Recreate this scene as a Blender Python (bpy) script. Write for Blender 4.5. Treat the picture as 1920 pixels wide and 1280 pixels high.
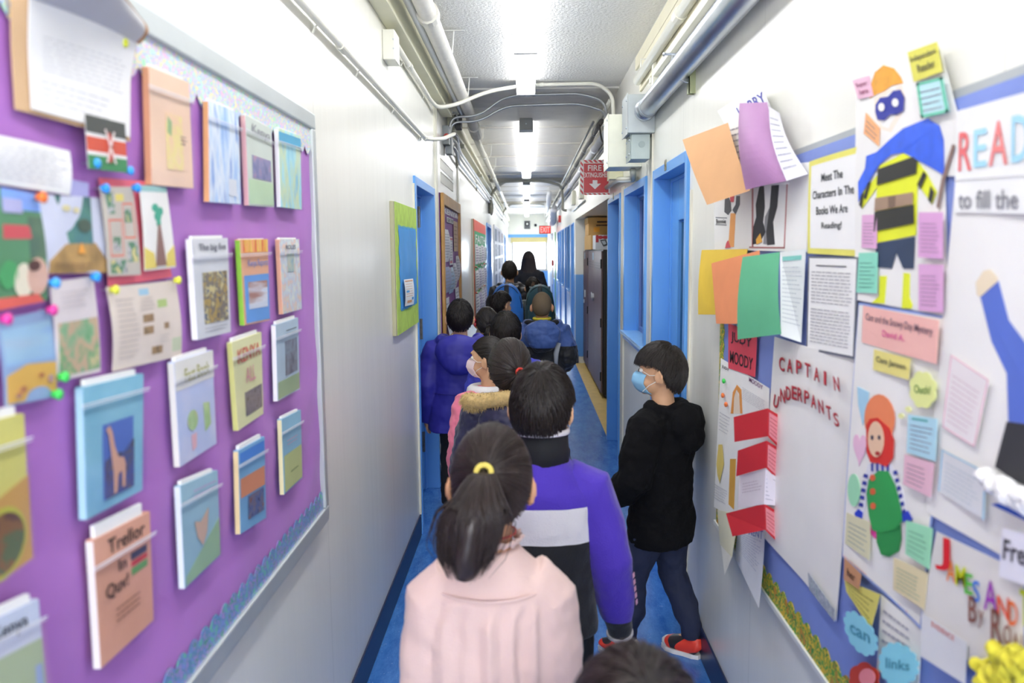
import bpy, math, random
import numpy as np
from mathutils import Vector, Matrix
random.seed(7); rng = np.random.default_rng(7)
S = bpy.context.scene
for o in list(bpy.data.objects): bpy.data.objects.remove(o)
COL = S.collection
pi = math.pi

# ------------------------------------------------------------------ camera
F_PX = 1500.0; CAM_H = 1.65; ROLL = .009
a_ = np.array([28/F_PX, 170/F_PX, 1.0]); a_ /= np.linalg.norm(a_)
z_ = np.array([-ROLL, 1, -(-ROLL*a_[0]+a_[1])/a_[2]]); z_ /= np.linalg.norm(z_)
x_ = np.cross(z_, a_)
if x_[0] < 0: x_ = -x_
MW = np.array([x_, a_, z_])                 # rows: world axes in (right, up, forward) camera coordinates
cd = bpy.data.cameras.new('camera'); cam = bpy.data.objects.new('camera', cd); COL.objects.link(cam)
cd.sensor_width = 36; cd.lens = F_PX/1920*36; cd.clip_start = .05; cd.clip_end = 200
cd.dof.use_dof = True; cd.dof.focus_distance = 4.2; cd.dof.aperture_fstop = 3.2
m3 = Matrix([[MW[i][0], MW[i][1], -MW[i][2]] for i in range(3)])
cam.matrix_world = Matrix.Translation((0, 0, CAM_H)) @ m3.to_4x4()
S.camera = cam
# ------------------------------------------------------------------ world, exposure, lights
w = bpy.data.worlds.new('sky'); S.world = w; w.use_nodes = True
w.node_tree.nodes['Background'].inputs[0].default_value = (.93, .96, 1, 1)
w.node_tree.nodes['Background'].inputs[1].default_value = 4.0
S.view_settings.view_transform = 'Standard'; S.view_settings.look = 'None'
S.view_settings.gamma = 1; S.view_settings.use_curve_mapping = False
S.view_settings.exposure = 0.89
LAMP = 7.8                                   # brightness of the fluorescent diffusers
def area(name, loc, rot, sx, sy, power, col=(1, 1, 1)):
    l = bpy.data.lights.new(name, 'AREA'); l.shape = 'RECTANGLE'; l.size = sx; l.size_y = sy; l.energy = power; l.color = col
    o = bpy.data.objects.new(name, l); o.location = loc; o.rotation_euler = rot; COL.objects.link(o); return o
area('daylight_end_window', (0.05, 27.9, 1.5), (-pi/2, 0, 0), 1.2, .95, 60, (.93, .96, 1))
area('classroom_fill', (2.4, 5.2, 2.6), (0, 0, 0), .6, 2.4, 22)  # added fill light in the right classroom, no fixture modelled
area('classroom_fill', (-2.2, 5.0, 2.6), (0, 0, 0), .6, 1.6, 5)  # added weak fill light in the left classroom
area('back_fill_light', (0.03, -3.56, 1.6), (pi/2, 0, 0), 1.1, 1.1, 62, (.95, .97, 1))  # added fill behind the camera, brightens backs and near walls

# ------------------------------------------------------------------ pixel -> place
def ray(px, py):
    return MW @ np.array([(px-960)/F_PX, (640-py)/F_PX, 1.0])
def onX(X, px, py):
    d = ray(px, py); t = X/d[0]; return np.array([X, d[1]*t, CAM_H+d[2]*t])
def atY(Y, px, py):
    d = ray(px, py); t = Y/d[1]; return np.array([d[0]*t, Y, CAM_H+d[2]*t])
XL, XR, ZC = -.635, .70, 2.87

# ------------------------------------------------------------------ materials
def lin(c):
    if isinstance(c, str):
        c = c.lstrip('#'); c = [int(c[i:i+2], 16)/255 for i in (0, 2, 4)]
    return tuple(((x/12.92) if x <= .04045 else ((x+.055)/1.055)**2.4) for x in c)
MC = {}
def mat(c, rough=.6, metal=0, var=.06, scale=8, bump=0, bscale=60, spec=.5, coat=0, sheen=0, name=None):
    key = (c, rough, metal, var, scale, bump, bscale, spec, coat, sheen)
    if key in MC: return MC[key]
    m = bpy.data.materials.new(name or 'surface'); m.use_nodes = True; nt = m.node_tree; b = nt.nodes['Principled BSDF']
    col = lin(c)
    b.inputs['Roughness'].default_value = rough; b.inputs['Metallic'].default_value = metal
    b.inputs['Specular IOR Level'].default_value = spec; b.inputs['Coat Weight'].default_value = coat
    b.inputs['Sheen Weight'].default_value = sheen
    tc = nt.nodes.new('ShaderNodeTexCoord')
    n = nt.nodes.new('ShaderNodeTexNoise'); n.inputs['Scale'].default_value = scale; n.inputs['Detail'].default_value = 4
    nt.links.new(tc.outputs['Object'], n.inputs['Vector'])
    r = nt.nodes.new('ShaderNodeValToRGB')
    r.color_ramp.elements[0].position = .3; r.color_ramp.elements[1].position = .7
    r.color_ramp.elements[0].color = (*[x*(1-var) for x in col], 1); r.color_ramp.elements[1].color = (*[min(1, x*(1+var)) for x in col], 1)
    nt.links.new(n.outputs['Fac'], r.inputs[0]); nt.links.new(r.outputs[0], b.inputs['Base Color'])
    if bump:
        n2 = nt.nodes.new('ShaderNodeTexNoise'); n2.inputs['Scale'].default_value = bscale; n2.inputs['Detail'].default_value = 3
        nt.links.new(tc.outputs['Object'], n2.inputs['Vector'])
        bp = nt.nodes.new('ShaderNodeBump'); bp.inputs['Strength'].default_value = bump; bp.inputs['Distance'].default_value = .01
        nt.links.new(n2.outputs['Fac'], bp.inputs['Height']); nt.links.new(bp.outputs[0], b.inputs['Normal'])
    MC[key] = m; return m
def art(cols, scale=18, rough=.6, detail=3, sharp=False, name='printed_picture', vec=(1, 1, 1)):
    key = ('art', tuple(cols), scale, rough, sharp, vec)
    if key in MC: return MC[key]
    m = bpy.data.materials.new(name); m.use_nodes = True; nt = m.node_tree; b = nt.nodes['Principled BSDF']
    b.inputs['Roughness'].default_value = rough
    tc = nt.nodes.new('ShaderNodeTexCoord'); mp = nt.nodes.new('ShaderNodeMapping'); mp.inputs['Scale'].default_value = vec
    nt.links.new(tc.outputs['Object'], mp.inputs['Vector'])
    n = nt.nodes.new('ShaderNodeTexNoise'); n.inputs['Scale'].default_value = scale; n.inputs['Detail'].default_value = detail
    nt.links.new(mp.outputs[0], n.inputs['Vector'])
    r = nt.nodes.new('ShaderNodeValToRGB'); cr = r.color_ramp
    if sharp: cr.interpolation = 'CONSTANT'
    k = len(cols)
    while len(cr.elements) < k: cr.elements.new(.5)
    for i, c in enumerate(cols):
        cr.elements[i].position = .3 + .4*i/(k-1 if not sharp else k); cr.elements[i].color = (*lin(c), 1)
    nt.links.new(n.outputs['Fac'], r.inputs[0]); nt.links.new(r.outputs[0], b.inputs['Base Color'])
    MC[key] = m; return m
def emit(c, s, name='lamp_light'):
    m = bpy.data.materials.new(name); m.use_nodes = True; nt = m.node_tree; b = nt.nodes['Principled BSDF']
    b.inputs['Base Color'].default_value = (*lin(c), 1); b.inputs['Emission Color'].default_value = (*lin(c), 1); b.inputs['Emission Strength'].default_value = s
    return m
def glass(tint='#e8f4f6', rough=.02, a=.25):
    m = bpy.data.materials.new('clear_sheet'); m.use_nodes = True; nt = m.node_tree
    for n in list(nt.nodes): nt.nodes.remove(n)
    out = nt.nodes.new('ShaderNodeOutputMaterial'); mx = nt.nodes.new('ShaderNodeMixShader')
    t = nt.nodes.new('ShaderNodeBsdfTransparent'); t.inputs[0].default_value = (*lin(tint), 1)
    g = nt.nodes.new('ShaderNodeBsdfGlossy'); g.inputs['Roughness'].default_value = rough; g.inputs[0].default_value = (1, 1, 1, 1)
    mx.inputs[0].default_value = a
    nt.links.new(t.outputs[0], mx.inputs[1]); nt.links.new(g.outputs[0], mx.inputs[2]); nt.links.new(mx.outputs[0], out.inputs[0])
    return m
def zones(rules, base, rough=.7, bump=.3, bscale=200, sheen=.2, name='cloth'):
    """cloth dyed in horizontal bands: rules = [(z_top, colour)...] from the hem up, then base above"""
    m = bpy.data.materials.new(name); m.use_nodes = True; nt = m.node_tree; b = nt.nodes['Principled BSDF']
    b.inputs['Roughness'].default_value = rough; b.inputs['Sheen Weight'].default_value = sheen
    tc = nt.nodes.new('ShaderNodeTexCoord'); sp = nt.nodes.new('ShaderNodeSeparateXYZ'); nt.links.new(tc.outputs['Object'], sp.inputs[0])
    prev = None; colr = (*lin(base), 1)
    cur = nt.nodes.new('ShaderNodeRGB'); cur.outputs[0].default_value = colr; prev = cur.outputs[0]
    for zt, c in sorted(rules, key=lambda q: -q[0]):
        lt = nt.nodes.new('ShaderNodeMath'); lt.operation = 'LESS_THAN'; lt.inputs[1].default_value = zt
        nt.links.new(sp.outputs[2], lt.inputs[0])
        mx = nt.nodes.new('ShaderNodeMixRGB'); nt.links.new(lt.outputs[0], mx.inputs[0]); nt.links.new(prev, mx.inputs[1])
        mx.inputs[2].default_value = (*lin(c), 1); prev = mx.outputs[0]
    nt.links.new(prev, b.inputs['Base Color'])
    n2 = nt.nodes.new('ShaderNodeTexNoise'); n2.inputs['Scale'].default_value = bscale
    nt.links.new(tc.outputs['Object'], n2.inputs['Vector'])
    bp = nt.nodes.new('ShaderNodeBump'); bp.inputs['Strength'].default_value = bump; bp.inputs['Distance'].default_value = .004
    nt.links.new(n2.outputs['Fac'], bp.inputs['Height']); nt.links.new(bp.outputs[0], b.inputs['Normal'])
    return m

# ------------------------------------------------------------------ mesh helpers
WL = {}
def setp(o, label=None, cat=None, group=None, kind=None):
    if label: o['label'] = label
    if cat: o['category'] = cat
    if group: o['group'] = group
    if kind: o['kind'] = kind
    return o
def thing(name, label=None, cat=None, loc=(0, 0, 0), group=None, rotz=0, kind=None):
    o = bpy.data.objects.new(name, None); COL.objects.link(o); o.location = loc; o.rotation_euler = (0, 0, rotz)
    o.empty_display_size = .05
    WL[o.name] = Vector(loc) if rotz == 0 else Vector((0, 0, 0))
    return setp(o, label, cat, group, kind)
SING = dict(red_letters='red_letter', letter_shadows='letter_shadow', boots='boot', pictures='picture', brown_pictures='brown_picture', yellow_ground='yellow_ground', eye_holes='eye_hole', cape='cape_piece', yellow_shirt='shirt_piece', black_stripes='black_stripe',
            doll_eyes='doll_eye', blue_mittens='blue_mitten', buttons='button', black_coat='black_coat_half', grey_hair='hair_lock', red_bow='red_mark', drawn_hair='drawn_hair', yellow_flowers='yellow_flower',
            beach_figures='beach_figure', screw='screw', red_bars='red_bar', drawing='drawing', tree_crown='leaf_clump', spears='spear', red_strap='red_strap', cotton_tufts='cotton_tufts', framed_panel='panel_edge', name_strip='name_strip_edge', end_cap='end_cap', dark_picture='dark_picture', pale_picture='pale_picture', orange_print='orange_print', blue_print='blue_print', red_print='red_print', label_mark='label_mark', couplings='coupling')
class MB:
    def __init__(s): s.v = []; s.f = []
    def add(s, v, f):
        k = len(s.v); s.v += [tuple(map(float, p)) for p in v]; s.f += [tuple(i+k for i in q) for q in f]; return s
    def box(s, x0, y0, z0, x1, y1, z1):
        x0, x1 = sorted((x0, x1)); y0, y1 = sorted((y0, y1)); z0, z1 = sorted((z0, z1))
        return s.add([(x0,y0,z0),(x1,y0,z0),(x1,y1,z0),(x0,y1,z0),(x0,y0,z1),(x1,y0,z1),(x1,y1,z1),(x0,y1,z1)],
                     [(0,3,2,1),(4,5,6,7),(0,1,5,4),(1,2,6,5),(2,3,7,6),(3,0,4,7)])
    def tube(s, pts, r, n=10, cap=True, flat=None):
        P = [Vector(p) for p in pts]; m = len(P)
        R = list(r) if hasattr(r, '__len__') else [r]*m
        up = None; k = len(s.v); rings = []
        for i in range(m):
            t = (P[min(i+1, m-1)]-P[max(i-1, 0)])
            if t.length < 1e-9: t = Vector((0, 0, 1))
            t.normalize()
            if up is None:
                up = Vector((0, 0, 1)) if abs(t.z) < .9 else Vector((0, 1, 0))
            u = (up - t*up.dot(t)); u.normalize(); up = u; q = t.cross(u)
            ra, rb = (R[i] if hasattr(R[i], '__len__') else (R[i], R[i]))
            for j in range(n):
                an = 2*pi*j/n
                s.v.append(tuple(P[i] + u*math.cos(an)*ra + q*math.sin(an)*rb))
        for i in range(m-1):
            for j in range(n):
                j2 = (j+1) % n
                s.f.append((k+i*n+j, k+(i+1)*n+j, k+(i+1)*n+j2, k+i*n+j2))
        if cap:
            s.f.append(tuple(k+j for j in range(n))); s.f.append(tuple(k+(m-1)*n+j for j in reversed(range(n))))
        return s
    def loft(s, rings, n=24, e=2.0, mod=None):
        """rings: (x, y, z, rx, ry) horizontal super-ellipses"""
        k = len(s.v); m = len(rings)
        for i, (x, y, z, rx, ry) in enumerate(rings):
            for j in range(n):
                an = 2*pi*j/n; c, d = math.cos(an), math.sin(an)
                f = (abs(c)**e+abs(d)**e)**(-1/e)
                if mod: f *= mod(an, z)
                s.v.append((x+c*f*rx, y+d*f*ry, z))
        for i in range(m-1):
            for j in range(n):
                j2 = (j+1) % n; s.f.append((k+i*n+j, k+i*n+j2, k+(i+1)*n+j2, k+(i+1)*n+j))
        s.f.append(tuple(k+j for j in reversed(range(n)))); s.f.append(tuple(k+(m-1)*n+j for j in range(n)))
        return s
    def ell(s, c, r, n=16, m=10, M=None):
        k = len(s.v); c = Vector(c)
        def q(p):
            p = Vector(p)
            if M: p = M @ p
            return tuple(c+p)
        s.v.append(q((0, 0, r[2])))
        for i in range(1, m):
            t = pi*i/m
            for j in range(n):
                an = 2*pi*j/n
                s.v.append(q((r[0]*math.sin(t)*math.cos(an), r[1]*math.sin(t)*math.sin(an), r[2]*math.cos(t))))
        s.v.append(q((0, 0, -r[2]))); last = len(s.v)-1
        for j in range(n):
            j2 = (j+1) % n
            s.f.append((k, k+1+j, k+1+j2))
            for i in range(m-2): s.f.append((k+1+i*n+j, k+1+(i+1)*n+j, k+1+(i+1)*n+j2, k+1+i*n+j2))
            s.f.append((last, k+1+(m-2)*n+j2, k+1+(m-2)*n+j))
        return s
    def cyl(s, c, axis, r, h, n=20):
        c = Vector(c); a = Vector(axis).normalized()
        return s.tube([c-a*h/2, c+a*h/2], r, n)
    def comps(s):
        p = list(range(len(s.v)))
        def fd(a):
            while p[a] != a: p[a] = p[p[a]]; a = p[a]
            return a
        for f in s.f:
            r0 = fd(f[0])
            for q in f[1:]: p[fd(q)] = r0
        out = {}
        for f in s.f: out.setdefault(fd(f[0]), []).append(f)
        res = []
        for fs in out.values():
            ids = sorted({i for f in fs for i in f}); mp = {a: k for k, a in enumerate(ids)}; m2 = MB()
            m2.v = [s.v[i] for i in ids]; m2.f = [tuple(mp[i] for i in f) for f in fs]; res.append(m2)
        return res
    def build(s, name, m, parent=None, **k):
        if name in SING:
            o = None
            for c in s.comps(): o = c.build1(SING[name], m, parent, **k)
            return o
        return s.build1(name, m, parent, **k)
    def build1(s, name, m, parent=None, smooth=False, local=False, bevel=0, kind=None, label=None, cat=None, group=None, voxel=0, smit=0, disp=None, origin=None):
        me = bpy.data.meshes.new(name); loc = Vector((0, 0, 0))
        V = np.array(s.v)
        if parent is None:
            if origin is None:
                c = (V.min(0)+V.max(0))/2; loc = Vector((c[0], c[1], V[:, 2].min()))
            else: loc = Vector(origin)
            V = V-np.array(loc)
        elif not local:
            V = V-np.array(WL[parent.name])
        me.from_pydata(V.tolist(), [], s.f); me.update()
        if smooth: me.polygons.foreach_set('use_smooth', [True]*len(me.polygons))
        o = bpy.data.objects.new(name, me); COL.objects.link(o)
        me.materials.append(m)
        if parent is None:
            o.location = loc; WL[o.name] = loc
        else:
            o.parent = parent; WL[o.name] = WL[parent.name]
        if bevel:
            b = o.modifiers.new('bevel', 'BEVEL'); b.width = bevel; b.segments = 2; b.limit_method = 'ANGLE'
        if voxel:
            r = o.modifiers.new('blend', 'REMESH'); r.mode = 'VOXEL'; r.voxel_size = voxel; r.use_smooth_shade = True
        if smit:
            q = o.modifiers.new('soften', 'SMOOTH'); q.iterations = smit; q.factor = .5
        if disp:
            t = bpy.data.textures.new('folds', 'CLOUDS'); t.noise_scale = disp[0]; t.noise_depth = 2
            d = o.modifiers.new('folds', 'DISPLACE'); d.texture = t; d.strength = disp[1]; d.mid_level = .5; d.texture_coords = 'LOCAL'
        return setp(o, label, cat, group, kind)
def polyprism(mb, pts, n, t):
    """closed slab from a planar outline pts, thickened t along n"""
    k = len(mb.v); m = len(pts); n = np.array(n)
    for p in pts: mb.v.append(tuple(np.array(p)+n*t))
    for p in pts: mb.v.append(tuple(np.array(p)))
    mb.f.append(tuple(range(k, k+m))); mb.f.append(tuple(range(k+2*m-1, k+m-1, -1)))
    for i in range(m):
        j = (i+1) % m; mb.f.append((k+i, k+m+i, k+m+j, k+j))
TXT = {}
def text_geo(s):
    if s in TXT: return TXT[s]
    c = bpy.data.curves.new('t', 'FONT'); c.body = s; c.size = 1; c.fill_mode = 'FRONT'; c.resolution_u = 3; c.offset = .012
    o = bpy.data.objects.new('t', c); COL.objects.link(o)
    me = bpy.data.meshes.new_from_object(o)
    V = np.array([v.co[:2] for v in me.vertices]) if len(me.vertices) else np.zeros((0, 2))
    F = [tuple(p.vertices) for p in me.polygons]
    bpy.data.objects.remove(o); bpy.data.curves.remove(c); bpy.data.meshes.remove(me)
    if len(V):
        V = (V-V.min(0))/np.maximum(V.max(0)-V.min(0), 1e-6)
    TXT[s] = (V, F); return TXT[s]

class Sheet:
    """a sheet of paper given by four 3D corners (TL, TR, BR, BL); n points off the wall; bend(u,v) lifts it"""
    def __init__(s, C, n, bend=None): s.C = [np.array(c, float) for c in C]; s.n = np.array(n, float); s.bend = bend
    def pt(s, u, v, h=0):
        a, b, c, d = s.C
        p = (a*(1-u)+b*u)*(1-v) + (d*(1-u)+c*u)*v
        if s.bend: h = h+s.bend(u, v)
        return p+s.n*h
    def rect(s, mb, u0, v0, u1, v1, h=.0006, t=.0006, nx=1, ny=1):
        if s.bend: nx = max(nx, int(12*(u1-u0))+1); ny = max(ny, int(12*(v1-v0))+1)
        k = len(mb.v); W = nx+1
        for q in (t, 0):
            for j in range(ny+1):
                for i in range(nx+1):
                    mb.v.append(tuple(s.pt(u0+(u1-u0)*i/nx, v0+(v1-v0)*j/ny, h+q)))
        N = W*(ny+1)
        for j in range(ny):
            for i in range(nx):
                a = k+j*W+i
                mb.f.append((a, a+W, a+W+1, a+1)); mb.f.append((a+N, a+N+1, a+N+W+1, a+N+W))
        for i in range(nx):
            a = k+i; mb.f.append((a, a+1, a+N+1, a+N)); a = k+ny*W+i; mb.f.append((a+1, a, a+N, a+N+1))
        for j in range(ny):
            a = k+j*W; mb.f.append((a+W, a, a+N, a+N+W)); a = k+j*W+nx; mb.f.append((a, a+W, a+W+N, a+N))
        return mb
    def poly(s, mb, P, h=.0012, t=.0006):
        polyprism(mb, [s.pt(u, v, h) for u, v in P], s.n, t); return mb
    def disc(s, mb, u, v, ru, rv, h=.0012, n=20, t=.0006):
        return s.poly(mb, [(u+ru*math.cos(2*pi*i/n), v+rv*math.sin(2*pi*i/n)) for i in range(n)], h, t)
    def text(s, mb, st, u0, v0, u1, v1, h=.0022, rot=0):
        V, F = text_geo(st)
        if not len(V): return mb
        k = len(mb.v)
        for x, y in V:
            a, b = x-.5, y-.5
            if rot:
                ca, sa = math.cos(rot), math.sin(rot); a, b = a*ca-b*sa, a*sa+b*ca
            mb.v.append(tuple(s.pt(u0+(u1-u0)*(a+.5), v1+(v0-v1)*(b+.5), h)))
        mb.f += [tuple(i+k for i in f) for f in F]; return mb
    def lines(s, mb, u0, v0, u1, v1, n, h=.0022, ragged=.25, th=.25, words=True):
        for i in range(n):
            v = v0+(v1-v0)*(i+.3)/n; hh = (v1-v0)/n*th; ue = u1-(u1-u0)*random.random()*ragged
            u = u0
            while u < ue-.02:
                wl = (u1-u0)*random.uniform(.06, .16) if words else (ue-u0)
                e = min(u+wl, ue); s.rect(mb, u, v, e, v+hh, h, .0002); u = e+(u1-u0)*.025
        return mb
NL, NR = (1, 0, 0), (-1, 0, 0)
def quadL(P, off=.02): return [onX(XL+off, *p) for p in P]
def quadR(P, off=.02): return [onX(XR-off, *p) for p in P]
# =================================================================== THE SETTING
def wallmat(c, rough=.3, seam=1.22, seamdark=.82):
    m = bpy.data.materials.new('painted_wall_panel'); m.use_nodes = True; nt = m.node_tree; b = nt.nodes['Principled BSDF']
    b.inputs['Roughness'].default_value = rough; b.inputs['Specular IOR Level'].default_value = .5
    tc = nt.nodes.new('ShaderNodeTexCoord'); geo = nt.nodes.new('ShaderNodeNewGeometry'); sp = nt.nodes.new('ShaderNodeSeparateXYZ'); nt.links.new(geo.outputs['Position'], sp.inputs[0])
    md = nt.nodes.new('ShaderNodeMath'); md.operation = 'PINGPONG'; md.inputs[1].default_value = seam/2; nt.links.new(sp.outputs[1], md.inputs[0])
    lt = nt.nodes.new('ShaderNodeMath'); lt.operation = 'LESS_THAN'; lt.inputs[1].default_value = .0022; nt.links.new(md.outputs[0], lt.inputs[0])
    mp = nt.nodes.new('ShaderNodeMapping'); mp.inputs['Scale'].default_value = (1, 3, .35); nt.links.new(geo.outputs['Position'], mp.inputs[0])
    n = nt.nodes.new('ShaderNodeTexNoise'); n.inputs['Scale'].default_value = 2.5; n.inputs['Detail'].default_value = 6; nt.links.new(mp.outputs[0], n.inputs['Vector'])
    r = nt.nodes.new('ShaderNodeValToRGB'); cc = lin(c)
    r.color_ramp.elements[0].color = (*[x*.95 for x in cc], 1); r.color_ramp.elements[1].color = (*[min(1, x*1.03) for x in cc], 1)
    nt.links.new(n.outputs['Fac'], r.inputs[0])
    mx = nt.nodes.new('ShaderNodeMixRGB'); nt.links.new(lt.outputs[0], mx.inputs[0]); nt.links.new(r.outputs[0], mx.inputs[1]); mx.inputs[2].default_value = (*[x*seamdark for x in cc], 1)
    nt.links.new(mx.outputs[0], b.inputs['Base Color'])
    bp = nt.nodes.new('ShaderNodeBump'); bp.inputs['Strength'].default_value = .08; bp.inputs['Distance'].default_value = .01
    n3 = nt.nodes.new('ShaderNodeTexNoise'); n3.inputs['Scale'].default_value = 6; nt.links.new(mp.outputs[0], n3.inputs['Vector'])
    nt.links.new(n3.outputs['Fac'], bp.inputs['Height']); nt.links.new(bp.outputs[0], b.inputs['Normal'])
    return m
M_WALL = wallmat('#f2f1e8', .27)
M_CREAM = mat('#e3e0c2', .45, var=.03)
M_IVORY = mat('#e6e5d8', .4, var=.03)
M_BLUE = mat('#66a8f0', .32, var=.03, scale=3)
M_BLUED = mat('#3f7fd0', .4, var=.04, scale=3)
M_NAVY = mat('#1f2c50', .35, var=.1)
M_GREY = mat('#b3b9bb', .4, metal=.3, var=.04)
M_GALV = mat('#c3c9d2', .28, metal=.85, var=.12, scale=5)
M_COND = mat('#b9bcbc', .35, metal=.6, var=.05)
M_WHITE = mat('#efefea', .45, var=.02)
M_TRIM = mat('#e6e3d2', .4, var=.03)

def floor_mat():
    m = bpy.data.materials.new('blue_vinyl_floor'); m.use_nodes = True; nt = m.node_tree; b = nt.nodes['Principled BSDF']
    geo = nt.nodes.new('ShaderNodeNewGeometry')
    mp = nt.nodes.new('ShaderNodeMapping'); mp.inputs['Scale'].default_value = (1, .35, 1); nt.links.new(geo.outputs['Position'], mp.inputs[0])
    n = nt.nodes.new('ShaderNodeTexNoise'); n.inputs['Scale'].default_value = 14; n.inputs['Detail'].default_value = 8; n.inputs['Roughness'].default_value = .75; nt.links.new(mp.outputs[0], n.inputs[0])
    r = nt.nodes.new('ShaderNodeValToRGB'); r.color_ramp.elements[0].position = .35; r.color_ramp.elements[1].position = .72
    r.color_ramp.elements[0].color = (*lin('#2c66b8'), 1); r.color_ramp.elements[1].color = (*lin('#5a97e0'), 1)
    nt.links.new(n.outputs['Fac'], r.inputs[0])
    v = nt.nodes.new('ShaderNodeTexVoronoi'); v.inputs['Scale'].default_value = 75; nt.links.new(geo.outputs['Position'], v.inputs['Vector'])
    lt = nt.nodes.new('ShaderNodeMath'); lt.operation = 'LESS_THAN'; lt.inputs[1].default_value = .13; nt.links.new(v.outputs['Distance'], lt.inputs[0])
    wn = nt.nodes.new('ShaderNodeTexNoise'); wn.inputs['Scale'].default_value = 30; nt.links.new(geo.outputs['Position'], wn.inputs[0])
    gt = nt.nodes.new('ShaderNodeMath'); gt.operation = 'GREATER_THAN'; gt.inputs[1].default_value = .56; nt.links.new(wn.outputs['Fac'], gt.inputs[0])
    ml = nt.nodes.new('ShaderNodeMath'); ml.operation = 'MULTIPLY'; nt.links.new(lt.outputs[0], ml.inputs[0]); nt.links.new(gt.outputs[0], ml.inputs[1])
    mx = nt.nodes.new('ShaderNodeMixRGB'); nt.links.new(ml.outputs[0], mx.inputs[0]); nt.links.new(r.outputs[0], mx.inputs[1]); mx.inputs[2].default_value = (*lin('#9cc4ee'), 1)
    nt.links.new(mx.outputs[0], b.inputs['Base Color']); b.inputs['Roughness'].default_value = .2; b.inputs['Specular IOR Level'].default_value = .5
    rr = nt.nodes.new('ShaderNodeMapRange'); rr.inputs[3].default_value = .14; rr.inputs[4].default_value = .32
    nt.links.new(wn.outputs['Fac'], rr.inputs[0]); nt.links.new(rr.outputs[0], b.inputs['Roughness'])
    bp = nt.nodes.new('ShaderNodeBump'); bp.inputs['Strength'].default_value = .06; bp.inputs['Distance'].default_value = .004
    nt.links.new(n.outputs['Fac'], bp.inputs['Height']); nt.links.new(bp.outputs[0], b.inputs['Normal'])
    return m
M_FLOOR = floor_mat()
Y0, Y1 = -3.5, 27.3
def st(mb, name, m, **k): return mb.build(name, m, kind='structure', **k)
st(MB().box(-3.4, Y0-.1, -.1, XR, Y1+.1, 0), 'floor', M_FLOOR)
st(MB().box(XR, Y0-.1, -.1, 3.6, 6.86, 0).box(XR, 11.7, -.1, 3.6, Y1+.1, 0), 'floor', M_FLOOR)
st(MB().box(XR, 6.86, -.1, 1.75, 11.7, .001), 'floor', mat('#c9ab62', .45, var=.12, scale=12))
# ceilings
M_STUC = mat('#f9f8f3', .9, var=.05, scale=70, bump=1.0, bscale=60)
st(MB().box(-.9, Y0-.1, ZC, .95, 6.2, ZC+.1), 'ceiling', M_STUC)
st(MB().box(-.9, 6.2, ZC-.012, .95, 6.95, ZC+.1), 'ceiling', mat('#e8e6e0', .8))
cb = MB().box(-.9, 6.95, ZC, .95, Y1+.1, ZC+.1)
st(cb, 'ceiling', mat('#f8f6f0', .6, var=.03))
y = 8.1
while y < 27:
    st(MB().box(XL, y, ZC-.012, XR, y+.035, ZC), 'trim_ceiling', mat('#dedbd2', .5)); y += 1.22
# walls
def wall(name, x0, x1, ops, ya, yb, m, ztop=ZC):
    mb = MB(); c = ya
    for (a, b, z0, z1) in sorted(ops):
        mb.box(x0, c, 0, x1, a, ztop)
        if z0 > 0: mb.box(x0, a, 0, x1, b, z0)
        mb.box(x0, a, z1, x1, b, ztop); c = b
    mb.box(x0, c, 0, x1, yb, ztop)
    return st(mb, name, m)
TW = .14
opL = [(4.58, 5.46, 0, 2.03), (12.7, 14.1, 0, 2.05), (22.6, 23.5, 0, 2.05)]
opR = [(3.54, 4.40, 0, 2.03), (4.76, 5.70, 1.07, 2.03), (6.03, 6.86, 0, 2.04), (6.95, 11.7, 0, 2.09),
       (12.0, 12.6, 0, 2.05), (13.1, 13.8, 1.0, 2.05), (14.2, 14.65, 0, 2.05), (15.2, 15.9, 1.0, 2.05), (16.4, 16.9, 0, 2.05), (17.4, 18.1, 1.0, 2.05)]
wall('wall_left', XL-TW, XL, opL, Y0, Y1, M_WALL)
wall('wall_right', XR, XR+TW, opR, Y0, Y1, M_WALL)
st(MB().box(XL-TW, Y0-.1, 0, XR+TW, Y0, 1.05).box(XL-TW, Y0-.1, 2.15, XR+TW, Y0, ZC).box(XL-TW, Y0-.1, 1.05, -.5, Y0, 2.15).box(.56, Y0-.1, 1.05, XR+TW, Y0, 2.15), 'wall_back', M_WALL)
wx0, wx1, wz0, wz1 = -.50, .66, 1.0, 2.05
mb = MB().box(XL-.3, Y1, 0, XR+.3, Y1+TW, wz0).box(XL-.3, Y1, wz1, XR+.3, Y1+TW, ZC).box(XL-.3, Y1, wz0, wx0, Y1+TW, wz1).box(wx1, Y1, wz0, XR+.3, Y1+TW, wz1)
st(mb, 'wall_end', M_WALL)
# blue wainscot
st(MB().box(XR-.006, 11.74, .1, XR, 11.98, 1.30), 'trim_wainscot', M_BLUE)
for a, b in ((12.64, 14.16), (14.70, 16.36), (16.95, 18.1), (18.15, 21.95)):
    st(MB().box(XR-.004, a, .1, XR, b, .93), 'trim_wainscot', M_BLUE if a > 18 else mat('#cfd8ea', .25))
st(MB().box(XL, Y1-.006, .1, XR, Y1, .99), 'trim_wainscot', M_BLUE)
st(MB().box(XL, Y1-.03, 2.10, XR, Y1, 2.20), 'trim_header', M_BLUE)
st(MB().box(XL, 15.0, .1, XL+.004, 22.5, .95), 'trim_wainscot', mat('#8fb4e8', .25))
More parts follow.
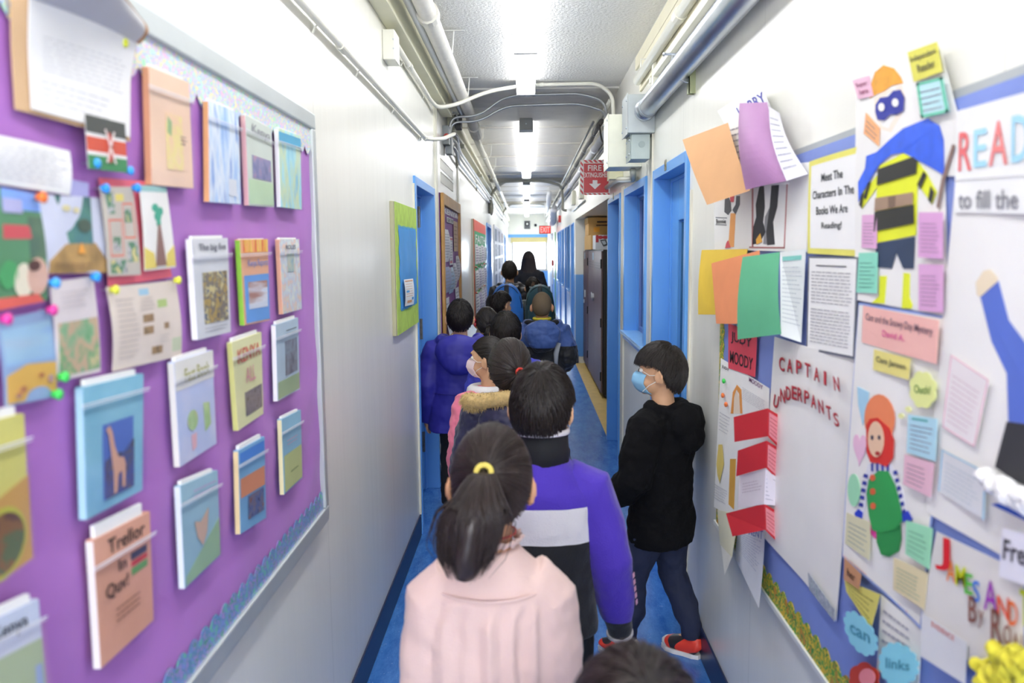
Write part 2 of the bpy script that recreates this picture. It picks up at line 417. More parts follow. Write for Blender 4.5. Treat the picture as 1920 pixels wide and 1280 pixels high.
# baseboards
def base(name, x, sgn, a, b): st(MB().box(x, a, 0, x+sgn*.008, b, .13), name, M_NAVY, bevel=.002)
base('baseboard_left', XL, 1, Y0, 4.52); base('baseboard_left', XL, 1, 5.58, 12.6); base('baseboard_left', XL, 1, 14.2, 22.5)
base('baseboard_right', XR, -1, Y0, 3.46); base('baseboard_right', XR, -1, 4.50, 5.95); base('baseboard_right', XR, -1, 18.2, Y1)
st(MB().box(XL, 4.508, .13, XL+.010, 4.53, 2.03), 'trim_corner', M_TRIM)
st(MB().box(XR-.008, 3.425, .13, XR, 3.455, 1.9), 'trim_corner', M_TRIM)
st(MB().box(XR-.010, 4.50, .13, XR, 4.53, 2.45).box(XR-.012, 5.78, .13, XR, 5.92, 2.1), 'trim_corner', M_TRIM)
# module joint past the first left door
st(MB().box(XL, 5.60, 0, XL+.012, 5.64, ZC-.2).box(XL, 5.70, 0, XL+.008, 5.76, ZC-.2).box(XL, 7.42, 0, XL+.010, 7.50, ZC-.2), 'trim_panel_joint', M_TRIM)
# upper left cream beam
st(MB().box(XL, Y0, 2.66, XL+.075, 6.2, ZC), 'trim_beam', M_CREAM, bevel=.004)
st(MB().box(XL+.076, Y0, 2.80, XL+.135, 6.2, ZC), 'trim_beam', mat('#b9b6a4', .6))  # shaded ceiling strip beside the beam, shade put into the taupe colour
st(MB().box(XL, 6.6, 2.62, XL+.06, 26.9, 2.74), 'trim_beam', M_CREAM, bevel=.004)
# upper right cream panels and ledge
st(MB().box(XR-.012, Y0, 2.60, XR, 5.0, 2.764).box(XR-.012, Y0, 2.768, XR, 5.2, 2.845), 'trim_panel_upper', mat('#efe9cf', .5, var=.02))
st(MB().box(XR-.030, Y0, 2.555, XR, 4.35, 2.592), 'trim_ledge', M_IVORY, bevel=.003)
# alcove shell
st(MB().box(1.62, 6.86, 0, 1.7, 11.8, 2.09).box(XR, 6.87, 0, 1.62, 6.94, 2.09), 'wall_alcove', M_WALL)
st(MB().box(XR+.001, 11.692, 0, 1.62, 11.78, 2.088), 'wall_alcove', M_WALL)
st(MB().box(XR+.004, 11.684, .1, 1.62, 11.692, 1.30), 'trim_wainscot', M_BLUE)
st(MB().box(XR+TW, 6.86, 2.09, 1.7, 11.8, 2.17), 'ceiling_alcove', M_WALL)
st(MB().box(XR+.001, 11.68, 0, XR+.05, 11.7, .12), 'baseboard_alcove', M_NAVY)
# classrooms behind the openings
M_ROOM = mat('#b9c6cc', .8)
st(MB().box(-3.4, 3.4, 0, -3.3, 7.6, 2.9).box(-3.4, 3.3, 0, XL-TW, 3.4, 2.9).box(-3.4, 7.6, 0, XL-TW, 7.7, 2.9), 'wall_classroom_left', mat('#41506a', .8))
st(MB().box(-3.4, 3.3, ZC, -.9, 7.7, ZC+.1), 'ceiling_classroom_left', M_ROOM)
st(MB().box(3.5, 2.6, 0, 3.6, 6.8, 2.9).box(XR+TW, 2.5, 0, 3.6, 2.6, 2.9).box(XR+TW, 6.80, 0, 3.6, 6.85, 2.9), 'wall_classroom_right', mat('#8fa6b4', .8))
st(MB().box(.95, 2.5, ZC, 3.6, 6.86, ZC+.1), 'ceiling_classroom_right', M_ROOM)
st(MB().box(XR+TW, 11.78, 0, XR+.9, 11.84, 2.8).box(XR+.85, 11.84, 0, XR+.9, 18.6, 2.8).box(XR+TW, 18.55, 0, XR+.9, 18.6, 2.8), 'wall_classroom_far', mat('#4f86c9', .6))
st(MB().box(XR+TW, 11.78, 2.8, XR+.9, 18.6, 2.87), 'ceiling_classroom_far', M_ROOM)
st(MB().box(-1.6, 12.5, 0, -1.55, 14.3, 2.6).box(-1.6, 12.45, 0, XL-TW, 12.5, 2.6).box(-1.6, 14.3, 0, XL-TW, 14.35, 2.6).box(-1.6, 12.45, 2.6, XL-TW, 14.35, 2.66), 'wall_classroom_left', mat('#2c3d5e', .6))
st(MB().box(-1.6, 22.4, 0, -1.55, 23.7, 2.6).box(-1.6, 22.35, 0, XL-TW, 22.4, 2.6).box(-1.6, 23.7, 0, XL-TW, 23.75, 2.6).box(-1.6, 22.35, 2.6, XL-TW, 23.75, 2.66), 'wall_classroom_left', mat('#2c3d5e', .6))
# doors
M_HINGE = mat('#8d8a84', .4, metal=.8, var=.15, scale=60)
def frame(side, a, b, zt, root, w=.05, zb=0, sill=False):
    X = XL if side < 0 else XR; s = -side       # s points into the corridor
    x0, x1 = X+s*.014, X-s*(TW+.01)
    if (a+b)/2 > 11.9 and side > 0: w = .015
    a += .006; b -= .006; zt -= .006
    mb = MB().box(x0, a-w, zb, x1, a, zt+w).box(x0, b, zb, x1, b+w, zt+w).box(x0, a, zt, x1, b, zt+w)
    if sill: mb.box(x0, a-w, zb-w, x1, b+w, zb+.004)
    xs = X-s*.075; mb.box(xs, a, zb, xs-s*.02, a+.018, zt).box(xs, b-.018, zb, xs-s*.02, b, zt).box(xs, a, zt-.018, xs-s*.02, b, zt)
    mb.build('door_frame' if not sill else 'window_frame', M_BLUE, root, bevel=.003)
# left door 1, open into its room
r = thing('door_1', loc=(XL-.07, 5.0, 0), kind='structure'); frame(-1, 4.58, 5.46, 2.03, r)
lf = MB().box(XL-.10-.86, 5.385, .01, XL-.09, 5.43, 2.02).build('door_leaf', M_BLUE, r, bevel=.003)
for z in (.35, 1.13, 1.88):
    h = MB().box(XL-.175, 5.378, z-.07, XL-.085, 5.386, z+.07).cyl((XL-.083, 5.386, z), (0, 0, 1), .008, .14)
    for q in (-.045, 0, .045): h.cyl((XL-.13, 5.377, z+q), (0, 1, 0), .005, .004, 8)
    h.build('hinge', M_HINGE, r)
MB().box(XL-.13, 4.9, 1.985, XL-.07, 5.0, 2.03).build('door_closer', M_HINGE, r)
# far left doors
for k, (a, b, zb, zt) in enumerate(opL[1:]):
    r = thing('door_%d' % (k+2), loc=(XL-.07, (a+b)/2, 0), kind='structure'); frame(-1, a, b, zt, r)
    MB().box(XL-TW, a+.02, 0.01, XL-TW+.04, b-.02, zt-.02).build('door_leaf', M_BLUED, r, bevel=.003)
# right door with a glazed panel
r = thing('door_4', loc=(XR+.07, 3.97, 0), kind='structure'); frame(1, 3.54, 4.40, 2.03, r)
xa, xb = XR+.085, XR+.125
lf = MB().box(xa, 3.56, .01, xb, 3.72, 2.01).box(xa, 4.21, .01, xb, 4.38, 2.01).box(xa, 3.72, 1.80, xb, 4.21, 2.01).box(xa, 3.72, .01, xb, 4.21, .62).build('door_leaf', M_BLUE, r, bevel=.004)
MB().box(xa+.017, 3.73, .63, xa+.022, 4.20, 1.79).build('glass_pane', glass('#b9d4da', .03, .12), lf)
MB().cyl((xa-.03, 3.64, 1.0), (0, 1, 0), .011, .11).cyl((xa-.015, 3.60, 1.0), (1, 0, 0), .02, .03).build('door_handle', M_GALV, r, smooth=True)
# number plates over frames
def plate(x, y, z, side, label, txt=None):
    s = -side
    t = thing('number_plate', label, 'sign', (x, y, z))
    MB().box(x, y-.022, z, x+s*.004, y+.022, z+.052).build('plate', mat('#a9a48c', .5, metal=.3, var=.3, scale=120), t, bevel=.001)
    mb = MB(); C = [(x+s*.005, y+side*.018, z+.046), (x+s*.005, y-side*.018, z+.046), (x+s*.005, y-side*.018, z+.008), (x+s*.005, y+side*.018, z+.008)]
    Sheet(C, (s, 0, 0)).text(mb, txt or '12', .1, 0, .9, 1, 0); mb.build('number', mat('#4a4740', .6), t)
plate(XR-.0142, 4.02, 2.036, 1, 'small dull metal number plate over the glazed blue door', '14')
plate(XR-.0142, 6.42, 2.046, 1, 'small number plate over the narrow blue door beside the alcove', '16')
# interior window right
def winR(n, a, b, z0, z1):
    r = thing('window_%d' % n, loc=(XR+.07, (a+b)/2, z0), kind='structure'); frame(1, a, b, z1, r, zb=z0, sill=True)
    MB().box(XR-.035, a-.05, z0-.012, XR+.09, b+.05, z0+.010).build('window_sill', mat('#8fc0f2', .25), r, bevel=.003)
    MB().box(XR+.09, a, z0, XR+.12, a+.04, z1).box(XR+.09, b-.04, z0, XR+.12, b, z1).box(XR+.09, a, z0, XR+.12, b, z0+.04).box(XR+.09, a, z1-.04, XR+.12, b, z1).build('sash', mat('#6f86c0', .4), r, bevel=.002)
    MB().box(XR+.103, a+.04, z0+.04, XR+.107, b-.04, z1-.04).build('glass_pane', glass('#dfe8ee', .02, .1), r)
winR(1, 4.76, 5.70, 1.07, 2.03)
# narrow door
r = thing('door_5', loc=(XR+.07, 6.44, 0), kind='structure'); frame(1, 6.03, 6.86, 2.04, r, w=.035)
MB().box(XR+.09, 6.05, .01, XR+.13, 6.84, 2.02).build('door_leaf', M_BLUED, r, bevel=.003)
n = 2; dn = 6
for (a, b, z0, z1) in opR[4:]:
    if z0 > 0: winR(n, a, b, z0, z1); n += 1
    else:
        r = thing('door_%d' % dn, loc=(XR+.07, (a+b)/2, 0), kind='structure'); dn += 1; frame(1, a, b, z1, r, w=.03)
        MB().box(XR+.09, a+.02, .01, XR+.13, b-.02, z1-.02).build('door_leaf', M_BLUED, r, bevel=.003)
        MB().cyl((XR+.06, a+.08, 1.0), (0, 1, 0), .011, .1).build('door_handle', M_GALV, r)
# closed door near the end on the right
r = thing('door_%d' % dn, loc=(XR, 22.5, 0), kind='structure')
MB().box(XR-.014, 22.0, 0, XR, 22.08, 2.12).box(XR-.014, 23.2, 0, XR, 23.28, 2.12).box(XR-.014, 22.0, 2.08, XR, 23.28, 2.12).build('door_frame', mat('#5a5878', .4), r)
MB().box(XR-.010, 22.08, 0.01, XR, 23.2, 2.08).build('door_leaf', mat('#cdd3e4', .3), r)
st(MB().box(XR-.02, 19.6, 0, XR, 19.68, 2.1), 'trim_green_post', mat('#8fdc8c', .35))
r = thing('window_10', loc=(.03, Y0, 1.05), kind='structure')  # unseen window added behind the camera as opening for the fill light
MB().box(-.5, Y0-.06, 1.05, -.46, Y0+.01, 2.15).box(.52, Y0-.06, 1.05, .56, Y0+.01, 2.15).box(-.46, Y0-.06, 1.05, .52, Y0+.01, 1.09).box(-.46, Y0-.06, 2.11, .52, Y0+.01, 2.15).build('window_frame', M_BLUE, r)
# end window
r = thing('window_9', loc=((wx0+wx1)/2, Y1, wz0), kind='structure')
mf = mat('#55566a', .5)
MB().box(wx0, Y1-.01, wz0, wx0+.03, Y1+.1, wz1).box(wx1-.03, Y1-.01, wz0, wx1, Y1+.1, wz1).box(wx0, Y1-.01, wz0, wx1, Y1+.1, wz0+.03).box(wx0, Y1-.01, wz1-.03, wx1, Y1+.1, wz1).box(.06, Y1-.01, wz0, .09, Y1+.06, wz1).build('window_frame', mf, r)
MB().box(wx0+.03, Y1+.04, wz0+.03, wx1-.03, Y1+.044, wz1-.03).build('glass_pane', glass('#f4f8fa', .02, .06), r)
MB().box(wx0-.04, Y1-.05, 1.93, wx1+.02, Y1-.02, 2.10).build('roller_blind', mat('#c9bb86', .8), r, bevel=.004)
MB().box(wx0-.03, Y1-.06, wz0-.03, wx1+.03, Y1, wz0).build('window_sill', M_GREY, r)

# =================================================================== LIGHTS OF THE CEILING
M_LAMP = emit('#fbfcff', LAMP); M_LAMPS = emit('#fbfcff', LAMP*.27); M_LAMPB = mat('#f4f4f0', .4)
def diffuser(y0, y1, x, parent):
    prof = [(-.066, 2.862), (-.065, 2.785), (-.05, 2.770), (0, 2.766), (.05, 2.770), (.065, 2.785), (.066, 2.862)]
    v = [(x+a, y, z) for y in (y0, y1) for a, z in prof]; m = len(prof)
    f = [(i, i+1, m+i+1, m+i) for i in range(m-1)] + [(m-1, 0, m, 2*m-1), tuple(range(m-1, -1, -1)), tuple(range(m, 2*m))]
    o = MB().add(v, f).build('diffuser', M_LAMP, parent); o.data.materials.append(M_LAMPS)
    for i in (0, m-2): o.data.polygons[i].material_index = 1
runs = [([5.93-1.22*(k+1) for k in range(7)], 'near'), ([7.75+1.22*k for k in range(4)], 'second'), ([13.95+1.22*k for k in range(3)], 'third'), ([18.6+1.22*k for k in range(3)], 'fourth'), ([23.0+1.22*k for k in range(3)], 'last')]
for ys, nm in runs:
    ys = sorted(ys)
    for k, y in enumerate(ys):
        if nm == 'near':
            lab = 'white fluorescent ceiling light that ends just before the crossing conduits' if k == len(ys)-1 else 'white fluorescent ceiling light, %s before the end one of the near run' % ['', 'one', 'two', 'three', 'four', 'five', 'six'][len(ys)-1-k]
        else: lab = 'white fluorescent ceiling light, %s lamp of the %s run from the camera' % (['first', 'second', 'third', 'fourth'][k], nm)
        t = thing('ceiling_light', lab, 'ceiling light', (0, y+.6, ZC-.105), 'fluorescent ceiling lights')
        MB().box(-.055, y+.004, 2.863, .055, y+1.212, ZC).build('housing', M_LAMPB, t, bevel=.003)
        diffuser(y+.012, y+1.204, 0, t)
        MB().box(-.067, y+.002, 2.762, .067, y+.012, ZC).box(-.067, y+1.204, 2.762, .067, y+1.214, ZC).build('end_cap', mat('#8f9192', .5), t, bevel=.001)
for y, nm in ((7.60, 'second'), (13.78, 'third'), (18.45, 'fourth'), (22.85, 'last')):
    t = thing('junction_box', 'grey square junction box at the near end of the %s run of lights' % nm, 'junction box', (0, y+.07, 2.765))
    MB().box(-.06, y, 2.765, .06, y+.14, ZC).build('box_body', mat('#8f9190', .5, metal=.3), t, bevel=.004)
    MB().cyl((0, y-.001, 2.82), (0, 1, 0), .006, .006, 8).build('screw', M_GALV, t)
# =================================================================== PIPES, CONDUITS, BOXES
def pipe(name, pts, r, m, label, cat='pipe', n=14, clips=None, couplings=None, group=None):
    P = [np.array(p, float) for p in pts]
    t = MB().tube(P, r, n).build('pipe_run', m, None, smooth=True)
    root = thing(name, label, cat, t.location, group)
    t.parent = root; t.location = (0, 0, 0); WL[t.name] = Vector(WL[root.name])
    for c in couplings or []:
        MB().tube([np.array(c[0]), np.array(c[1])], r*1.25, n).build('coupling', m, root, smooth=False)
    for c in clips or []: c(root)
    return root
def strapL(y, z, r, m):
    def f(root):
        MB().tube([(XL+.004, y, z+r*2.6), (XL+r*1.0, y, z+r*1.25), (XL+r*2.2, y, z), (XL+r*1.0, y, z-r*1.25), (XL+.004, y, z-r*2.6)], (.002, .008) and [( .0022, .008)]*5, 6).build('strap', m, root)
    return f
def bend(pts, k=6):
    """round the corners of a polyline"""
    P = [np.array(p, float) for p in pts]; out = [P[0]]
    for i in range(1, len(P)-1):
        a, b, c = P[i-1], P[i], P[i+1]; d = min(np.linalg.norm(a-b), np.linalg.norm(c-b))*.45
        s = b+(a-b)/np.linalg.norm(a-b)*d; e = b+(c-b)/np.linalg.norm(c-b)*d
        for j in range(k+1):
            t = j/k; out.append((1-t)**2*s+2*t*(1-t)*b+t*t*e)
    out.append(P[-1]); return out
# long conduit low on the left wall
pipe('surface_conduit', bend([(XL+.022, Y0, 2.325), (XL+.022, 5.02, 2.335), (XL+.10, 5.25, 2.37), (XL+.13, 5.85, 2.49), (XL+.06, 6.1, 2.50)]), .0125, M_IVORY,
     'cream conduit running low along the left wall above the purple board', 'conduit', clips=[strapL(y, 2.33, .0125, M_IVORY) for y in (.6, 1.5, 2.45, 3.05, 3.85, 4.8)], couplings=[((XL+.022, 2.72, 2.331), (XL+.022, 2.80, 2.331)), ((XL+.022, 4.92, 2.335), (XL+.022, 4.98, 2.335))])
# square wall box with conduit
t = thing('surface_box', 'cream square electrical box high on the left wall', 'electrical box', (XL, 3.8, 2.50))
MB().box(XL, 3.66, 2.50, XL+.055, 3.80, 2.63).build('box_body', M_IVORY, t, bevel=.004)
MB().cyl((XL+.05, 3.655, 2.585), (0, 1, 0), .003, .012, 8).cyl((XL+.05, 3.655, 2.545), (0, 1, 0), .003, .012, 8).build('screw', M_GALV, t)
pipe('crossing_conduit', bend([(XL+.03, 3.81, 2.615), (XL+.03, 5.25, 2.605), (XL+.05, 5.45, 2.60), (XL+.16, 5.70, 2.665), (XL+.36, 5.83, 2.775), (0, 5.98, 2.845), (.52, 5.98, 2.85), (.63, 5.99, 2.77), (.64, 6.0, 2.56), (.65, 6.5, 2.54)]), .0135, M_IVORY,
     'cream conduit crossing the ceiling after the near run of lights', 'conduit', clips=[strapL(4.15, 2.612, .0135, M_IVORY), strapL(5.0, 2.607, .0135, M_IVORY)], couplings=[((XL+.03, 4.25, 2.612), (XL+.03, 4.32, 2.612)), ((.1, 5.98, 2.846), (.13, 5.98, 2.846))])
for k, (dz, dy, z1) in enumerate(((0, 0, 2.80), (-.075, .06, 2.735))):
    pipe('metal_conduit', bend([(XL+.04, 6.32+dy, 2.50), (XL+.05, 6.32+dy, 2.682+dz*.4), (XL+.27, 6.32+dy, 2.682+dz*.4), (-.16, 6.32+dy, z1+.035), (.42, 6.32+dy, z1+.045), (.60, 6.33+dy, z1-.01), (.63, 6.36+dy, 2.66), (.655, 6.7, 2.60)]), .0095, M_COND,
         ['grey metal conduit crossing the corridor, upper of the close pair', 'grey metal conduit crossing the corridor, lower of the close pair'][k], 'conduit', couplings=[((.05, 6.32+dy, z1+.037), (.075, 6.32+dy, z1+.038))])
# big insulated pipes upper left
pipe('insulated_pipe', [(XL+.185, Y0, 2.74), (XL+.185, 6.65, 2.74), (XL+.185, 6.80, 2.72), (XL+.185, 7.45, 2.70)], .043, mat('#e2dfd6', .6, var=.06, scale=12, bump=.2, bscale=30), 'fat white insulated pipe under the ceiling at the left',
     couplings=[((XL+.185, 3.8, 2.74), (XL+.185, 3.87, 2.74)), ((XL+.185, 7.0, 2.712), (XL+.185, 7.42, 2.70))])
pipe('insulated_pipe', [(XL+.12, Y0, 2.745), (XL+.12, 6.6, 2.745)], .020, M_WHITE, 'thin white pipe between the cream beam and the fat insulated pipe')
pipe('insulated_pipe', [(XL+.165, 7.45, 2.70), (XL+.165, 20.5, 2.70)], .030, M_IVORY, 'white pipe running on from the elbow along the left side', couplings=[((XL+.165, y, 2.70), (XL+.165, y+.05, 2.70)) for y in (9, 11.5, 14, 17)])
for y in (4.55, 5.75, 7.9, 9.3, 10.6):
    t = thing('pipe_hanger', 'small white hanger carrying the insulated pipe from the ceiling, %s' % {4.55: 'nearest the camera', 5.75: 'before the crossing conduit', 7.9: 'past the pipe elbow', 9.3: 'beside the second run of lights', 10.6: 'farthest of the left ones'}[y], 'bracket', (XL+.25, y, 2.78), 'pipe hangers')
    MB().box(XL+.19, y, ZC-.016, XL+.30, y+.03, ZC-.012).tube([(XL+.24, y+.015, ZC-.016), (XL+.23, y+.015, 2.74), (XL+.2, y+.015, 2.70)], .004, 6).build('hanger_arm', M_WHITE, t)
# conduits along the left wall past the first door
for k, (z, x, lab) in enumerate(((2.44, .028, 'lower of the three'), (2.50, .03, 'middle of the three'), (2.545, .035, 'upper of the three'))):
    pipe('surface_conduit', bend([(XL+x, 6.45+.1*k, z+.06), (XL+x+.03, 6.75, z+.04), (XL+x, 7.3, z), (XL+x, 13.3, z), (XL+x+.02, 13.6, z), (XL+x, 26.8, z)]), .012, M_COND if k != 1 else M_WHITE, 'conduit on the left wall past the first blue door, %s' % lab, 'conduit')
for y, lab in ((7.35, 'just past the wooden framed board'), (10.2, 'over the red and green board')):
    t = thing('strut_bracket', 'grey strut bracket holding the left conduits %s' % lab, 'bracket', (XL, y, 2.40), 'strut brackets on the left wall')
    MB().box(XL, y, 2.575, XL+.075, y+.03, 2.61).box(XL, y, 2.40, XL+.012, y+.04, 2.61).build('strut', mat('#8f8f80', .5, metal=.4), t)
t = thing('conduit_box', 'grey metal conduit box at the bend beside the module joint', 'electrical box', (XL, 6.25, 2.42))
MB().box(XL, 6.2, 2.46, XL+.05, 6.36, 2.60).box(XL+.01, 6.3, 2.40, XL+.06, 6.42, 2.52).build('box_body', mat('#7f8486', .45, metal=.5), t, bevel=.003)
MB().tube([(XL+.04, 6.10, 2.505), (XL+.04, 6.13, 2.505)], .022, 14).build('red_fitting', mat('#b5463f', .5), t, smooth=True, label='red fitting')
t = thing('flex_whip', 'dark box with a short flexible cable at the top of the joint', 'electrical box', (XL+.07, 6.5, 2.62))
MB().box(XL+.07, 6.45, 2.62, XL+.12, 6.60, 2.72).build('box_body', mat('#3c3d3c', .6), t, bevel=.003)
MB().tube(bend([(XL+.06, 6.43, 2.73), (XL+.09, 6.43, 2.73), (XL+.10, 6.43, 2.66)]), .008, 10).build('flex_cable', M_COND, t, smooth=True)
# wall plates on the joint
for z, lab in ((2.23, 'lower'), (2.33, 'upper')):
    t = MB().box(XL, 6.0, z, XL+.006, 7.0, z+.006).box(XL, 6.0, z-.07, XL+.003, 7.0, z).build('vent_slot', M_TRIM, label='thin %s louvre strip on the wall above the wooden framed board' % lab, cat='vent', group='louvre strips')
# conduit portals crossing farther down
for j, (yy, r, nm) in enumerate(((13.5, .022, 'middle'), (19.9, .02, 'far'))):
    st(MB().box(XL, yy+.25, ZC-.05, XR, yy+.50, ZC), 'trim_beam', mat('#c9c6ba', .6))
    pipe('crossing_conduit', bend([(XL+.03, yy, 2.40), (XL+.04, yy, 2.56), (XL+.18, yy, 2.79), (-.2, yy, 2.80), (.30, yy, 2.80), (.58, yy, 2.72), (.60, yy, 2.55), (.60, yy, 2.32), (.67, yy, 2.31)], 6), r, mat('#b5b3a4', .45, metal=.2), 'grey beige conduit arching over the corridor at the %s beam' % nm, 'conduit')
    pipe('crossing_conduit', bend([(XL+.08, yy+.18, 2.66), (XL+.3, yy+.18, 2.83), (.4, yy+.18, 2.84), (.62, yy+.18, 2.78)], 6), r*.8, mat('#c9c8bd', .45, metal=.2), 'thin pale conduit just under the ceiling at the %s beam' % nm, 'conduit')
t = thing('conduit_fitting', 'oval grey conduit fitting hanging on the left wall at the middle beam', 'electrical fitting', (XL+.03, 13.3, 2.2))
MB().ell((XL+.055, 13.3, 2.36), (.035, .05, .13)).build('fitting_body', mat('#9b998a', .5, metal=.2), t, smooth=True)
MB().box(XL, 13.42, 2.27, XL+.04, 13.5, 2.46).build('back_plate', mat('#6d6c62', .5), t, bevel=.004)
# metal duct on the right with clamp
r0 = pipe('metal_duct', [(.640, Y0, 2.40), (.640, 4.40, 2.395), (.640, 4.46, 2.395)], .050, M_GALV, 'big galvanised metal pipe high on the right wall', n=28, couplings=None)
MB().tube([(.640, 4.37, 2.395), (.640, 4.43, 2.395)], .057, 28).build('collar', M_GALV, r0, smooth=True)
MB().tube([(.640, 4.29, 2.395), (.640, 4.31, 2.395)], .054, 28).build('collar', M_GREY, r0, smooth=True)
t = thing('strut_bracket', 'short slotted strut bracket clamping the big metal pipe to the wall', 'bracket', (XR, 3.43, 2.28))
MB().box(XR-.028, 3.41, 2.29, XR-.024, 3.45, 2.41).box(XR-.028, 3.41, 2.29, XR, 3.414, 2.41).box(XR-.028, 3.446, 2.29, XR, 3.45, 2.41).build('strut', mat('#9aa07c', .4, metal=.5), t)
MB().tube([(XR-.02, 3.43, 2.335), (.66, 3.43, 2.338), (.612, 3.43, 2.36), (.594, 3.43, 2.40), (.606, 3.43, 2.44), (.60, 3.43, 2.455)], [(.002, .009)]*6, 6).build('clamp_band', M_GALV, t)
MB().cyl((.597, 3.43, 2.452), (1, 0, 0), .005, .05, 8).ell((.572, 3.43, 2.452), (.006, .009, .009), 8, 6).build('clamp_bolt', M_GALV, t)
pipe('white_pipe', [(.665, Y0, 2.655), (.665, 4.93, 2.65)], .026, mat('#f2f1e4', .35, var=.02), 'white pipe running above the big metal pipe on the right', couplings=[((.665, 3.55, 2.653), (.665, 3.63, 2.653))])
t = thing('pipe_hook', 'small wall hook holding the white pipe beside the big grey box', 'bracket', (XR, 4.6, 2.6))
MB().box(XR-.01, 4.58, 2.57, XR, 4.62, 2.74).tube([(XR-.005, 4.6, 2.70), (.64, 4.6, 2.70), (.64, 4.6, 2.66)], .004, 8).build('hook', M_WHITE, t)
st(MB().box(XR-.028, 4.36, 2.50, XR, 4.42, 2.66), 'trim_post', M_IVORY)
# boxes
def ebox(x0, y0, z0, x1, y1, z1, m, label, screws=True, name='electrical_box'):
    t = thing(name, label, 'electrical box', ((x0+x1)/2, (y0+y1)/2, z0))
    MB().box(x0, y0, z0, x1, y1, z1).build('box_body', m, t, bevel=.003)
    MB().box(x0-.004, y0+.002, z0-.006, x0-.0005, y1-.002, z1+.006).build('cover_plate', m, t, bevel=.001)
    if screws:
        mb = MB()
        for zz in (z0+.03, z1-.03):
            for yy in (y0+.03, y1-.03): mb.cyl((x0-.006, yy, zz), (1, 0, 0), .006, .006, 10)
        mb.build('screw', M_GALV, t)
    return t
ebox(.553, 4.46, 2.282, XR, 4.70, 2.487, mat('#b4bbbc', .4, metal=.25), 'large grey electrical box where the big metal pipe ends')
t = ebox(.575, 4.50, 2.145, .68, 4.68, 2.281, mat('#a8b4b2', .4, metal=.3), 'smaller grey box hanging under the large grey electrical box')
MB().cyl((.635, 4.498, 2.225), (0, 1, 0), .018, .004, 20).build('knockout', mat('#98a4a3', .45, metal=.3), t)
ebox(.498, 4.95, 2.150, XR, 5.22, 2.462, mat('#e9ead9', .35), 'tall cream cabinet box beside the grey boxes')
ebox(.60, 5.9, 2.16, XR, 6.02, 2.30, mat('#d9d8b6', .5), 'small cream box behind the tall cream cabinet box', screws=False)
pipe('curved_conduit', bend([(.655, 5.02, 2.135), (.668, 5.10, 2.09), (.668, 5.6, 2.13), (.668, 6.0, 2.165), (.668, 6.78, 2.168)]), .020, mat('#c9cabc', .4, metal=.2), 'thick curved conduit leaving below the cream cabinet box', 'conduit')
pipe('data_cable', [(XR-.004, 4.72, 2.14), (XR-.004, 4.73, 2.06)], .003, M_WHITE, 'thin white cable dropping from the boxes to the window frame', 'cable')
# cable bundle and pipes beyond the boxes, right
pipe('white_pipe', [(.662, 6.72, 2.62), (.662, 27.0, 2.62)], .030, mat('#eef0f6', .3), 'thick glossy white pipe running to the far end on the right', couplings=[((.662, y, 2.62), (.662, y+.08, 2.62)) for y in (7.9, 9.8, 12.2, 16)])
pipe('cable_bundle', [(.602, 6.55+.35*i, 2.672+.008*math.sin(i*1.7)) for i in range(42)], [.020+.004*math.sin(i*2.3) for i in range(42)], mat('#5c5a55', .6, var=.3, scale=40), 'dark bundle of cables strapped along the right pipes', 'cable bundle')
pipe('surface_conduit', [(.635, 6.2, 2.765), (.635, 27, 2.765)], .018, M_IVORY, 'cream conduit in the ceiling corner at the right', 'conduit')
pipe('surface_conduit', [(.68, 6.7, 2.55), (.68, 27, 2.55)], .012, M_COND, 'slim metal conduit under the thick white pipe on the right', 'conduit')
pipe('surface_conduit', [(.565, 6.9, 2.72), (.565, 13.4, 2.72)], .010, M_COND, 'slim metal conduit beside the dark cable bundle', 'conduit')
pipe('black_cable', bend([(.60, 6.75, 2.70), (.585, 6.5, 2.60), (.575, 6.2, 2.45), (.60, 5.6, 2.33), (.62, 5.24, 2.30)]), .007, mat('#3a3836', .6), 'black loose cable hanging behind the cream cabinet box', 'cable')
for y, lab in ((7.2, 'nearest the fire sign'), (8.4, 'over the lockers'), (9.9, 'over the far lockers'), (12.0, 'past the alcove')):
    t = thing('cable_strap', 'bright wire strap round the right hand cable bundle, %s' % lab, 'bracket', (.615, y, 2.62), 'straps on the cable bundle')
    MB().tube([(.602+.028*math.cos(q*pi/5), y, 2.672+.032*math.sin(q*pi/5)) for q in range(11)], .003, 6).build('wire', M_GALV, t)
for y, z0, z1, lab in ((9.9, 2.28, 2.53, 'over the alcove'), (11.6, 2.30, 2.50, 'over the far end of the alcove')):
    t = thing('surface_box', 'grey beige wall box %s' % lab, 'electrical box', (XR-.03, y, z0), 'wall boxes over the alcove')
    MB().box(XR-.05, y, z0, XR, y+.28, z1).build('box_body', mat('#c5c5b4', .45, metal=.1), t, bevel=.006)
pipe('surface_conduit', [(XR-.012, 9.6, 2.235), (XR-.012, 12.3, 2.235)], .010, M_COND, 'short metal conduit just above the blue doors past the alcove', 'conduit')
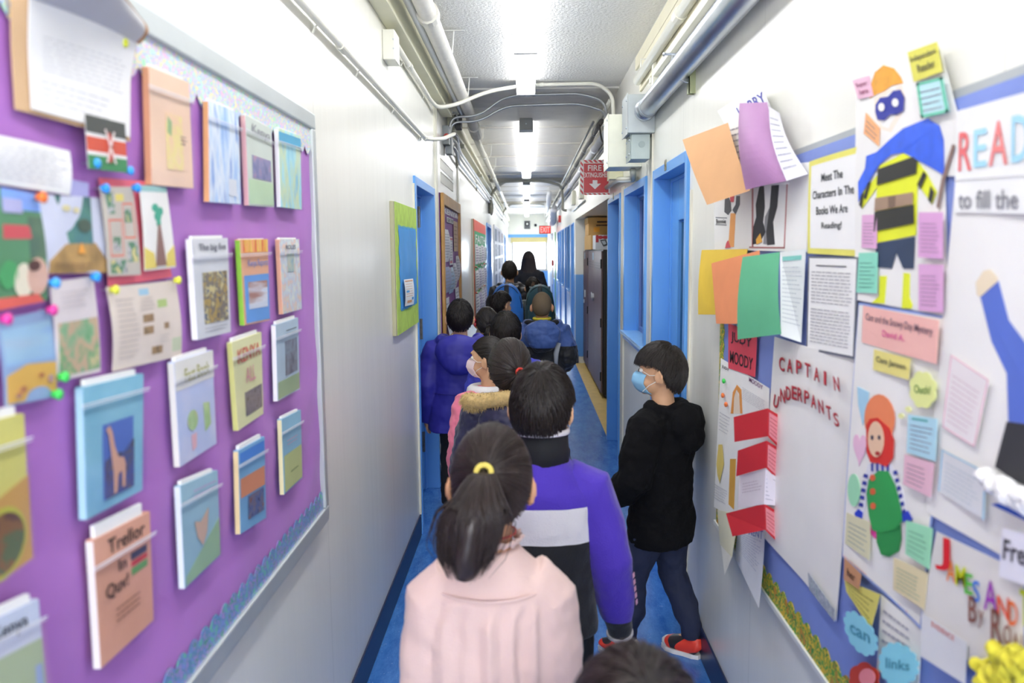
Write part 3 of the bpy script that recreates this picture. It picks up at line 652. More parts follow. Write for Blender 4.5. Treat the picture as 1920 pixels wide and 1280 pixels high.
# far white ducts, alarm, exit sign, speaker, camera
pipe('white_duct', bend([(.58, 17.0, 2.52), (.58, 17.6, 2.50), (.60, 18.1, 2.30), (.60, 19.2, 2.30)]), .075, mat('#f1f2f4', .4), 'thick white insulated duct dropping at the far right', n=18)
pipe('white_duct', bend([(.44, 15.6, 2.74), (.45, 16.6, 2.62), (.46, 18.9, 2.56)]), .05, mat('#e6e8ea', .4), 'slim white duct left of the thick far duct', n=14)
t = thing('fire_alarm', 'red fire alarm bell box on the right wall by the far duct', 'fire alarm', (XR, 16.6, 2.20))
MB().box(XR-.05, 16.5, 2.22, XR, 16.75, 2.36).build('box_body', mat('#c33a34', .4), t, bevel=.006)
MB().cyl((XR-.06, 16.62, 2.29), (1, 0, 0), .04, .02).build('strobe', mat('#e9dada', .3), t)
t = thing('pull_station', 'small red pull station low beside the end window', 'fire alarm', (XR, 21.3, 1.2))
MB().box(XR-.05, 21.2, 1.25, XR, 21.36, 1.40).build('box_body', mat('#b93a34', .4), t, bevel=.006)
MB().box(XR-.06, 21.25, 1.30, XR-.05, 21.31, 1.34).build('handle', M_WHITE, t)
MB().box(XR-.03, 21.6, .75, XR, 21.66, 1.22).build('paper_strip', M_WHITE, label='narrow white strip hanging under the red pull station', cat='paper')
# EXIT sign
ye = 19.5; A = atY(ye, 1011, 423); B = atY(ye, 1033, 438)
t = thing('exit_sign', 'lit red exit sign hanging near the end of the corridor', 'exit sign', (A[0]+.14, ye, B[2]))
MB().box(A[0], ye, B[2], B[0], ye+.05, A[2]).build('sign_case', mat('#6a4b48', .5), t, bevel=.004)
MB().box(A[0]+.012, ye-.004, B[2]+.012, B[0]-.012, ye, A[2]-.012).build('sign_face', emit('#f0443f', .35, 'sign_light'), t)
mb = MB(); Sheet([(A[0]+.03, ye-.006, A[2]-.03), (B[0]-.03, ye-.006, A[2]-.03), (B[0]-.03, ye-.006, B[2]+.03), (A[0]+.03, ye-.006, B[2]+.03)], (0, -1, 0)).text(mb, 'EXIT', 0, 0, 1, 1, 0)
mb.build('lettering', emit('#ffb9b0', .35, 'sign_light'), t)
MB().cyl((A[0]+.14, ye+.025, (A[2]+2.8)/2), (0, 0, 1), .01, 2.86-A[2]).build('stem', M_WHITE, t)
A = atY(Y1, 983, 414); B = atY(Y1, 994, 429); cx = (A[0]+B[0])/2; cz = (A[2]+B[2])/2
t = thing('loudspeaker', 'black and grey speaker high on the end wall over the window', 'speaker', (cx, Y1, B[2]))
MB().box(A[0], Y1-.05, B[2], B[0], Y1, A[2]).build('speaker_case', mat('#5f6064', .5), t, bevel=.006)
MB().cyl((cx, Y1-.055, cz+.03), (0, 1, 0), .075, .02).build('cone', mat('#1c1c20', .5), t)
MB().cyl((cx, Y1-.068, cz+.03), (0, 1, 0), .035, .008).build('dust_cap', M_WHITE, t)
A = atY(Y1, 1004, 422)
t = thing('security_camera', 'small round dark security camera on the end wall', 'camera', tuple(A))
MB().ell((A[0], Y1-.06, A[2]), (.05, .05, .05)).build('lens_dome', mat('#2e2e38', .2), t, smooth=True)
MB().cyl((A[0]+.05, Y1-.03, A[2]+.02), (0, 1, 0), .06, .06).build('mount', M_WHITE, t)
# fire extinguisher sign
yf = 6.84; A = atY(yf, 1088, 300); B = atY(yf, 1132, 365)
B[0] = XR-.001
t = thing('fire_sign', 'red and white fire extinguisher sign sticking out from the wall', 'sign', (A[0]+.1, yf, B[2]))
MB().box(A[0], yf, B[2], B[0], yf+.004, A[2]).build('sign_plate', mat('#e9e6e2', .4), t)
SH = Sheet([(A[0], yf, A[2]), (B[0], yf, A[2]), (B[0], yf, B[2]), (A[0], yf, B[2])], (0, -1, 0))
RED = mat('#cc3038', .35, var=.03)
mb = MB(); SH.rect(mb, .12, .10, .96, .94)
W_, H_ = .17, .12
for i in range(6): SH.poly(mb, [(.0, .10+i*.16), (.0, .02+i*.16), (.10, .12+i*.16), (.10, .20+i*.16)])
for i in range(6): SH.poly(mb, [(.10+i*.16, .0), (.19+i*.16, .0), (min(1, .29+i*.16), .08), (min(.99, .20+i*.16), .08)])
for i in range(6): SH.poly(mb, [(.10+i*.16, .955), (.19+i*.16, .955), (min(1, .25+i*.16), 1), (min(.99, .16+i*.16), 1)])
mb.build('red_field', RED, t)
mb = MB(); SH.text(mb, 'FIRE', .26, .15, .72, .31, .002); SH.text(mb, 'EXTINGUISHER', .10, .36, .97, .50, .002)
SH.poly(mb, [(.42, .58), (.58, .58), (.58, .68), (.70, .68), (.50, .84), (.30, .68), (.42, .68)], .002)
mb.build('lettering', mat('#f2eeea', .5), t)
# =================================================================== ALCOVE
ML1 = mat('#6e5856', .42, var=.05, scale=3); ML2 = mat('#5e4038', .42, var=.06)
MBLK = mat('#1b1716', .4)
def cabinet(y0, y1, label, m, handle=True, x=.815):
    t = thing('metal_locker', label, 'locker', (x+.3, (y0+y1)/2, 0))
    MB().box(x+.02, y0, .04, 1.55, y1, 1.655).build('body', MBLK, t, bevel=.004)
    MB().box(x+.06, y0+.03, .0, 1.5, y1-.03, .04).build('plinth', MBLK, t)
    ym = (y0+y1)/2
    for a, b in ((y0+.01, ym-.004), (ym+.004, y1-.01)):
        d = MB().box(x, a, .06, x+.018, b, 1.64).build('door', m, t, bevel=.003)
        mb = MB()
        for k in range(3): mb.box(x-.002, a+.08, 1.50-.03*k, x, b-.08, 1.507-.03*k)
        mb.build('vent_slots', MBLK, d)
    for z in (.25, .85, 1.50): MB().cyl((x-.004, y0+.004, z), (0, 0, 1), .008, .1, 10).build('hinge', MBLK, t)
    if handle:
        h = MB().cyl((x-.012, ym+.03, 1.08), (1, 0, 0), .045, .02, 20).build('handle_plate', M_GALV, t, smooth=False)
        MB().box(x-.035, ym+.02, 1.06, x-.02, ym+.04, 1.14).build('latch', mat('#dcdcdc', .2, metal=.9), t, bevel=.004)
    else:
        MB().box(x-.02, ym-.03, 1.0, x, ym-.01, 1.10).build('handle', M_GALV, t, bevel=.004)
        MB().box(x-.03, ym-.045, .92, x-.015, ym-.005, .97).build('padlock', M_GALV, t, bevel=.004)
    MB().box(x-.001, ym+.10, 1.53, x, ym+.2, 1.62).build('label_sticker', mat('#a9d2ea', .5), t)
cabinet(8.83, 10.75, 'brown two door metal cabinet with a round chrome handle in the alcove', ML1)
cabinet(10.78, 11.65, 'narrow brown cabinet with a padlock deepest in the alcove', ML2, handle=False)
MB().box(.80, 9.05, 1.656, .86, 9.2, 1.66).build('white_ledge', M_WHITE, label='small white strip lying on the edge of the cabinet', cat='paper')
KR = mat('#cfa86a', .7, var=.06, bump=.1)
def carton(x0, y0, z0, x1, y1, z1, label, lid=True):
    t = thing('cardboard_box', label, 'box', ((x0+x1)/2, (y0+y1)/2, z0))
    MB().box(x0, y0, z0, x1, y1, z1).build('carton', KR, t, bevel=.003)
    if lid: MB().box(x0-.008, y0-.008, z1-.07, x1+.008, y1+.008, z1+.006).build('lid', KR, t, bevel=.003)
    return t
t = carton(.80, 10.5, 1.842, 1.20, 11.1, 2.065, 'cardboard file box with an orange note, on top of the stack in the alcove')
MB().box(.91, 10.488, 2.00, 1.04, 10.4915, 2.025).box(.90, 10.488, 1.962, 1.06, 10.4915, 1.978).build('printed_mark', mat('#3a2a22', .7), t)
MB().box(.87, 10.496, 1.885, .945, 10.499, 1.945).build('sticky_note', mat('#efb04a', .7), t, label='orange sticky note')
MB().box(1.09, 10.488, 2.0, 1.17, 10.4915, 2.01).box(1.09, 10.488, 2.02, 1.16, 10.4915, 2.027).build('printed_lines', mat('#7a5b30', .7), t)
carton(.80, 10.10, 1.657, 1.20, 11.2, 1.840, 'cardboard file box under the one with the orange note', lid=False)
t = thing('printed_box', 'white printed product box with red and black pictures beside the lower carton', 'box', (1.0, 9.8, 1.657))
MB().box(.822, 9.70, 1.657, 1.18, 10.08, 1.83).build('carton', mat('#dfe3ea', .4), t, bevel=.003)
SB = Sheet([(.822, 9.70, 1.83), (1.10, 9.70, 1.83), (1.10, 9.70, 1.657), (.822, 9.70, 1.657)], (0, -1, 0))
mb = MB(); SB.disc(mb, .22, .16, .12, .12); SB.disc(mb, .42, .16, .12, .12); SB.rect(mb, .02, .0, .14, .5); mb.build('red_print', mat('#c7303c', .4), t)
mb = MB(); SB.poly(mb, [(.2, .35), (.45, .3), (.55, .7), (.35, .8)]); SB.rect(mb, .5, .02, .99, .12); SB.disc(mb, .78, .45, .16, .18); mb.build('dark_picture', mat('#3b3f46', .4), t)
mb = MB(); SB.poly(mb, [(.26, .42), (.42, .38), (.48, .62), (.36, .68)], .002); SB.disc(mb, .78, .45, .09, .1, .002); mb.build('pale_picture', mat('#c9d2da', .4), t)
# curtain seen through the glazed door, and a coat stand in the classroom window
mb = MB(); v = []; f = []
for i in range(30):
    yy = 3.60+.42*i/29; xx = XR+.155+.012*math.sin(i*1.5)
    v += [(xx, yy, .65), (xx, yy, 1.33), (xx+.004, yy, .65), (xx+.004, yy, 1.33)]
for i in range(29):
    a, b = 4*i, 4*i+4; f += [(a, a+1, b+1, b), (a+2, b+2, b+3, a+3), (a+1, a+3, b+3, b+1), (a, b, b+2, a+2)]
mb.add(v, f); mb.build('curtain', mat('#d9a6cf', .8, var=.15, scale=30), smooth=True, label='pink curtain hanging behind the glazed panel of the blue door', cat='curtain')
# =================================================================== LEFT WALL: the purple board
OB = .020                                           # thickness of the board
M_PAPER = mat('#f1f0ee', .7, var=.02); M_INK = mat('#3b3d44', .7); M_GINK = mat('#9a9aa0', .7)
def purple(c='#b070c4', sc=5):
    m = mat(c, .62, var=.07, scale=3, bump=.55, bscale=sc, sheen=.1); return m
by0, by1, bz0, bz1 = -.15, 2.345, .845, 2.045
bd = thing('bulletin_board', 'large purple papered bulletin board in a grey frame on the left wall', 'bulletin board', (XL, 1.1, bz0))
MB().box(XL, by0, bz0, XL+.012, by1, bz1).build('backing', M_GREY, bd)
# crinkled purple paper
mb = MB(); NX, NZ = 120, 60; fw = .045
def wr(y, z): return .0014*(math.sin(y*23+3*math.sin(z*9))+math.sin(z*31+4*math.sin(y*7))*.7+math.sin(y*61+z*47)*.3)
k = 0; v = []; f = []
for i in range(NX+1):
    for j in range(NZ+1):
        y = by0+fw*.6+(by1-by0-fw*1.2)*i/NX; z = bz0+fw*.6+(bz1-bz0-fw*1.2)*j/NZ
        v.append((XL+.0165+wr(y, z), y, z))
for i in range(NX):
    for j in range(NZ):
        a = i*(NZ+1)+j; f.append((a, a+NZ+1, a+NZ+2, a+1))
mb.add(v, f).build('purple_paper', purple(), bd, smooth=True)
MF = mat('#c2c8c8', .35, metal=.35, var=.04)
MB().box(XL, by0, bz1-fw, XL+.030, by1, bz1).box(XL, by0, bz0, XL+.030, by1, bz0+fw).box(XL, by1-fw*.8, bz0+fw, XL+.030, by1, bz1-fw).box(XL, by0, bz0+fw, XL+.030, by0+fw, bz1-fw).build('frame', MF, bd, bevel=.004)
M_HOLO = art(['#a4ecc0', '#f2b8dc', '#b4d0fa', '#f8eaa8', '#a8bcf8', '#c8f4d4'], 75, .3, 1, True, 'speckled_border')
M_HOLO2 = art(['#6fc4b0', '#8c9ce0', '#5f97b8', '#b79cdc', '#4f9f92'], 60, .3, 2, True, 'speckled_border')
def scallop(mb, x, ya, yb, ze, w, up, step=.055, t=.0012):
    n = int((yb-ya)/step); pts = [(ya, ze), (yb, ze)]; edge = []
    for i in range(n*8+1):
        y = ya+(yb-ya)*i/(n*8); ph = (i % 8)/8
        edge.append((y, ze+up*(w*.72+w*.28*abs(math.sin(pi*ph)))))
    for i in range(len(edge)-1):
        (a, za), (b, zb) = edge[i], edge[i+1]
        polyprism(mb, [(x, a, ze), (x, b, ze), (x, b, zb), (x, a, za)], (1 if x < 0 else -1, 0, 0), t)
    return mb
scallop(MB(), XL+.0205, by0+fw, by1-fw*.8, bz1-fw, .075, -1).build('border_strip', M_HOLO, bd, label='pastel speckled scalloped border along the top')
scallop(MB(), XL+.0205, by0+fw, by1-fw*.8, bz0+fw, .06, 1, .05).build('border_strip', M_HOLO2, bd, label='teal speckled scalloped border along the bottom')

M_BAG = glass('#ffffff', .12, .05)
M_ZIP = mat('#eeeef2', .25, var=.02)
def booklet(P, label, cover, pages=.035, parts=None, spine=None, zipv=.18, pageskew=.0):
    C = quadL(P, .036); n = np.array(NL); base = Sheet(C, n)
    c = sum(C)/4; t = thing('bagged_booklet', label, 'booklet', (XL+.03, c[1], min(p[2] for p in C)), 'bagged booklets on the purple board')
    mb = MB(); base.rect(mb, 0, 0, 1, 1, -.011, .011); mb.build('cover', cover, t)
    mb = MB(); base.rect(mb, -.008, .01, .0, 1, -.0105, .0100); mb.build('spine', spine or M_PAPER, t)
    if pages: mb = MB(); base.rect(mb, .06, -pages, .88, .5, -.009, .006); mb.build('pages', M_PAPER, t)
    for nm, m, fn in (parts or []):
        mb = MB(); fn(base, mb); mb.build(nm, m, t)
    mb = MB(); base.rect(mb, -.05, zipv-.012, 1.04, 1.02, .0030, .0003); bag = mb.build('plastic_bag', M_BAG, t)
    mb = MB(); base.rect(mb, -.075, zipv-.016, 1.06, zipv-.008, .004, .002); base.rect(mb, -.06, zipv+.008, 1.05, zipv+.013, .004, .0015); mb.build('zip_strip', M_ZIP, bag)
    return t
def R4(*q): return lambda s, mb: s.rect(mb, *q)
def TX(st, *q): return lambda s, mb: s.text(mb, st, *q)
def MULTI(*fs):
    def g(s, mb):
        for f in fs: f(s, mb)
    return g
def PL(*P): return lambda s, mb: s.poly(mb, P)
def DC(*q): return lambda s, mb: s.disc(mb, *q)
def LN(*q, **k): return lambda s, mb: s.lines(mb, *q, **k)
PK = mat
booklet([(279,124),(354,155),(363,353),(285,346)], 'peach booklet with a faint yellow drawing, first in the top row', mat('#f0cdb2', .7), .03,
        [('drawing', art(['#f0cdb2','#eddb8c','#efc9a6','#f0cdb2'], 30), R4(.35,.35,.75,.85)), ('green_scribble', mat('#9db884', .7), PL((.38,.38),(.48,.42),(.46,.55),(.37,.52))), ('lettering', mat('#8a6f5a', .7), MULTI(LN(.68,.52,.86,.62,3)))], mat('#c98e6a', .7))
booklet([(391,188),(447,212),(452,383),(393,378)], 'blue streaked booklet, second in the top row', art(['#8fb6ea','#b7d2f4','#e4ecf6','#86a8e0'], 16, vec=(1, 3, .6)), .03,
        [('drawing', mat('#dfe2ea', .7), R4(.6,.74,.85,.92))], mat('#d9a06c', .7))
booklet([(460,215),(509,242),(514,388),(467,385)], 'grey and green booklet with a dark photo, third in the top row', mat('#cfd8cf', .7), .02,
        [('photo_print', art(['#4d5f90','#8a86b4','#c38a94'], 30), R4(.18,.42,.9,.68)), ('lettering', M_GINK, TX('Kenya', .2,.06,.9,.2)), ('green_field', mat('#bfd8b4', .7), R4(.02,.70,.98,.98))], mat('#e0b0b0', .7))
booklet([(522,240),(563,255),(566,393),(527,388)], 'light turquoise booklet, last in the top row by the frame corner', art(['#8ed0e2','#a9dfea','#cfe0b8','#88c8e0'], 14, vec=(1, 2, .7)), .02,
        [('dark_band', mat('#58a8cc', .7), R4(.0,.04,1,.17))])
booklet([(359,448),(427,446),(433,622),(371,637)], 'white booklet with a yellow and brown photo, first in the second row', mat('#dcdde0', .6), .03,
        [('photo_print', art(['#4f4f5c','#b79a4c','#7d7468','#d6c78a','#55607c'], 38, sharp=True), R4(.22,.34,.92,.86)), ('lettering', mat('#4c4f60', .7), TX('The big five', .15,.05,.9,.14)), ('small_text', M_GINK, LN(.2,.89,.9,.96,2))])
booklet([(450,449),(502,448),(506,600),(459,610)], 'striped orange and blue booklet with a green spine, second in the second row', mat('#efb48a', .6), .01,
        [('stripes', art(['#d9604c','#e8a04c','#e6cf5c','#ef9a70'], 30, vec=(1, 4, .3), sharp=True), R4(.08,.0,.98,.15)), ('lettering', mat('#6f86c8', .7), TX('Kenya Reports', .2,.24,.95,.34)), ('blue_panel', mat('#6ea4e4', .6), R4(.06,.42,.98,.98)), ('photo_print', art(['#c9d4e4','#dfe2ea','#b28472','#a8755e'], 12, vec=(1, .3, 3)), lambda s, mb: s.rect(mb, .18,.5,.9,.82,.0014))], mat('#8cc63c', .6))
booklet([(524,448),(561,448),(566,579),(531,589)], 'pale booklet covered in coloured doodles, last in the second row', art(['#e2d9cc','#dfe4dc','#c8d2e0','#e8c9b8','#d8dccc'], 45), .02,
        [('picture', art(['#7aa6c4','#b8c6b8','#cfc7b0'], 40), R4(.32,.2,.66,.45)), ('lettering', mat('#55505c', .7), TX('ROLES', .25,.08,.75,.14))], mat('#d9a688', .7))
booklet([(156,726),(269,700),(267,918),(163,974)], 'big light blue booklet with a giraffe photo', art(['#7fb8cf','#8fc4d8','#78b0cc'], 8), .05,
        [('photo_print', mat('#5b78c4', .5), R4(.27,.33,.80,.92)), ('trees', art(['#4d4c58','#5b5a74','#4a5a90','#6a6064'], 55, sharp=True), lambda s, mb: s.poly(mb, [(.28,.62),(.45,.58),(.62,.60),(.80,.52),(.80,.92),(.28,.92)], .0020)),
         ('giraffe', mat('#c79a86', .6), lambda s, mb: (s.poly(mb, [(.30,.37),(.36,.35),(.40,.40),(.44,.52),(.50,.62),(.60,.64),(.63,.70),(.62,.88),(.58,.88),(.57,.74),(.50,.76),(.47,.90),(.43,.90),(.42,.72),(.37,.52),(.345,.42)], .003)))], mat('#a9cfe0', .6), zipv=.14)
booklet([(326,679),(398,656),(406,831),(338,875)], 'pale blue booklet with two small figures drawn on it', art(['#cdd3ee','#c0ccec','#d6d8ec'], 10), .04,
        [('title_band', mat('#e4e2dc', .7), R4(.0,.0,1,.28)), ('title_lettering', mat('#a8a860', .7), lambda s, mb: s.text(mb, 'Fact Book', .2,.09,.85,.22,.0035)), ('drawing', art(['#c8dca8','#a8c88c','#e0c8a0'], 30), MULTI(DC(.36,.62,.13,.1), PL((.66,.5),(.82,.52),(.84,.75),(.68,.8)))), ('pink_drawing', mat('#e6b8c0', .7), PL((.3,.76),(.44,.76),(.42,.9),(.32,.92)))], mat('#e0ded4', .6))
booklet([(435,642),(490,622),(494,775),(447,807)], 'pale yellow booklet with bright letters and a brown photo', mat('#dfdfae', .7), .04,
        [('lettering', mat('#d1675c', .7), TX('KENYA', .12,.1,.9,.26)), ('second_line', mat('#e0a0a8', .7), TX('ALL', .35,.34,.7,.52)), ('photo_print', art(['#6d6266','#8a8288','#55504c'], 60), R4(.3,.62,.94,.9))], mat('#cfcf80', .7))
booklet([(517,609),(559,595),(562,729),(521,752)], 'blue grey booklet with a dark elephant photo by the frame', mat('#b4c8d8', .6), .04,
        [('photo_print', art(['#55586c','#7b7a84','#8d98a8','#4a4c50'], 30), R4(.36,.26,.9,.72)), ('green_field', mat('#9cb08c', .7), R4(.02,.76,.98,.98)), ('lettering', M_INK, LN(.4,.1,.9,.2,2))])
booklet([(-62,800),(45,775),(59,1045),(-58,1130)], 'yellow booklet with a dark round picture, cut off by the photo edge', mat('#d2cc74', .7), .06,
        [('tan_field', mat('#c79c58', .7), PL((.4,.5),(1,.42),(1,1),(.3,1))), ('round_picture', art(['#5b4038','#7d5a3c','#58684c','#a8552e'], 20, sharp=True), lambda s, mb: s.disc(mb, .5,.78,.36,.19,.0025)), ('green_ring', mat('#b8b848', .7), lambda s, mb: s.disc(mb, .5,.78,.41,.225,.0015))], mat('#e8e6d8', .7))
booklet([(175,1013),(281,958),(288,1162),(190,1253)], 'peach booklet with handwritten black letters and a small flag drawing', mat('#dfa68e', .7), .10,
        [('lettering', mat('#2e2226', .7), MULTI(TX('Trellor', .2,.05,.86,.17), TX('In', .36,.26,.5,.35), TX('Quv!', .13,.40,.52,.53))), ('small_text', mat('#8f6654', .7), LN(.28,.62,.8,.76,3)),
         ('flag_black', mat('#4b4e62', .7), R4(.60,.27,.90,.33)), ('flag_red', mat('#c9484e', .7), R4(.60,.345,.90,.385)), ('flag_green', mat('#6ea463', .7), R4(.60,.40,.90,.46))], mat('#e8e2dc', .7), zipv=.21)
booklet([(338,911),(408,881),(413,1040),(347,1103)], 'blue and green booklet with a pale brown animal drawing', mat('#9cc0d0', .7), .04,
        [('drawing', mat('#cfb09c', .7), PL((.3,.42),(.46,.46),(.68,.36),(.62,.6),(.5,.72),(.36,.6))), ('green_hill', mat('#9cbc98', .7), PL((.03,.9),(.5,.74),(.98,.55),(.98,.98),(.03,.98))), ('lettering', mat('#b8a0c8', .7), LN(.3,.08,.9,.2,2))], mat('#dfe6ea', .7))
booklet([(447,845),(496,818),(499,970),(451,1001)], 'blue and orange booklet with a dark blue photo', mat('#7cb0d8', .7), .05,
        [('blue_top', mat('#4a84d4', .6), R4(.04,.04,.96,.16)), ('orange_band', mat('#d9906c', .7), R4(.04,.35,.96,.58)), ('photo_print', art(['#3c4068','#5b6a9c','#7a7488','#8a5c50'], 45, sharp=True), lambda s, mb: s.rect(mb, .28,.60,.88,.88,.002))], mat('#e6cf9c', .7))
booklet([(528,786),(564,768),(567,895),(533,927)], 'small blue over green booklet lowest by the frame', mat('#8fbcd4', .7), .03,
        [('pink_line', mat('#c8a4c0', .7), LN(.2,.30,.8,.40,2)), ('yellow_green_field', mat('#c0c88c', .7), R4(.05,.5,.97,.98)), ('small_text', mat('#7a8a60', .7), LN(.35,.74,.8,.8,1))], mat('#e8dfae', .7))
booklet([(-30,1170),(72,1122),(92,1330),(-22,1400)], 'pale blue and green booklet in the lower corner with dark handwriting', mat('#c6cfe2', .7), .07,
        [('lettering', M_INK, TX('Kenya', .1,.06,.74,.22)), ('green_field', mat('#a3b894', .7), R4(.02,.34,.98,1)), ('blue_strip', mat('#8fa8d0', .7), lambda s, mb: s.rect(mb, .8,.55,.92,1,.002))], mat('#e8e6e0', .7))

def paperL(P, label, m, parts=None, off=.026, bend=None, name='pinned_sheet', cat='paper', group=None, t=.001, under=None):
    C = quadL(P, off); c = sum(C)/4; s = Sheet(C, NL, bend)
    r = thing(name, label, cat, (XL+.02, c[1], min(p[2] for p in C)), group)
    mb = MB(); s.rect(mb, 0, 0, 1, 1, 0, t); mb.build('sheet', m, r, smooth=False)
    for nm, mm, fn in (parts or []):
        mb = MB(); fn(s, mb); mb.build(nm, mm, r)
    return r
def puffy(a=.012, b=.008): return lambda u, v: a*.25*math.sin(pi*u)+b*.35*math.sin(pi*v)+.0012*math.sin(5*u+3*v)
# the letter with the folded top corner
C = quadL([(14,-18),(244,58),(243,266),(27,205)], .024); Sx = Sheet(C, NL, lambda u, v: .005*math.sin(pi*u)+.030*max(0, .45-v)**1.2*(.3+u))
r = thing('pinned_letter', 'long white letter on tan backing, curling off the top of the purple board', 'letter', (XL+.02, C[0][1], C[3][2]))
mb = MB(); Sx.rect(mb, 0, 0, 1, 1, 0, .0012); mb.build('backing_card', mat('#d9b48a', .7), r)
mb = MB(); Sx.rect(mb, .09, -.02, .975, .965, .003, .001); mb.build('letter_sheet', M_PAPER, r)
mb = MB(); Sx.lines(mb, .18, .30, .9, .62, 8, .0042, .1, .16); Sx.lines(mb, .16, .68, .8, .9, 4, .0042, .3, .16); mb.build('printed_text', mat('#c9c9cc', .7), r)
T1 = [Sx.pt(.09, 0, .006), Sx.pt(1.0, 0, .006)]
D1 = atY(T1[1][1]*.985+.0, 262, 33); E1 = atY(T1[0][1], 110, -60)
Sf = Sheet([E1+np.array([.05, .0, 0]), D1, Sx.pt(.985, .12, .004), Sx.pt(.09, .02, .004)], NL, lambda u, v: .012*math.sin(pi*v))
mb = MB(); Sf.rect(mb, 0, 0, 1, 1, 0, .001); mb.build('folded_corner', mat('#cfcdcc', .7), r)
mb = MB(); Sf.rect(mb, 0, -.02, 1.0, .03, .001, .001); Sf.rect(mb, .97, 0, 1.01, 1, .001, .001); mb.build('tan_edge', mat('#b98d66', .7), r)
# flag
paperL([(158,213),(233,232),(238,324),(165,316)], 'small printed flag with black, red and green bands', mat('#e9e6e2', .5), [
    ('black_band', mat('#4a4d48', .5), R4(0,0,1,.32)), ('red_band', mat('#d2543c', .5), R4(0,.39,1,.66)), ('green_band', mat('#3f8a55', .5), R4(0,.73,1,1)),
    ('shield', mat('#c9584c', .5), lambda s, mb: s.disc(mb, .54, .55, .07, .30, .002)), ('spears', mat('#ecdcd6', .5), lambda s, mb: (s.poly(mb, [(.42,.22),(.45,.2),(.68,.84),(.65,.86)], .0026), s.poly(mb, [(.65,.22),(.68,.24),(.45,.86),(.42,.84)], .0026)))], off=.036, name='printed_flag', cat='flag')
paperL([(-34,248),(131,283),(128,366),(-34,340)], 'white typed sheet at the left edge of the purple board', M_PAPER, [('printed_text', mat('#b6b6bc', .7), LN(.05,.1,.95,.9,8,th=.18))], bend=puffy())
paperL([(131,336),(165,343),(165,374),(131,368)], 'small lilac card beside the typed sheet', mat('#a9a8d8', .7))
paperL([(-45,345),(73,364),(87,562),(-45,590)], 'picture book cover of a child at the left edge', mat('#5a8f68', .5), [
    ('blue_sky', mat('#82aaf0', .5), R4(.3,0,.98,.17)), ('lilac_title', mat('#b4b4dc', .5), lambda s, mb: s.rect(mb, .3,.08,.62,.2,.0018)), ('red_roof', mat('#d0565c', .5), R4(.3,.30,.78,.42)), ('dark_tree', art(['#4b6a5c','#5d7a60','#6a7a6a'], 20), R4(.72,.22,1,.6)),
    ('child_face', mat('#d9b09c', .5), lambda s, mb: s.disc(mb, .82, .76, .17, .17, .002)), ('child_hair', mat('#5b3c38', .5), lambda s, mb: s.disc(mb, .76, .66, .1, .05, .0026)), ('green_shape', mat('#4fa566', .5), lambda s, mb: s.disc(mb, .38, .72, .13, .12, .0018)),
    ('cream_shirt', mat('#e4dcc4', .5), lambda s, mb: s.disc(mb, .60, .78, .14, .15, .0018)), ('red_base', mat('#e66a5e', .5), lambda s, mb: s.poly(mb, [(.2,.9),(.8,.92),(.9,1),(.2,1)], .003))], bend=puffy(), name='book_cover', cat='book cover')
paperL([(70,364),(190,371),(198,511),(87,513)], 'storybook poster of a green forest and a brown hill', mat('#cfd3e4', .5), [
    ('night_forest', art(['#3f6a66','#568a7c','#4a7a84','#6a9a74'], 14), lambda s, mb: s.poly(mb, [(.2,0),(.78,0),(.76,.62),(.36,.62)])), ('yellow_flowers', mat('#ddd3a0', .5), lambda s, mb: (s.disc(mb, .34,.16,.06,.04,.002), s.disc(mb, .5,.18,.05,.035,.002))), ('dark_bush', mat('#4d5f50', .5), lambda s, mb: s.disc(mb, .62, .38, .12, .09, .002)),
    ('brown_hill', art(['#a8865a','#c09a60','#8f744c'], 18), PL((.3,.62),(.8,.6),(1,.84),(1,1),(.02,1),(.04,.84))), ('caption', mat('#8a6a4c', .6), LN(.12,.86,.9,.96,2,h=.003)), ('fire', mat('#efa648', .5), lambda s, mb: s.poly(mb, [(.48,.74),(.54,.6),(.6,.74)], .003))], bend=puffy(.008, .004))
paperL([(185,333),(281,340),(322,519),(203,538)], 'pink backing sheet behind two children pages', mat('#ef6f84', .6), off=.024)
paperL([(186,350),(249,350),(262,515),(202,518)], 'collage page with red outlined boxes, on the pink backing', mat('#c4bcb0', .6), [
    ('red_boxes', mat('#e0705c', .6), lambda s, mb: [s.rect(mb, *q) for q in ((.1,.36,.5,.38),(.1,.36,.12,.78),(.48,.36,.5,.78),(.1,.76,.5,.78),(.55,.18,.92,.2),(.55,.18,.57,.58),(.9,.18,.92,.58),(.55,.56,.92,.58))]),
    ('pictures', art(['#7a7c80','#b9b6b8','#5f8a6c','#d4c98c'], 40, sharp=True), lambda s, mb: [s.rect(mb, *q) for q in ((.1,.06,.3,.3),(.2,.56,.42,.72),(.6,.25,.85,.4),(.62,.62,.95,.85),(.08,.82,.55,.97))]),
    ('yellow_patch', mat('#e0cf70', .6), R4(.35,.08,.62,.16))], off=.031, bend=puffy(.008, .003))
paperL([(260,347),(312,350),(327,501),(270,508)], 'white drawing of a green tree on yellow ground, on the pink backing', mat('#ebe9e4', .6), [
    ('tree_crown', mat('#46a98c', .6), lambda s, mb: [s.disc(mb, *q) for q in ((.42,.26,.12,.05),(.62,.3,.1,.05),(.5,.36,.13,.06),(.52,.44,.08,.05))]), ('tree_trunk', mat('#8f6e66', .6), lambda s, mb: s.poly(mb, [(.48,.46),(.56,.46),(.66,.96),(.34,.96)], .002)), ('yellow_ground', mat('#e0cc6c', .6), lambda s, mb: (s.poly(mb, [(0,.72),(.3,.8),(.36,.98),(0,.98)]), s.poly(mb, [(1,.72),(.72,.82),(.66,.98),(1,.98)]))), ('teal_top', mat('#9cc8c4', .6), R4(0,0,1,.07))], off=.031, bend=puffy(.008, .003))
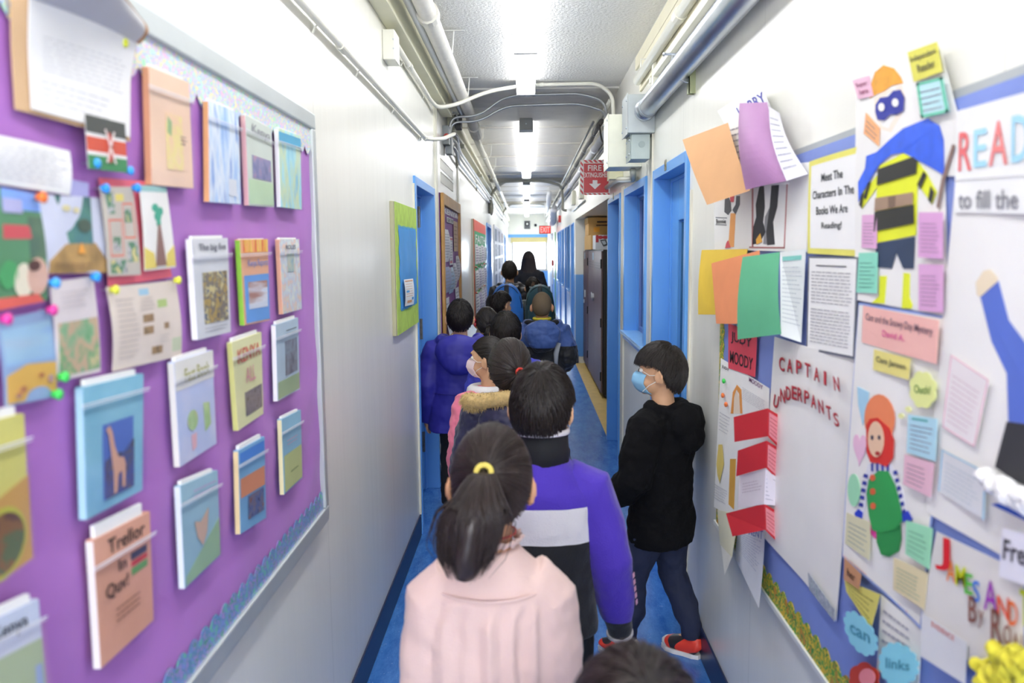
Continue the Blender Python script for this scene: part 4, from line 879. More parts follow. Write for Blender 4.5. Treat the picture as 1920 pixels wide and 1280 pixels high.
paperL([(198,538),(329,525),(338,666),(210,696)], 'beige information sheet with small brown pictures', mat('#ddd0c4', .6), [
    ('brown_pictures', art(['#8f7458','#a88a64','#6d5c48'], 60), lambda s, mb: [s.rect(mb, *q) for q in ((.38,.38,.54,.48),(.38,.53,.53,.63),(.5,.80,.66,.90),(.7,.52,.78,.6))]), ('green_picture', mat('#b0c67c', .6), R4(.62,.22,.78,.32)), ('pale_green_picture', mat('#c4ccae', .6), R4(.82,.74,.99,.92)),
    ('printed_text', mat('#bdb3ac', .7), MULTI(LN(.06,.14,.32,.9,12,th=.2), LN(.62,.66,.78,.78,3,th=.2), LN(.36,.16,.58,.34,4,th=.2))), ('blue_heading', mat('#9cc4d8', .6), R4(.36,.06,.5,.14))], bend=puffy(.016, .012))
paperL([(91,528),(175,518),(186,696),(104,716)], 'sheet with a white top and green painted animals, hanging by blue pins', mat('#dcd2d2', .6), [
    ('painting', art(['#5b9a68','#88b088','#c9a88c','#6fa678','#d0c090'], 26), R4(.06,.42,.98,.96)), ('printed_text', mat('#c4bcbc', .7), LN(.15,.1,.85,.3,4,th=.2))], bend=puffy(.01, .006))
paperL([(-12,600),(96,578),(104,742),(8,762)], 'book cover with blue water over a yellow beach, hanging by pink pins', mat('#8fa8cc', .5), [
    ('water', art(['#88aee0','#9cc0d8','#a8b8cc'], 10, vec=(1, .4, 3)), R4(.05,.12,.95,.55)), ('beach', mat('#ddb058', .5), PL((.04,.66),(.4,.56),(.98,.6),(.98,.98),(.04,.98))), ('beach_figures', art(['#c9704c','#a8704c','#cf8a5c','#7a94b4'], 40), lambda s, mb: [s.disc(mb, *q, .0025) for q in ((.3,.84,.06,.04),(.65,.72,.05,.03),(.84,.78,.06,.05),(.22,.9,.05,.03))])], bend=puffy(.012, .006), name='book_cover', cat='book cover')
pins = [((180,306),'#3aa0ee','blue','on the green band of the flag'),((243,320),'#3aa0ee','blue','beside the flag corner'),((197,353),'#2f96ea','blue','on the collage page'),((256,352),'#2f96ea','blue','between the two pages on pink backing'),((180,519),'#2f9cf0','blue','at the right corner of the green painted sheet'),((103,530),'#3ea6f0','blue','at the left corner of the green painted sheet'),
        ((78,370),'#f07a34','orange','over the storybook poster'),((232,80),'#e2e63c','yellow','on the edge of the long white letter'),((215,543),'#dfe04a','yellow','at the left corner of the beige sheet'),((333,525),'#dfe04a','yellow','at the right corner of the beige sheet'),((98,581),'#e0409c','pink','at the right corner of the beach cover'),((12,598),'#e0409c','pink','at the left corner of the beach cover'),((120,706),'#44cf58','green','at the foot of the green painted sheet'),((108,739),'#44cf58','green','at the foot of the beach cover')]
for (px, py), c, nm, wh in pins:
    p = onX(XL+.036, px, py); t = thing('push_pin', '%s push pin %s' % (nm, wh), 'push pin', (XL+.04, p[1], p[2]), 'push pins on the purple board')
    MB().ell((XL+.038, p[1], p[2]), (.0045, .0072, .0072), 14, 8).cyl((XL+.034, p[1], p[2]), (1, 0, 0), .0050, .007, 14).build('pin_head', mat(c, .3), t, smooth=True)
    MB().cyl((XL+.026, p[1], p[2]), (1, 0, 0), .0008, .02, 6).build('needle', M_GALV, t)

# =================================================================== LEFT WALL: other boards
def lboard(ya, yb, z0, z1, label, fm, paper, fw=.03, th=.02):
    r = thing('bulletin_board', label, 'bulletin board', (XL, (ya+yb)/2, z0))
    MB().box(XL, ya+.002, z0+.002, XL+th*.7, yb-.002, z1-.002).build('paper_field', paper, r)
    if fm: MB().box(XL, ya, z0, XL+th, ya+fw, z1).box(XL, yb-fw, z0, XL+th, yb, z1).box(XL, ya+fw, z0, XL+th, yb-fw, z0+fw).box(XL, ya+fw, z1-fw, XL+th, yb-fw, z1).build('frame', fm, r, bevel=.003)
    return r
r = thing('bulletin_board', 'blue papered board with a lime scalloped border beside the left door', 'bulletin board', (XL, 4.1, 1.26))
GB = [onX(XL+.02, *p) for p in ((731,376),(775,397),(777,605),(738,607))]
y0, y1, z0, z1 = 3.74, 4.50, 1.255, 1.885
MB().box(XL, y0, z0, XL+.018, y1, z1).build('board_panel', mat('#b3b08f', .6), r, bevel=.002)
MB().box(XL+.018, y0+.03, z0, XL+.020, y1, z1).build('lime_paper', mat('#b9d85c', .6, var=.12, scale=20, bump=.4, bscale=10), r)
mb = MB(); pts = []
N = 90
for i in range(N+1):
    t_ = i/N; y = y0+.10+(y1-.06-y0-.10)*t_; pts.append((XL+.0215, y, z1-.115+.010*math.sin(i*2.0)))
for i in range(20): pts.append((XL+.0215, y1-.055+.01*math.sin(i*1.3), z1-.12-(z1-z0-.23)*i/19))
for i in range(N+1):
    t_ = 1-i/N; pts.append((XL+.0215, y0+.14+(y1-.06-y0-.14)*t_, z0+.115+.010*math.sin(i*2.0)))
for i in range(20): pts.append((XL+.0215, y0+.115+.012*math.sin(i*1.3), z0+.12+(z1-z0-.23)*i/19))
polyprism(mb, pts[::-1], (1, 0, 0), .001); mb.build('blue_paper', mat('#3f9ae0', .5, var=.08, scale=6, bump=.4, bscale=6), r)
C = [onX(XL+.03, *p) for p in ((757,524),(774,522),(775,570),(759,574))]; s = Sheet(C, NL, lambda u, v: .006*math.sin(3*v))
rr = thing('pinned_sheet', 'white notice with orange heading on the blue and lime board', 'paper', (XL+.03, C[0][1], C[2][2]))
mb = MB(); s.rect(mb, 0, 0, 1, 1, 0, .001); mb.build('sheet', M_PAPER, rr)
mb = MB(); s.rect(mb, .08,.05,.9,.09,.0015); s.rect(mb, .2,.8,.7,.9,.0015); s.lines(mb, .1,.15,.9,.7,6,.0015,th=.18); mb.build('orange_print', mat('#dca06c', .6), rr)
mb = MB(); s.rect(mb, .1,.42,.4,.5,.002); s.rect(mb, .7,.7,.9,.8,.002); mb.build('blue_print', mat('#6aaede', .6), rr)
# wooden framed board
M_WOOD = mat('#bb8a48', .45, var=.14, scale=14, bump=.1)
r = thing('bulletin_board', 'wooden framed purple board full of papers past the left door', 'bulletin board', (XL, 6.6, .95))
ya, yb, z0, z1 = 5.86, 7.36, .93, 2.075
MB().box(XL, ya, z0, XL+.012, yb, z1).build('paper_field', mat('#8a5296', .6, var=.08, scale=5, bump=.3, bscale=8), r)
MB().box(XL, ya, z0, XL+.035, ya+.06, z1).box(XL, yb-.06, z0, XL+.035, yb, z1).box(XL, ya+.06, z0, XL+.035, yb-.06, z0+.06).box(XL, ya+.06, z1-.085, XL+.035, yb-.06, z1).build('frame', M_WOOD, r, bevel=.005)
B2 = Sheet([(XL+.014, ya+.07, z1-.09), (XL+.014, yb-.07, z1-.09), (XL+.014, yb-.07, z0+.07), (XL+.014, ya+.07, z0+.07)], NL)
mb = MB(); B2.rect(mb, 0, 0, 1, .05); mb.build('border_strip', mat('#b9a8c8', .6), r)
mb = MB(); B2.text(mb, 'KENYA', .08,.005,.95,.05); mb.build('border_lettering', M_WHITE, r)
def sub(B, u0, v0, u1, v1, label, m, parts=None, tilt=0, bend=None, h=.004, name='pinned_sheet', cat='paper', group=None):
    C = [B.pt(u0, v0, h), B.pt(u1, v0+tilt, h), B.pt(u1, v1+tilt, h), B.pt(u0, v1, h)]
    s = Sheet(C, B.n, bend); r = thing(name, label, cat, tuple((C[3]+C[2])/2), group)
    mb = MB(); s.rect(mb, 0, 0, 1, 1, 0, .001); mb.build('sheet', m, r)
    for nm, mm, fn in (parts or []):
        mb = MB(); fn(s, mb); mb.build(nm, mm, r)
    return r
g = 'papers on the wooden framed board'
TXp = lambda n=8, c='#a8a8b4': [('printed_text', mat(c, .7), LN(.1,.12,.9,.9,n,th=.25))]
bw = lambda u, v: .02*math.sin(pi*v)*u
sub(B2, .22,.07,.62,.11, 'white title strip at the top of the wooden framed board', mat('#e4e0e2', .6), [('lettering', M_INK, TX('OUR TRIP', .08,.15,.92,.85))], group=g)
sub(B2, .02,.17,.28,.42, 'long white typed sheet, upper left on the wooden framed board', mat('#e9e7ea', .6), TXp(9), bend=bw, group=g)
sub(B2, .35,.22,.55,.45, 'white sheet with red bars, upper middle of the wooden framed board', mat('#e9e4e6', .6), [('red_bars', mat('#d8707c', .6), MULTI(R4(.05,.04,.95,.12), R4(.1,.86,.8,.94)))]+TXp(8), group=g)
sub(B2, .64,.08,.92,.34, 'tan sheet, upper right on the wooden framed board', mat('#cdae94', .6), TXp(6, '#a88c74'), group=g)
sub(B2, .02,.46,.30,.66, 'blue grey sheet on the left of the wooden framed board', mat('#a9b3d0', .6), TXp(6), bend=bw, group=g)
sub(B2, .28,.47,.52,.68, 'pale blue sheet with a pink corner in the middle of the wooden framed board', mat('#b4cbe0', .6), [('pink_corner', mat('#d9a8a8', .6), R4(.0,.0,.4,.25))]+TXp(5), bend=bw, group=g)
sub(B2, .55,.44,.72,.66, 'pale grey sheet right of the middle on the wooden framed board', mat('#d6d3dc', .6), TXp(7), bend=bw, group=g)
sub(B2, .76,.38,.95,.60, 'white sheet at the right edge of the wooden framed board', mat('#dcd8e0', .6), TXp(7), bend=bw, group=g)
sub(B2, .05,.70,.27,.98, 'curling white sheet, lower left on the wooden framed board', mat('#e6e4e8', .6), TXp(7), bend=lambda u, v: .03*v*v, group=g)
sub(B2, .36,.80,.58,.98, 'small white sheet low on the wooden framed board', mat('#dcdae2', .6), TXp(5), bend=bw, group=g)
sub(B2, .68,.66,.93,.90, 'white sheet, lower right on the wooden framed board', mat('#e9e7ec', .6), TXp(6), bend=lambda u, v: .03*v*v, group=g)
# red and green board
r = thing('bulletin_board', 'board with a red top band and green paper farther along the left wall', 'bulletin board', (XL, 10.6, .9))
ya, yb, z0, z1 = 9.25, 11.95, .80, 2.02
MB().box(XL+.002, ya, z0, XL+.02, yb, z1).build('board_panel', mat('#c4bfae', .6), r)
MB().box(XL+.0201, ya+.05, z1-.13, XL+.024, yb, z1).build('red_band', mat('#e8553a', .5), r)
MB().box(XL+.0201, ya+.05, 1.42, XL+.022, yb, z1-.13).build('green_paper', mat('#3fae6e', .6), r)
MB().box(XL+.02, ya, z0, XL+.03, ya+.05, z1).build('side_trim', mat('#c0562f', .5), r)
B3 = Sheet([(XL+.024, ya+.1, z1-.15), (XL+.024, yb-.05, z1-.15), (XL+.024, yb-.05, z0+.03), (XL+.024, ya+.1, z0+.03)], NL)
mb = MB(); B3.text(mb, 'FAITH', .08,.02,.95,.12); mb.build('white_letters', M_WHITE, r)
g = 'papers on the red and green board'
k = 0; words = ['nearest', 'second', 'third', 'farthest']
for j, (v0, v1, c) in enumerate(((.13,.36,'#dfe6e2'), (.42,.66,'#d3d2e0'), (.70,.97,'#cfc8dc'))):
    for i in range(4):
        sub(B3, .04+.24*i, v0+.015*((i+j) % 2), .22+.24*i, v1, '%s sheet in the %s row of the red and green board' % (words[i], ['top', 'middle', 'bottom'][j]), mat(c if i % 2 else '#e8e8ea', .6), [('printed_text', mat('#8e8ea4', .7), LN(.12,.1,.9,.9,6,th=.35))], bend=bw, group=g)
for j, v in enumerate((.39, .68)):
    mb = MB()
    for i in range(14): mb.ell(tuple(B3.pt(.03+.07*i, v+.012*math.sin(i), .012)), (.012, .035, .012), 8, 6)
    mb.build('garland', art(['#d9484a','#4c9a58','#e8e4e0','#3d3d50'], 12, sharp=True, name='garland'), label=['string of red, green and dark beads across the middle of the red and green board', 'string of beads over the bottom row of the red and green board'][j], cat='garland')
# far board with many small papers
r = thing('bulletin_board', 'far left wall board crowded with small dark and white pictures', 'bulletin board', (XL, 18, .9))
MB().box(XL+.002, 15.3, .85, XL+.02, 21.8, 2.15).build('board_panel', mat('#d6d8dc', .5), r, bevel=.003)
B4 = Sheet([(XL+.021, 15.4, 2.12), (XL+.021, 21.7, 2.12), (XL+.021, 21.7, .88), (XL+.021, 15.4, .88)], NL)
cs = ['#7a8a94','#e6e8ee','#5a7a68','#c0c4d8','#8f9ab8','#eceef0','#4e5a78','#b89098','#dfe0ea']
for i in range(6):
    for j in range(4):
        cc = cs[(i*4+j*5) % 9]
        sub(B4, .02+.16*i, .03+.24*j, .15+.16*i, .22+.24*j, '%s sheet in column %s, row %s of the crowded far board' % ({'#7a8a94':'slate','#e6e8ee':'white','#5a7a68':'dark green','#c0c4d8':'lilac grey','#8f9ab8':'dull blue','#eceef0':'bright white','#4e5a78':'navy','#b89098':'dusty pink','#dfe0ea':'pale grey'}[cc], ['one','two','three','four','five','six'][i], ['one','two','three','four'][j]), art([cc, '#e4e6ee' if i % 2 else '#6a7488', cc], 9), bend=None, group='pictures on the crowded far board', h=.002)
MB().box(XL+.001, 22.0, 1.95, XL+.012, 22.3, 2.1).build('blue_notice', mat('#2f78c8', .5), label='small bright blue notice past the crowded far board', cat='sign')
MB().box(XL+.001, 24.2, .9, XL+.02, 25.6, 2.0).build('white_poster', mat('#e9ebf2', .4), label='white poster near the end of the left wall', cat='poster')
# =================================================================== RIGHT WALL: board and posters
r = thing('bulletin_board', 'periwinkle blue papered bulletin board under the posters on the right wall', 'bulletin board', (XR, 1.4, .65))
MB().box(XR-.012, .2, .655, XR, 2.86, 1.90).build('backing', M_GREY, r)
MB().box(XR-.0145, .2, .69, XR-.0121, 2.84, 1.885).build('blue_paper', mat('#7f93d6', .6, var=.06, scale=4, bump=.5, bscale=6), r)
MB().box(XR-.022, .2, .648, XR, 2.86, .664).build('bottom_rail', mat('#dfe1dd', .4), r, bevel=.002)
M_GY = art(['#d9b72c', '#4f9a3e', '#e0c23c', '#3f8a3a', '#c98a2c'], 38, .5, 2, True, 'leafy_border')
scallop(MB(), XR-.0155, .2, 2.84, .664, .07, 1, .06).build('border_strip', M_GY, r, label='green and yellow scalloped border along the bottom')
mb = MB(); 
for i in range(22): polyprism(mb, [(XR-.0155, 2.84, .70+.053*i), (XR-.0155, 2.84, .753+.053*i), (XR-.0155, 2.79, .753+.053*i), (XR-.0155, 2.775, .727+.053*i), (XR-.0155, 2.79, .70+.053*i)], (-1, 0, 0), .001)
mb.build('border_strip', M_GY, r, label='green and yellow scalloped border down the left edge')

class PS:
    """poster on the right wall; child shapes are given by photo points on its own plane"""
    pass
def paperR(P, label, m, parts=None, off=.020, bend=None, name='pinned_sheet', cat='paper', group=None, C=None, n=NR, t=.0008):
    if C is None: C = quadR(P, off)
    c = sum(C)/4; s = Sheet(C, n, bend)
    rt = thing(name, label, cat, (c[0]+.003, c[1], min(p[2] for p in C)), group)
    mb = MB(); s.rect(mb, 0, 0, 1, 1, 0, t); mb.build('sheet', m, rt)
    for nm, mm, fn in (parts or []):
        mb = MB(); fn(s, mb); mb.build(nm, mm, rt)
    rt2 = rt; rt2_s = s
    WS[rt.name] = s
    return rt
WS = {}
def inv(s, off, pts):
    """photo points -> (u, v) on the flat sheet s"""
    out = []
    a, b, c, d = s.C
    for p in pts:
        q = onX(XR-off, *p)
        u, v = .5, .5
        for _ in range(12):
            P = (a*(1-u)+b*u)*(1-v)+(d*(1-u)+c*u)*v
            du = (b-a)*(1-v)+(c-d)*v; dv = (d-a)*(1-u)+(c-b)*u
            A = np.array([[du[1], dv[1]], [du[2], dv[2]]]); e = (q-P)[1:]
            w_ = np.linalg.solve(A, e); u += w_[0]; v += w_[1]
        out.append((u, v))
    return out
def PX(*pts, h=.0012, off=.020): return lambda s, mb: s.poly(mb, inv(s, off, pts), h)
def PXM(*polys, h=.0012, off=.020): return lambda s, mb: [s.poly(mb, inv(s, off, q), h) for q in polys]
def PT(st, tl, br, h=.0024, rot=0, off=.020):
    def g(s, mb):
        (u0, v0), (u1, v1) = inv(s, off, [tl, br]); s.text(mb, st, u0, v0, u1, v1, h, rot)
    return g
def PLN(tl, br, n, h=.0024, off=.020, **k):
    def g(s, mb):
        (u0, v0), (u1, v1) = inv(s, off, [tl, br]); s.lines(mb, u0, v0, u1, v1, n, h, **k)
    return g
M_PP = mat('#eeece8', .65, var=.02, bump=.15, bscale=10)
# --- poster with the paper cut child in a striped shirt
cr = lambda x, y: (1580+x*.469, 60+y*.469)
wav = lambda a=.006: (lambda u, v: a*math.sin(pi*u*1.3+v*2))
def card(t, x0, y0, x1, y1, c, fn=cr): pass
P1 = paperR([(1606,150),(1759,74),(1777,594),(1608,562)], 'tall white poster with a paper cut child in a yellow and black striped shirt', M_PP, [
    ('paper_flap', M_PP, PX((1757,76),(1793,212),(1790,330),(1765,330))),
    ('hair', mat('#e9a53c', .7, var=.12, scale=40), PX(*[cr(*q) for q in ((120,265),(122,215),(140,160),(175,132),(215,145),(240,180),(248,205),(205,215),(180,235),(150,248))])),
    ('face', mat('#f1e4d4', .7), PX(*[cr(*q) for q in ((135,262),(180,236),(245,210),(255,262),(240,330),(200,400),(165,390),(140,330))], h=.0004)),
    ('eye_mask', mat('#27329a', .6), PX(*[cr(*q) for q in ((147,290),(165,262),(195,258),(215,235),(240,230),(255,262),(250,315),(225,330),(203,328),(180,352),(155,350),(146,320))], h=.0030)),
    ('eye_holes', M_PP, PXM(*[[cr(cx+12*math.cos(a*pi/6), cy+17*math.sin(a*pi/6)) for a in range(12)] for cx, cy in ((172,300),(224,282))], h=.0042)),
    ('cape', mat('#2f62e4', .45, var=.15, scale=25), PXM([cr(*q) for q in ((200,430),(250,385),(340,345),(385,375),(402,430),(405,572),(350,540),(300,512),(250,482),(205,490))], [cr(*q) for q in ((200,430),(205,490),(160,530),(130,580),(95,640),(78,680),(76,600),(105,545),(110,495),(150,480))], h=.0032)),
    ('yellow_shirt', mat('#e6ec2c', .6), PXM([cr(*q) for q in ((158,535),(250,482),(300,512),(296,640),(290,812),(134,845),(140,720),(150,600))], [cr(*q) for q in ((300,520),(330,560),(372,640),(352,688),(288,592))], [cr(*q) for q in ((148,572),(148,622),(90,705),(80,660))], h=.0018)),
    ('black_stripes', mat('#33332e', .7), PXM([cr(*q) for q in ((156,548),(286,498),(300,512),(296,566),(152,612))], [cr(*q) for q in ((142,718),(286,690),(286,765),(138,798))], [cr(*q) for q in ((325,556),(336,572),(312,628),(300,608))], [cr(*q) for q in ((352,616),(366,640),(354,686),(342,670))], [cr(*q) for q in ((128,596),(118,604),(100,660),(108,668))], [cr(*q) for q in ((100,640),(90,652),(82,690),(92,704))], h=.0040)),
    ('belt', mat('#a68a72', .6), PX(*[cr(*q) for q in ((146,664),(284,640),(284,688),(142,716))], h=.0046)),
    ('buckle', mat('#7f6856', .6), PX(*[cr(*q) for q in ((196,658),(222,654),(220,700),(196,704))], h=.0055)),
    ('shorts', mat('#33435e', .7), PX(*[cr(*q) for q in ((140,845),(286,818),(280,945),(240,945),(216,882),(198,945),(144,940))], h=.0020)),
    ('boots', mat('#e4ec30', .6), PXM([cr(*q) for q in ((152,975),(178,975),(168,1085),(122,1083),(148,1055))], [cr(*q) for q in ((240,962),(264,965),(262,1060),(274,1090),(270,1106),(232,1104))])),
    ('stick', mat('#8a7068', .7), PX(*[cr(*q) for q in ((440,448),(454,452),(408,600),(386,706),(376,700),(396,590))], h=.004)),
], bend=wav(.004), name='class_poster', cat='poster')
def noteR(P, label, c, parts=None, off=.026, name='note_card', txt=6, tc='#7a6a80', cat='card', bend=None, h=None, cloth=None):
    pr = list(parts or [])
    if txt: pr.append(('written_text', mat(tc, .7), LN(.12,.22,.9,.92,txt,h=.0012,th=.16)))
    return paperR(P, label, mat(c, .65, var=.03), pr, off=off, name=name, cat=cat, bend=bend)
q4 = lambda x0, y0, x1, y1, sk=0: [cr(x0, y0), cr(x1, y0+sk), cr(x1, y1+sk), cr(x0, y1)]
noteR([(1702,98),(1757,78),(1767,134),(1714,154)], 'yellow paper tag with black writing at the top of the striped shirt poster', '#dcd658', [('lettering', mat('#4d4a38', .6), MULTI(TX('Independent', .08,.18,.95,.42), TX('Reader', .25,.52,.85,.78)))], txt=0, cat='paper tag')
noteR([(1599,151),(1630,142),(1638,180),(1610,186)], 'small pink tag with dark writing, top left of the striped shirt poster', '#e8b9cf', [('lettering', mat('#8f2f5c', .6), MULTI(TX('Super', .15,.2,.85,.45), TX('hero', .25,.55,.8,.8)))], txt=0, cat='paper tag')
noteR([(1719,156),(1768,144),(1780,210),(1728,222)], 'blue card in a green border beside the paper cut face', '#b9dfe4', [('green_border', mat('#63c3a2', .6), MULTI(R4(0,0,1,.08), R4(0,.92,1,1), R4(0,0,.1,1), R4(.9,0,1,1)))], txt=4)
noteR([(1624,211),(1650,240),(1648,274),(1620,250)], 'orange slanted tag left of the blue cape', '#f2b27c', txt=3, cat='paper tag')
noteR([(1617,403),(1645,402),(1644,466),(1616,464)], 'pink card left of the belt on the striped shirt poster', '#e2aed4', txt=7)
noteR([(1723,398),(1768,398),(1768,485),(1722,482)], 'pink card right of the belt on the striped shirt poster', '#dda6d4', txt=8)
noteR([(1723,495),(1769,496),(1768,586),(1723,582)], 'pink card right of the yellow boots', '#dca8d2', txt=8)
noteR([(1611,474),(1646,473),(1644,550),(1606,548)], 'mint green card left of the dark shorts', '#8fdcc2', txt=7, tc='#4c8a78')
# --- meet the characters
paperR([(1518,303),(1619,271),(1613,481),(1517,475)], 'white sign in a yellow border reading about characters in books', mat('#e6df6c', .6), [
    ('white_panel', M_PAPER, lambda s, mb: s.rect(mb, .06,.06,.93,.94)),
    ('lettering', mat('#34383a', .7), lambda s, mb: [s.text(mb, st, u0, v0, u1, v1, .0024) for st, u0, v0, u1, v1 in (('Meet The', .30,.17,.68,.255), ('Characters In The', .12,.335,.86,.42), ('Books We Are', .20,.505,.76,.59), ('Reading!', .30,.67,.66,.755))])], bend=wav(.003), name='class_sign', cat='sign', off=.024)
paperR([(1516,480),(1611,482),(1603,673),(1512,655)], 'typed letter in a dark grey border under the yellow bordered sign', mat('#6a6e7a', .6), [
    ('white_panel', M_PAPER, lambda s, mb: s.rect(mb, .035,.02,.965,.975)), ('heading', M_INK, lambda s, mb: s.rect(mb, .2,.09,.8,.10,.0022)),
    ('printed_text', mat('#8d8d94', .7), MULTI(LN(.1,.15,.93,.5,10,ragged=.08,th=.2), LN(.1,.54,.93,.92,11,ragged=.08,th=.2)))], name='typed_letter', cat='letter', off=.024)
# --- long poster strip with drawings behind the flaps
c6 = lambda x, y: (1270+x*.4685, 60+y*.4685)
paperR([c6(145,560), c6(530,520), c6(520,880), c6(150,870)], 'long white sheet with drawings behind the hanging coloured flaps', M_PAPER, [
    ('framed_panel', mat('#b87a78', .6), PXM(*[[c6(*q) for q in z] for z in (((290,858),(432,860),(432,866),(290,864)), ((300,600),(306,600),(306,860),(300,860)), ((440,600),(444,600),(432,862),(428,862)))])),
    ('black_coat', mat('#2b2b2e', .7), PXM([c6(*q) for q in ((330,620),(348,610),(352,700),(345,760),(355,800),(330,845),(302,850),(306,780),(318,740),(316,690))], [c6(*q) for q in ((380,600),(410,600),(402,700),(385,760),(392,850),(362,853),(358,800),(372,700))])),
    ('grey_shirt', mat('#8d8c90', .7), PX(*[c6(*q) for q in ((352,740),(372,700),(362,850),(345,848))], h=.0008)),
    ('yellow_patch', mat('#e2a83c', .7), PX(*[c6(*q) for q in ((318,830),(335,805),(342,840),(320,850))], h=.002)),
    ('grey_hair', mat('#58585c', .7), PXM([c6(*q) for q in ((192,670),(205,655),(215,680),(218,715),(205,732),(190,720))], [c6(*q) for q in ((238,655),(252,655),(252,690),(235,730),(222,712),(235,690))])),
    ('orange_figure', mat('#f0a860', .7), PX(*[c6(*q) for q in ((215,725),(235,725),(228,860),(206,860))])), ('red_bow', mat('#d95560', .7), PXM([c6(*q) for q in ((212,655),(230,655),(228,680),(216,680))], [c6(*q) for q in ((198,845),(206,832),(216,862),(194,865))], h=.002)),
    ('name_strip', mat('#8a8a90', .7), PXM(*[[c6(*q) for q in z] for z in (((155,740),(200,742),(200,746),(155,744)), ((155,768),(198,770),(198,774),(155,772)))])), ('lettering', M_INK, PT('Bonnie', c6(158,748), c6(197,766)))], off=.020, name='drawing_sheet', cat='poster')
# --- flaps standing off the wall
def flap(pts, xs, label, m, n=(-.8, -.6, 0), bend=None, name='paper_flap', parts=None, ytop=None):
    C = [onX(x, *p) for p, x in zip(pts, xs)]
    return paperR(None, label, m, parts, C=C, n=n, bend=bend, name=name, cat='folded paper')
flap([(1345,208),(1425,157),(1452,215),(1376,262)], (.655,.668,.668,.655), 'white folded sheet with blue capital letters, topmost of the flaps', mat('#e9e9ea', .6), parts=[('lettering', mat('#3b3fae', .6), lambda s, mb: s.text(mb, 'HARRY', .40,.25,.98,.55,.002))])
flap([(1360,228),(1408,210),(1480,345),(1380,352)], (.635,.650,.650,.625), 'lined white page between the tan and purple flaps', M_PAPER, parts=TXp(9))
flap([(1442,200),(1462,212),(1515,326),(1475,339)], (.640,.672,.676,.640), 'lined page hanging right of the purple flap', mat('#dcdae4', .6), bend=lambda u, v: .02*math.sin(pi*v), parts=TXp(9))
flap([(1280,262),(1365,230),(1407,357),(1326,384)], (.545,.615,.630,.565), 'tan construction paper flap, topmost left of the group', mat('#dba878', .7, var=.04), bend=lambda u, v: .006*math.sin(pi*v))
flap([(1383,193),(1434,191),(1476,338),(1397,356)], (.612,.648,.640,.600), 'purple curled construction paper flap', mat('#a97aa8', .6, var=.05), bend=lambda u, v: .045*math.sin(pi*v*.9)*math.sin(pi*(.15+.8*u))-.01)
flap([c6(98,872), c6(282,868), c6(262,1132), c6(84,1130)], (.640,.672,.665,.632), 'yellow paper flap behind the orange one', mat('#ecc843', .65, var=.05), bend=lambda u, v: .008*math.sin(pi*v))
flap([c6(145,925), c6(330,873), c6(330,1168), c6(140,1168)], (.615,.662,.655,.605), 'orange rounded paper flap between the yellow and green ones', mat('#f49a68', .65, var=.05), bend=lambda u, v: .030*(1-u)**2*(1-v)-.02*(1-u)**3)
flap([c6(262,900), c6(411,880), c6(416,1208), c6(242,1230)], (.595,.650,.640,.585), 'green paper flap in front of the orange one', mat('#5cae84', .65, var=.05), bend=lambda u, v: .010*math.sin(pi*v))
flap([c6(412,880), c6(515,868), c6(496,1242), c6(414,1214)], (.648,.672,.672,.640), 'white lined sheet with a teal title right of the green flap', mat('#e3e8e6', .6), parts=[('teal_title', mat('#7fc8bc', .6), R4(.1,.06,.85,.11))]+[('printed_text', mat('#b4bcc0', .7), LN(.1,.17,.95,.85,14,th=.2))])
# --- red and black lettered card and story sheet, low at the left
paperR([(1366,606),(1420,625),(1416,707),(1366,690)], 'red card with large black capital letters', mat('#e0495c', .6), [('lettering', mat('#2c1f24', .6), lambda s, mb: (s.text(mb, 'JUDY', .12,.15,.85,.42,.002), s.text(mb, 'MOODY', .08,.58,.92,.86,.002)))], off=.024, name='title_card', cat='card')
paperR([(1352,671),(1443,728),(1436,1010),(1339,950)], 'white story sheet with orange drawings left of the red flags', M_PAPER, [
    ('lettering', mat('#42404a', .6), PT('JUDY', (1356,683), (1369,698))), ('purple_lettering', mat('#8a5c86', .6), PT('MOODY', (1407,706), (1433,731))),
    ('drawn_hair', mat('#e69a4a', .6), PXM([(1372,775),(1376,735),(1384,721),(1392,730),(1394,775),(1390,775),(1388,738),(1383,730),(1378,745),(1377,775)])), ('drawn_face', mat('#ead8c4', .6), PX((1378,775),(1378,745),(1384,732),(1388,745),(1389,775), h=.0006)),
    ('yellow_hand', mat('#e8cf74', .6), PXM([(1346,870),(1350,833),(1357,833),(1360,870),(1352,905),(1348,890)], h=.003)), ('orange_leg', mat('#e2ac4c', .6), PX((1371,860),(1382,860),(1378,955),(1368,945))),
    ('printed_text', mat('#b9b9c0', .7), MULTI(PLN((1395,725),(1438,775), 7, ragged=.05, th=.2), PLN((1352,770),(1370,820), 6, th=.2), PLN((1342,905),(1366,950), 6, th=.2)))], off=.022, name='story_sheet', cat='poster')
for (px, py), c, lab in (((1357,714),'#35c24c','green'),((1355,741),'#ee7a3a','upper orange'),((1361,758),'#ee7a3a','lower orange')):
    p = onX(XR-.03, px, py); t = thing('push_pin', '%s push pin on the story sheet' % lab, 'push pin', (XR-.03, p[1], p[2]), 'push pins on the right board')
    MB().ell(tuple(p), (.006, .009, .009), 12, 8).build('pin_head', mat(c, .35), t, smooth=True); MB().cyl((XR-.018, p[1], p[2]), (1, 0, 0), .0008, .02, 6).build('needle', M_GALV, t)
flap([(1345,955),(1386,965),(1384,1040),(1350,1020)], (.676,.672,.66,.672), 'cream paper curling out under the story sheet', mat('#dfdcc4', .6), bend=lambda u, v: .03*u*v, parts=[('curled_tip', mat('#eceae2', .6), lambda s, mb: s.poly(mb, [(.1,1),(1,1),(.55,1.6)], 0))])
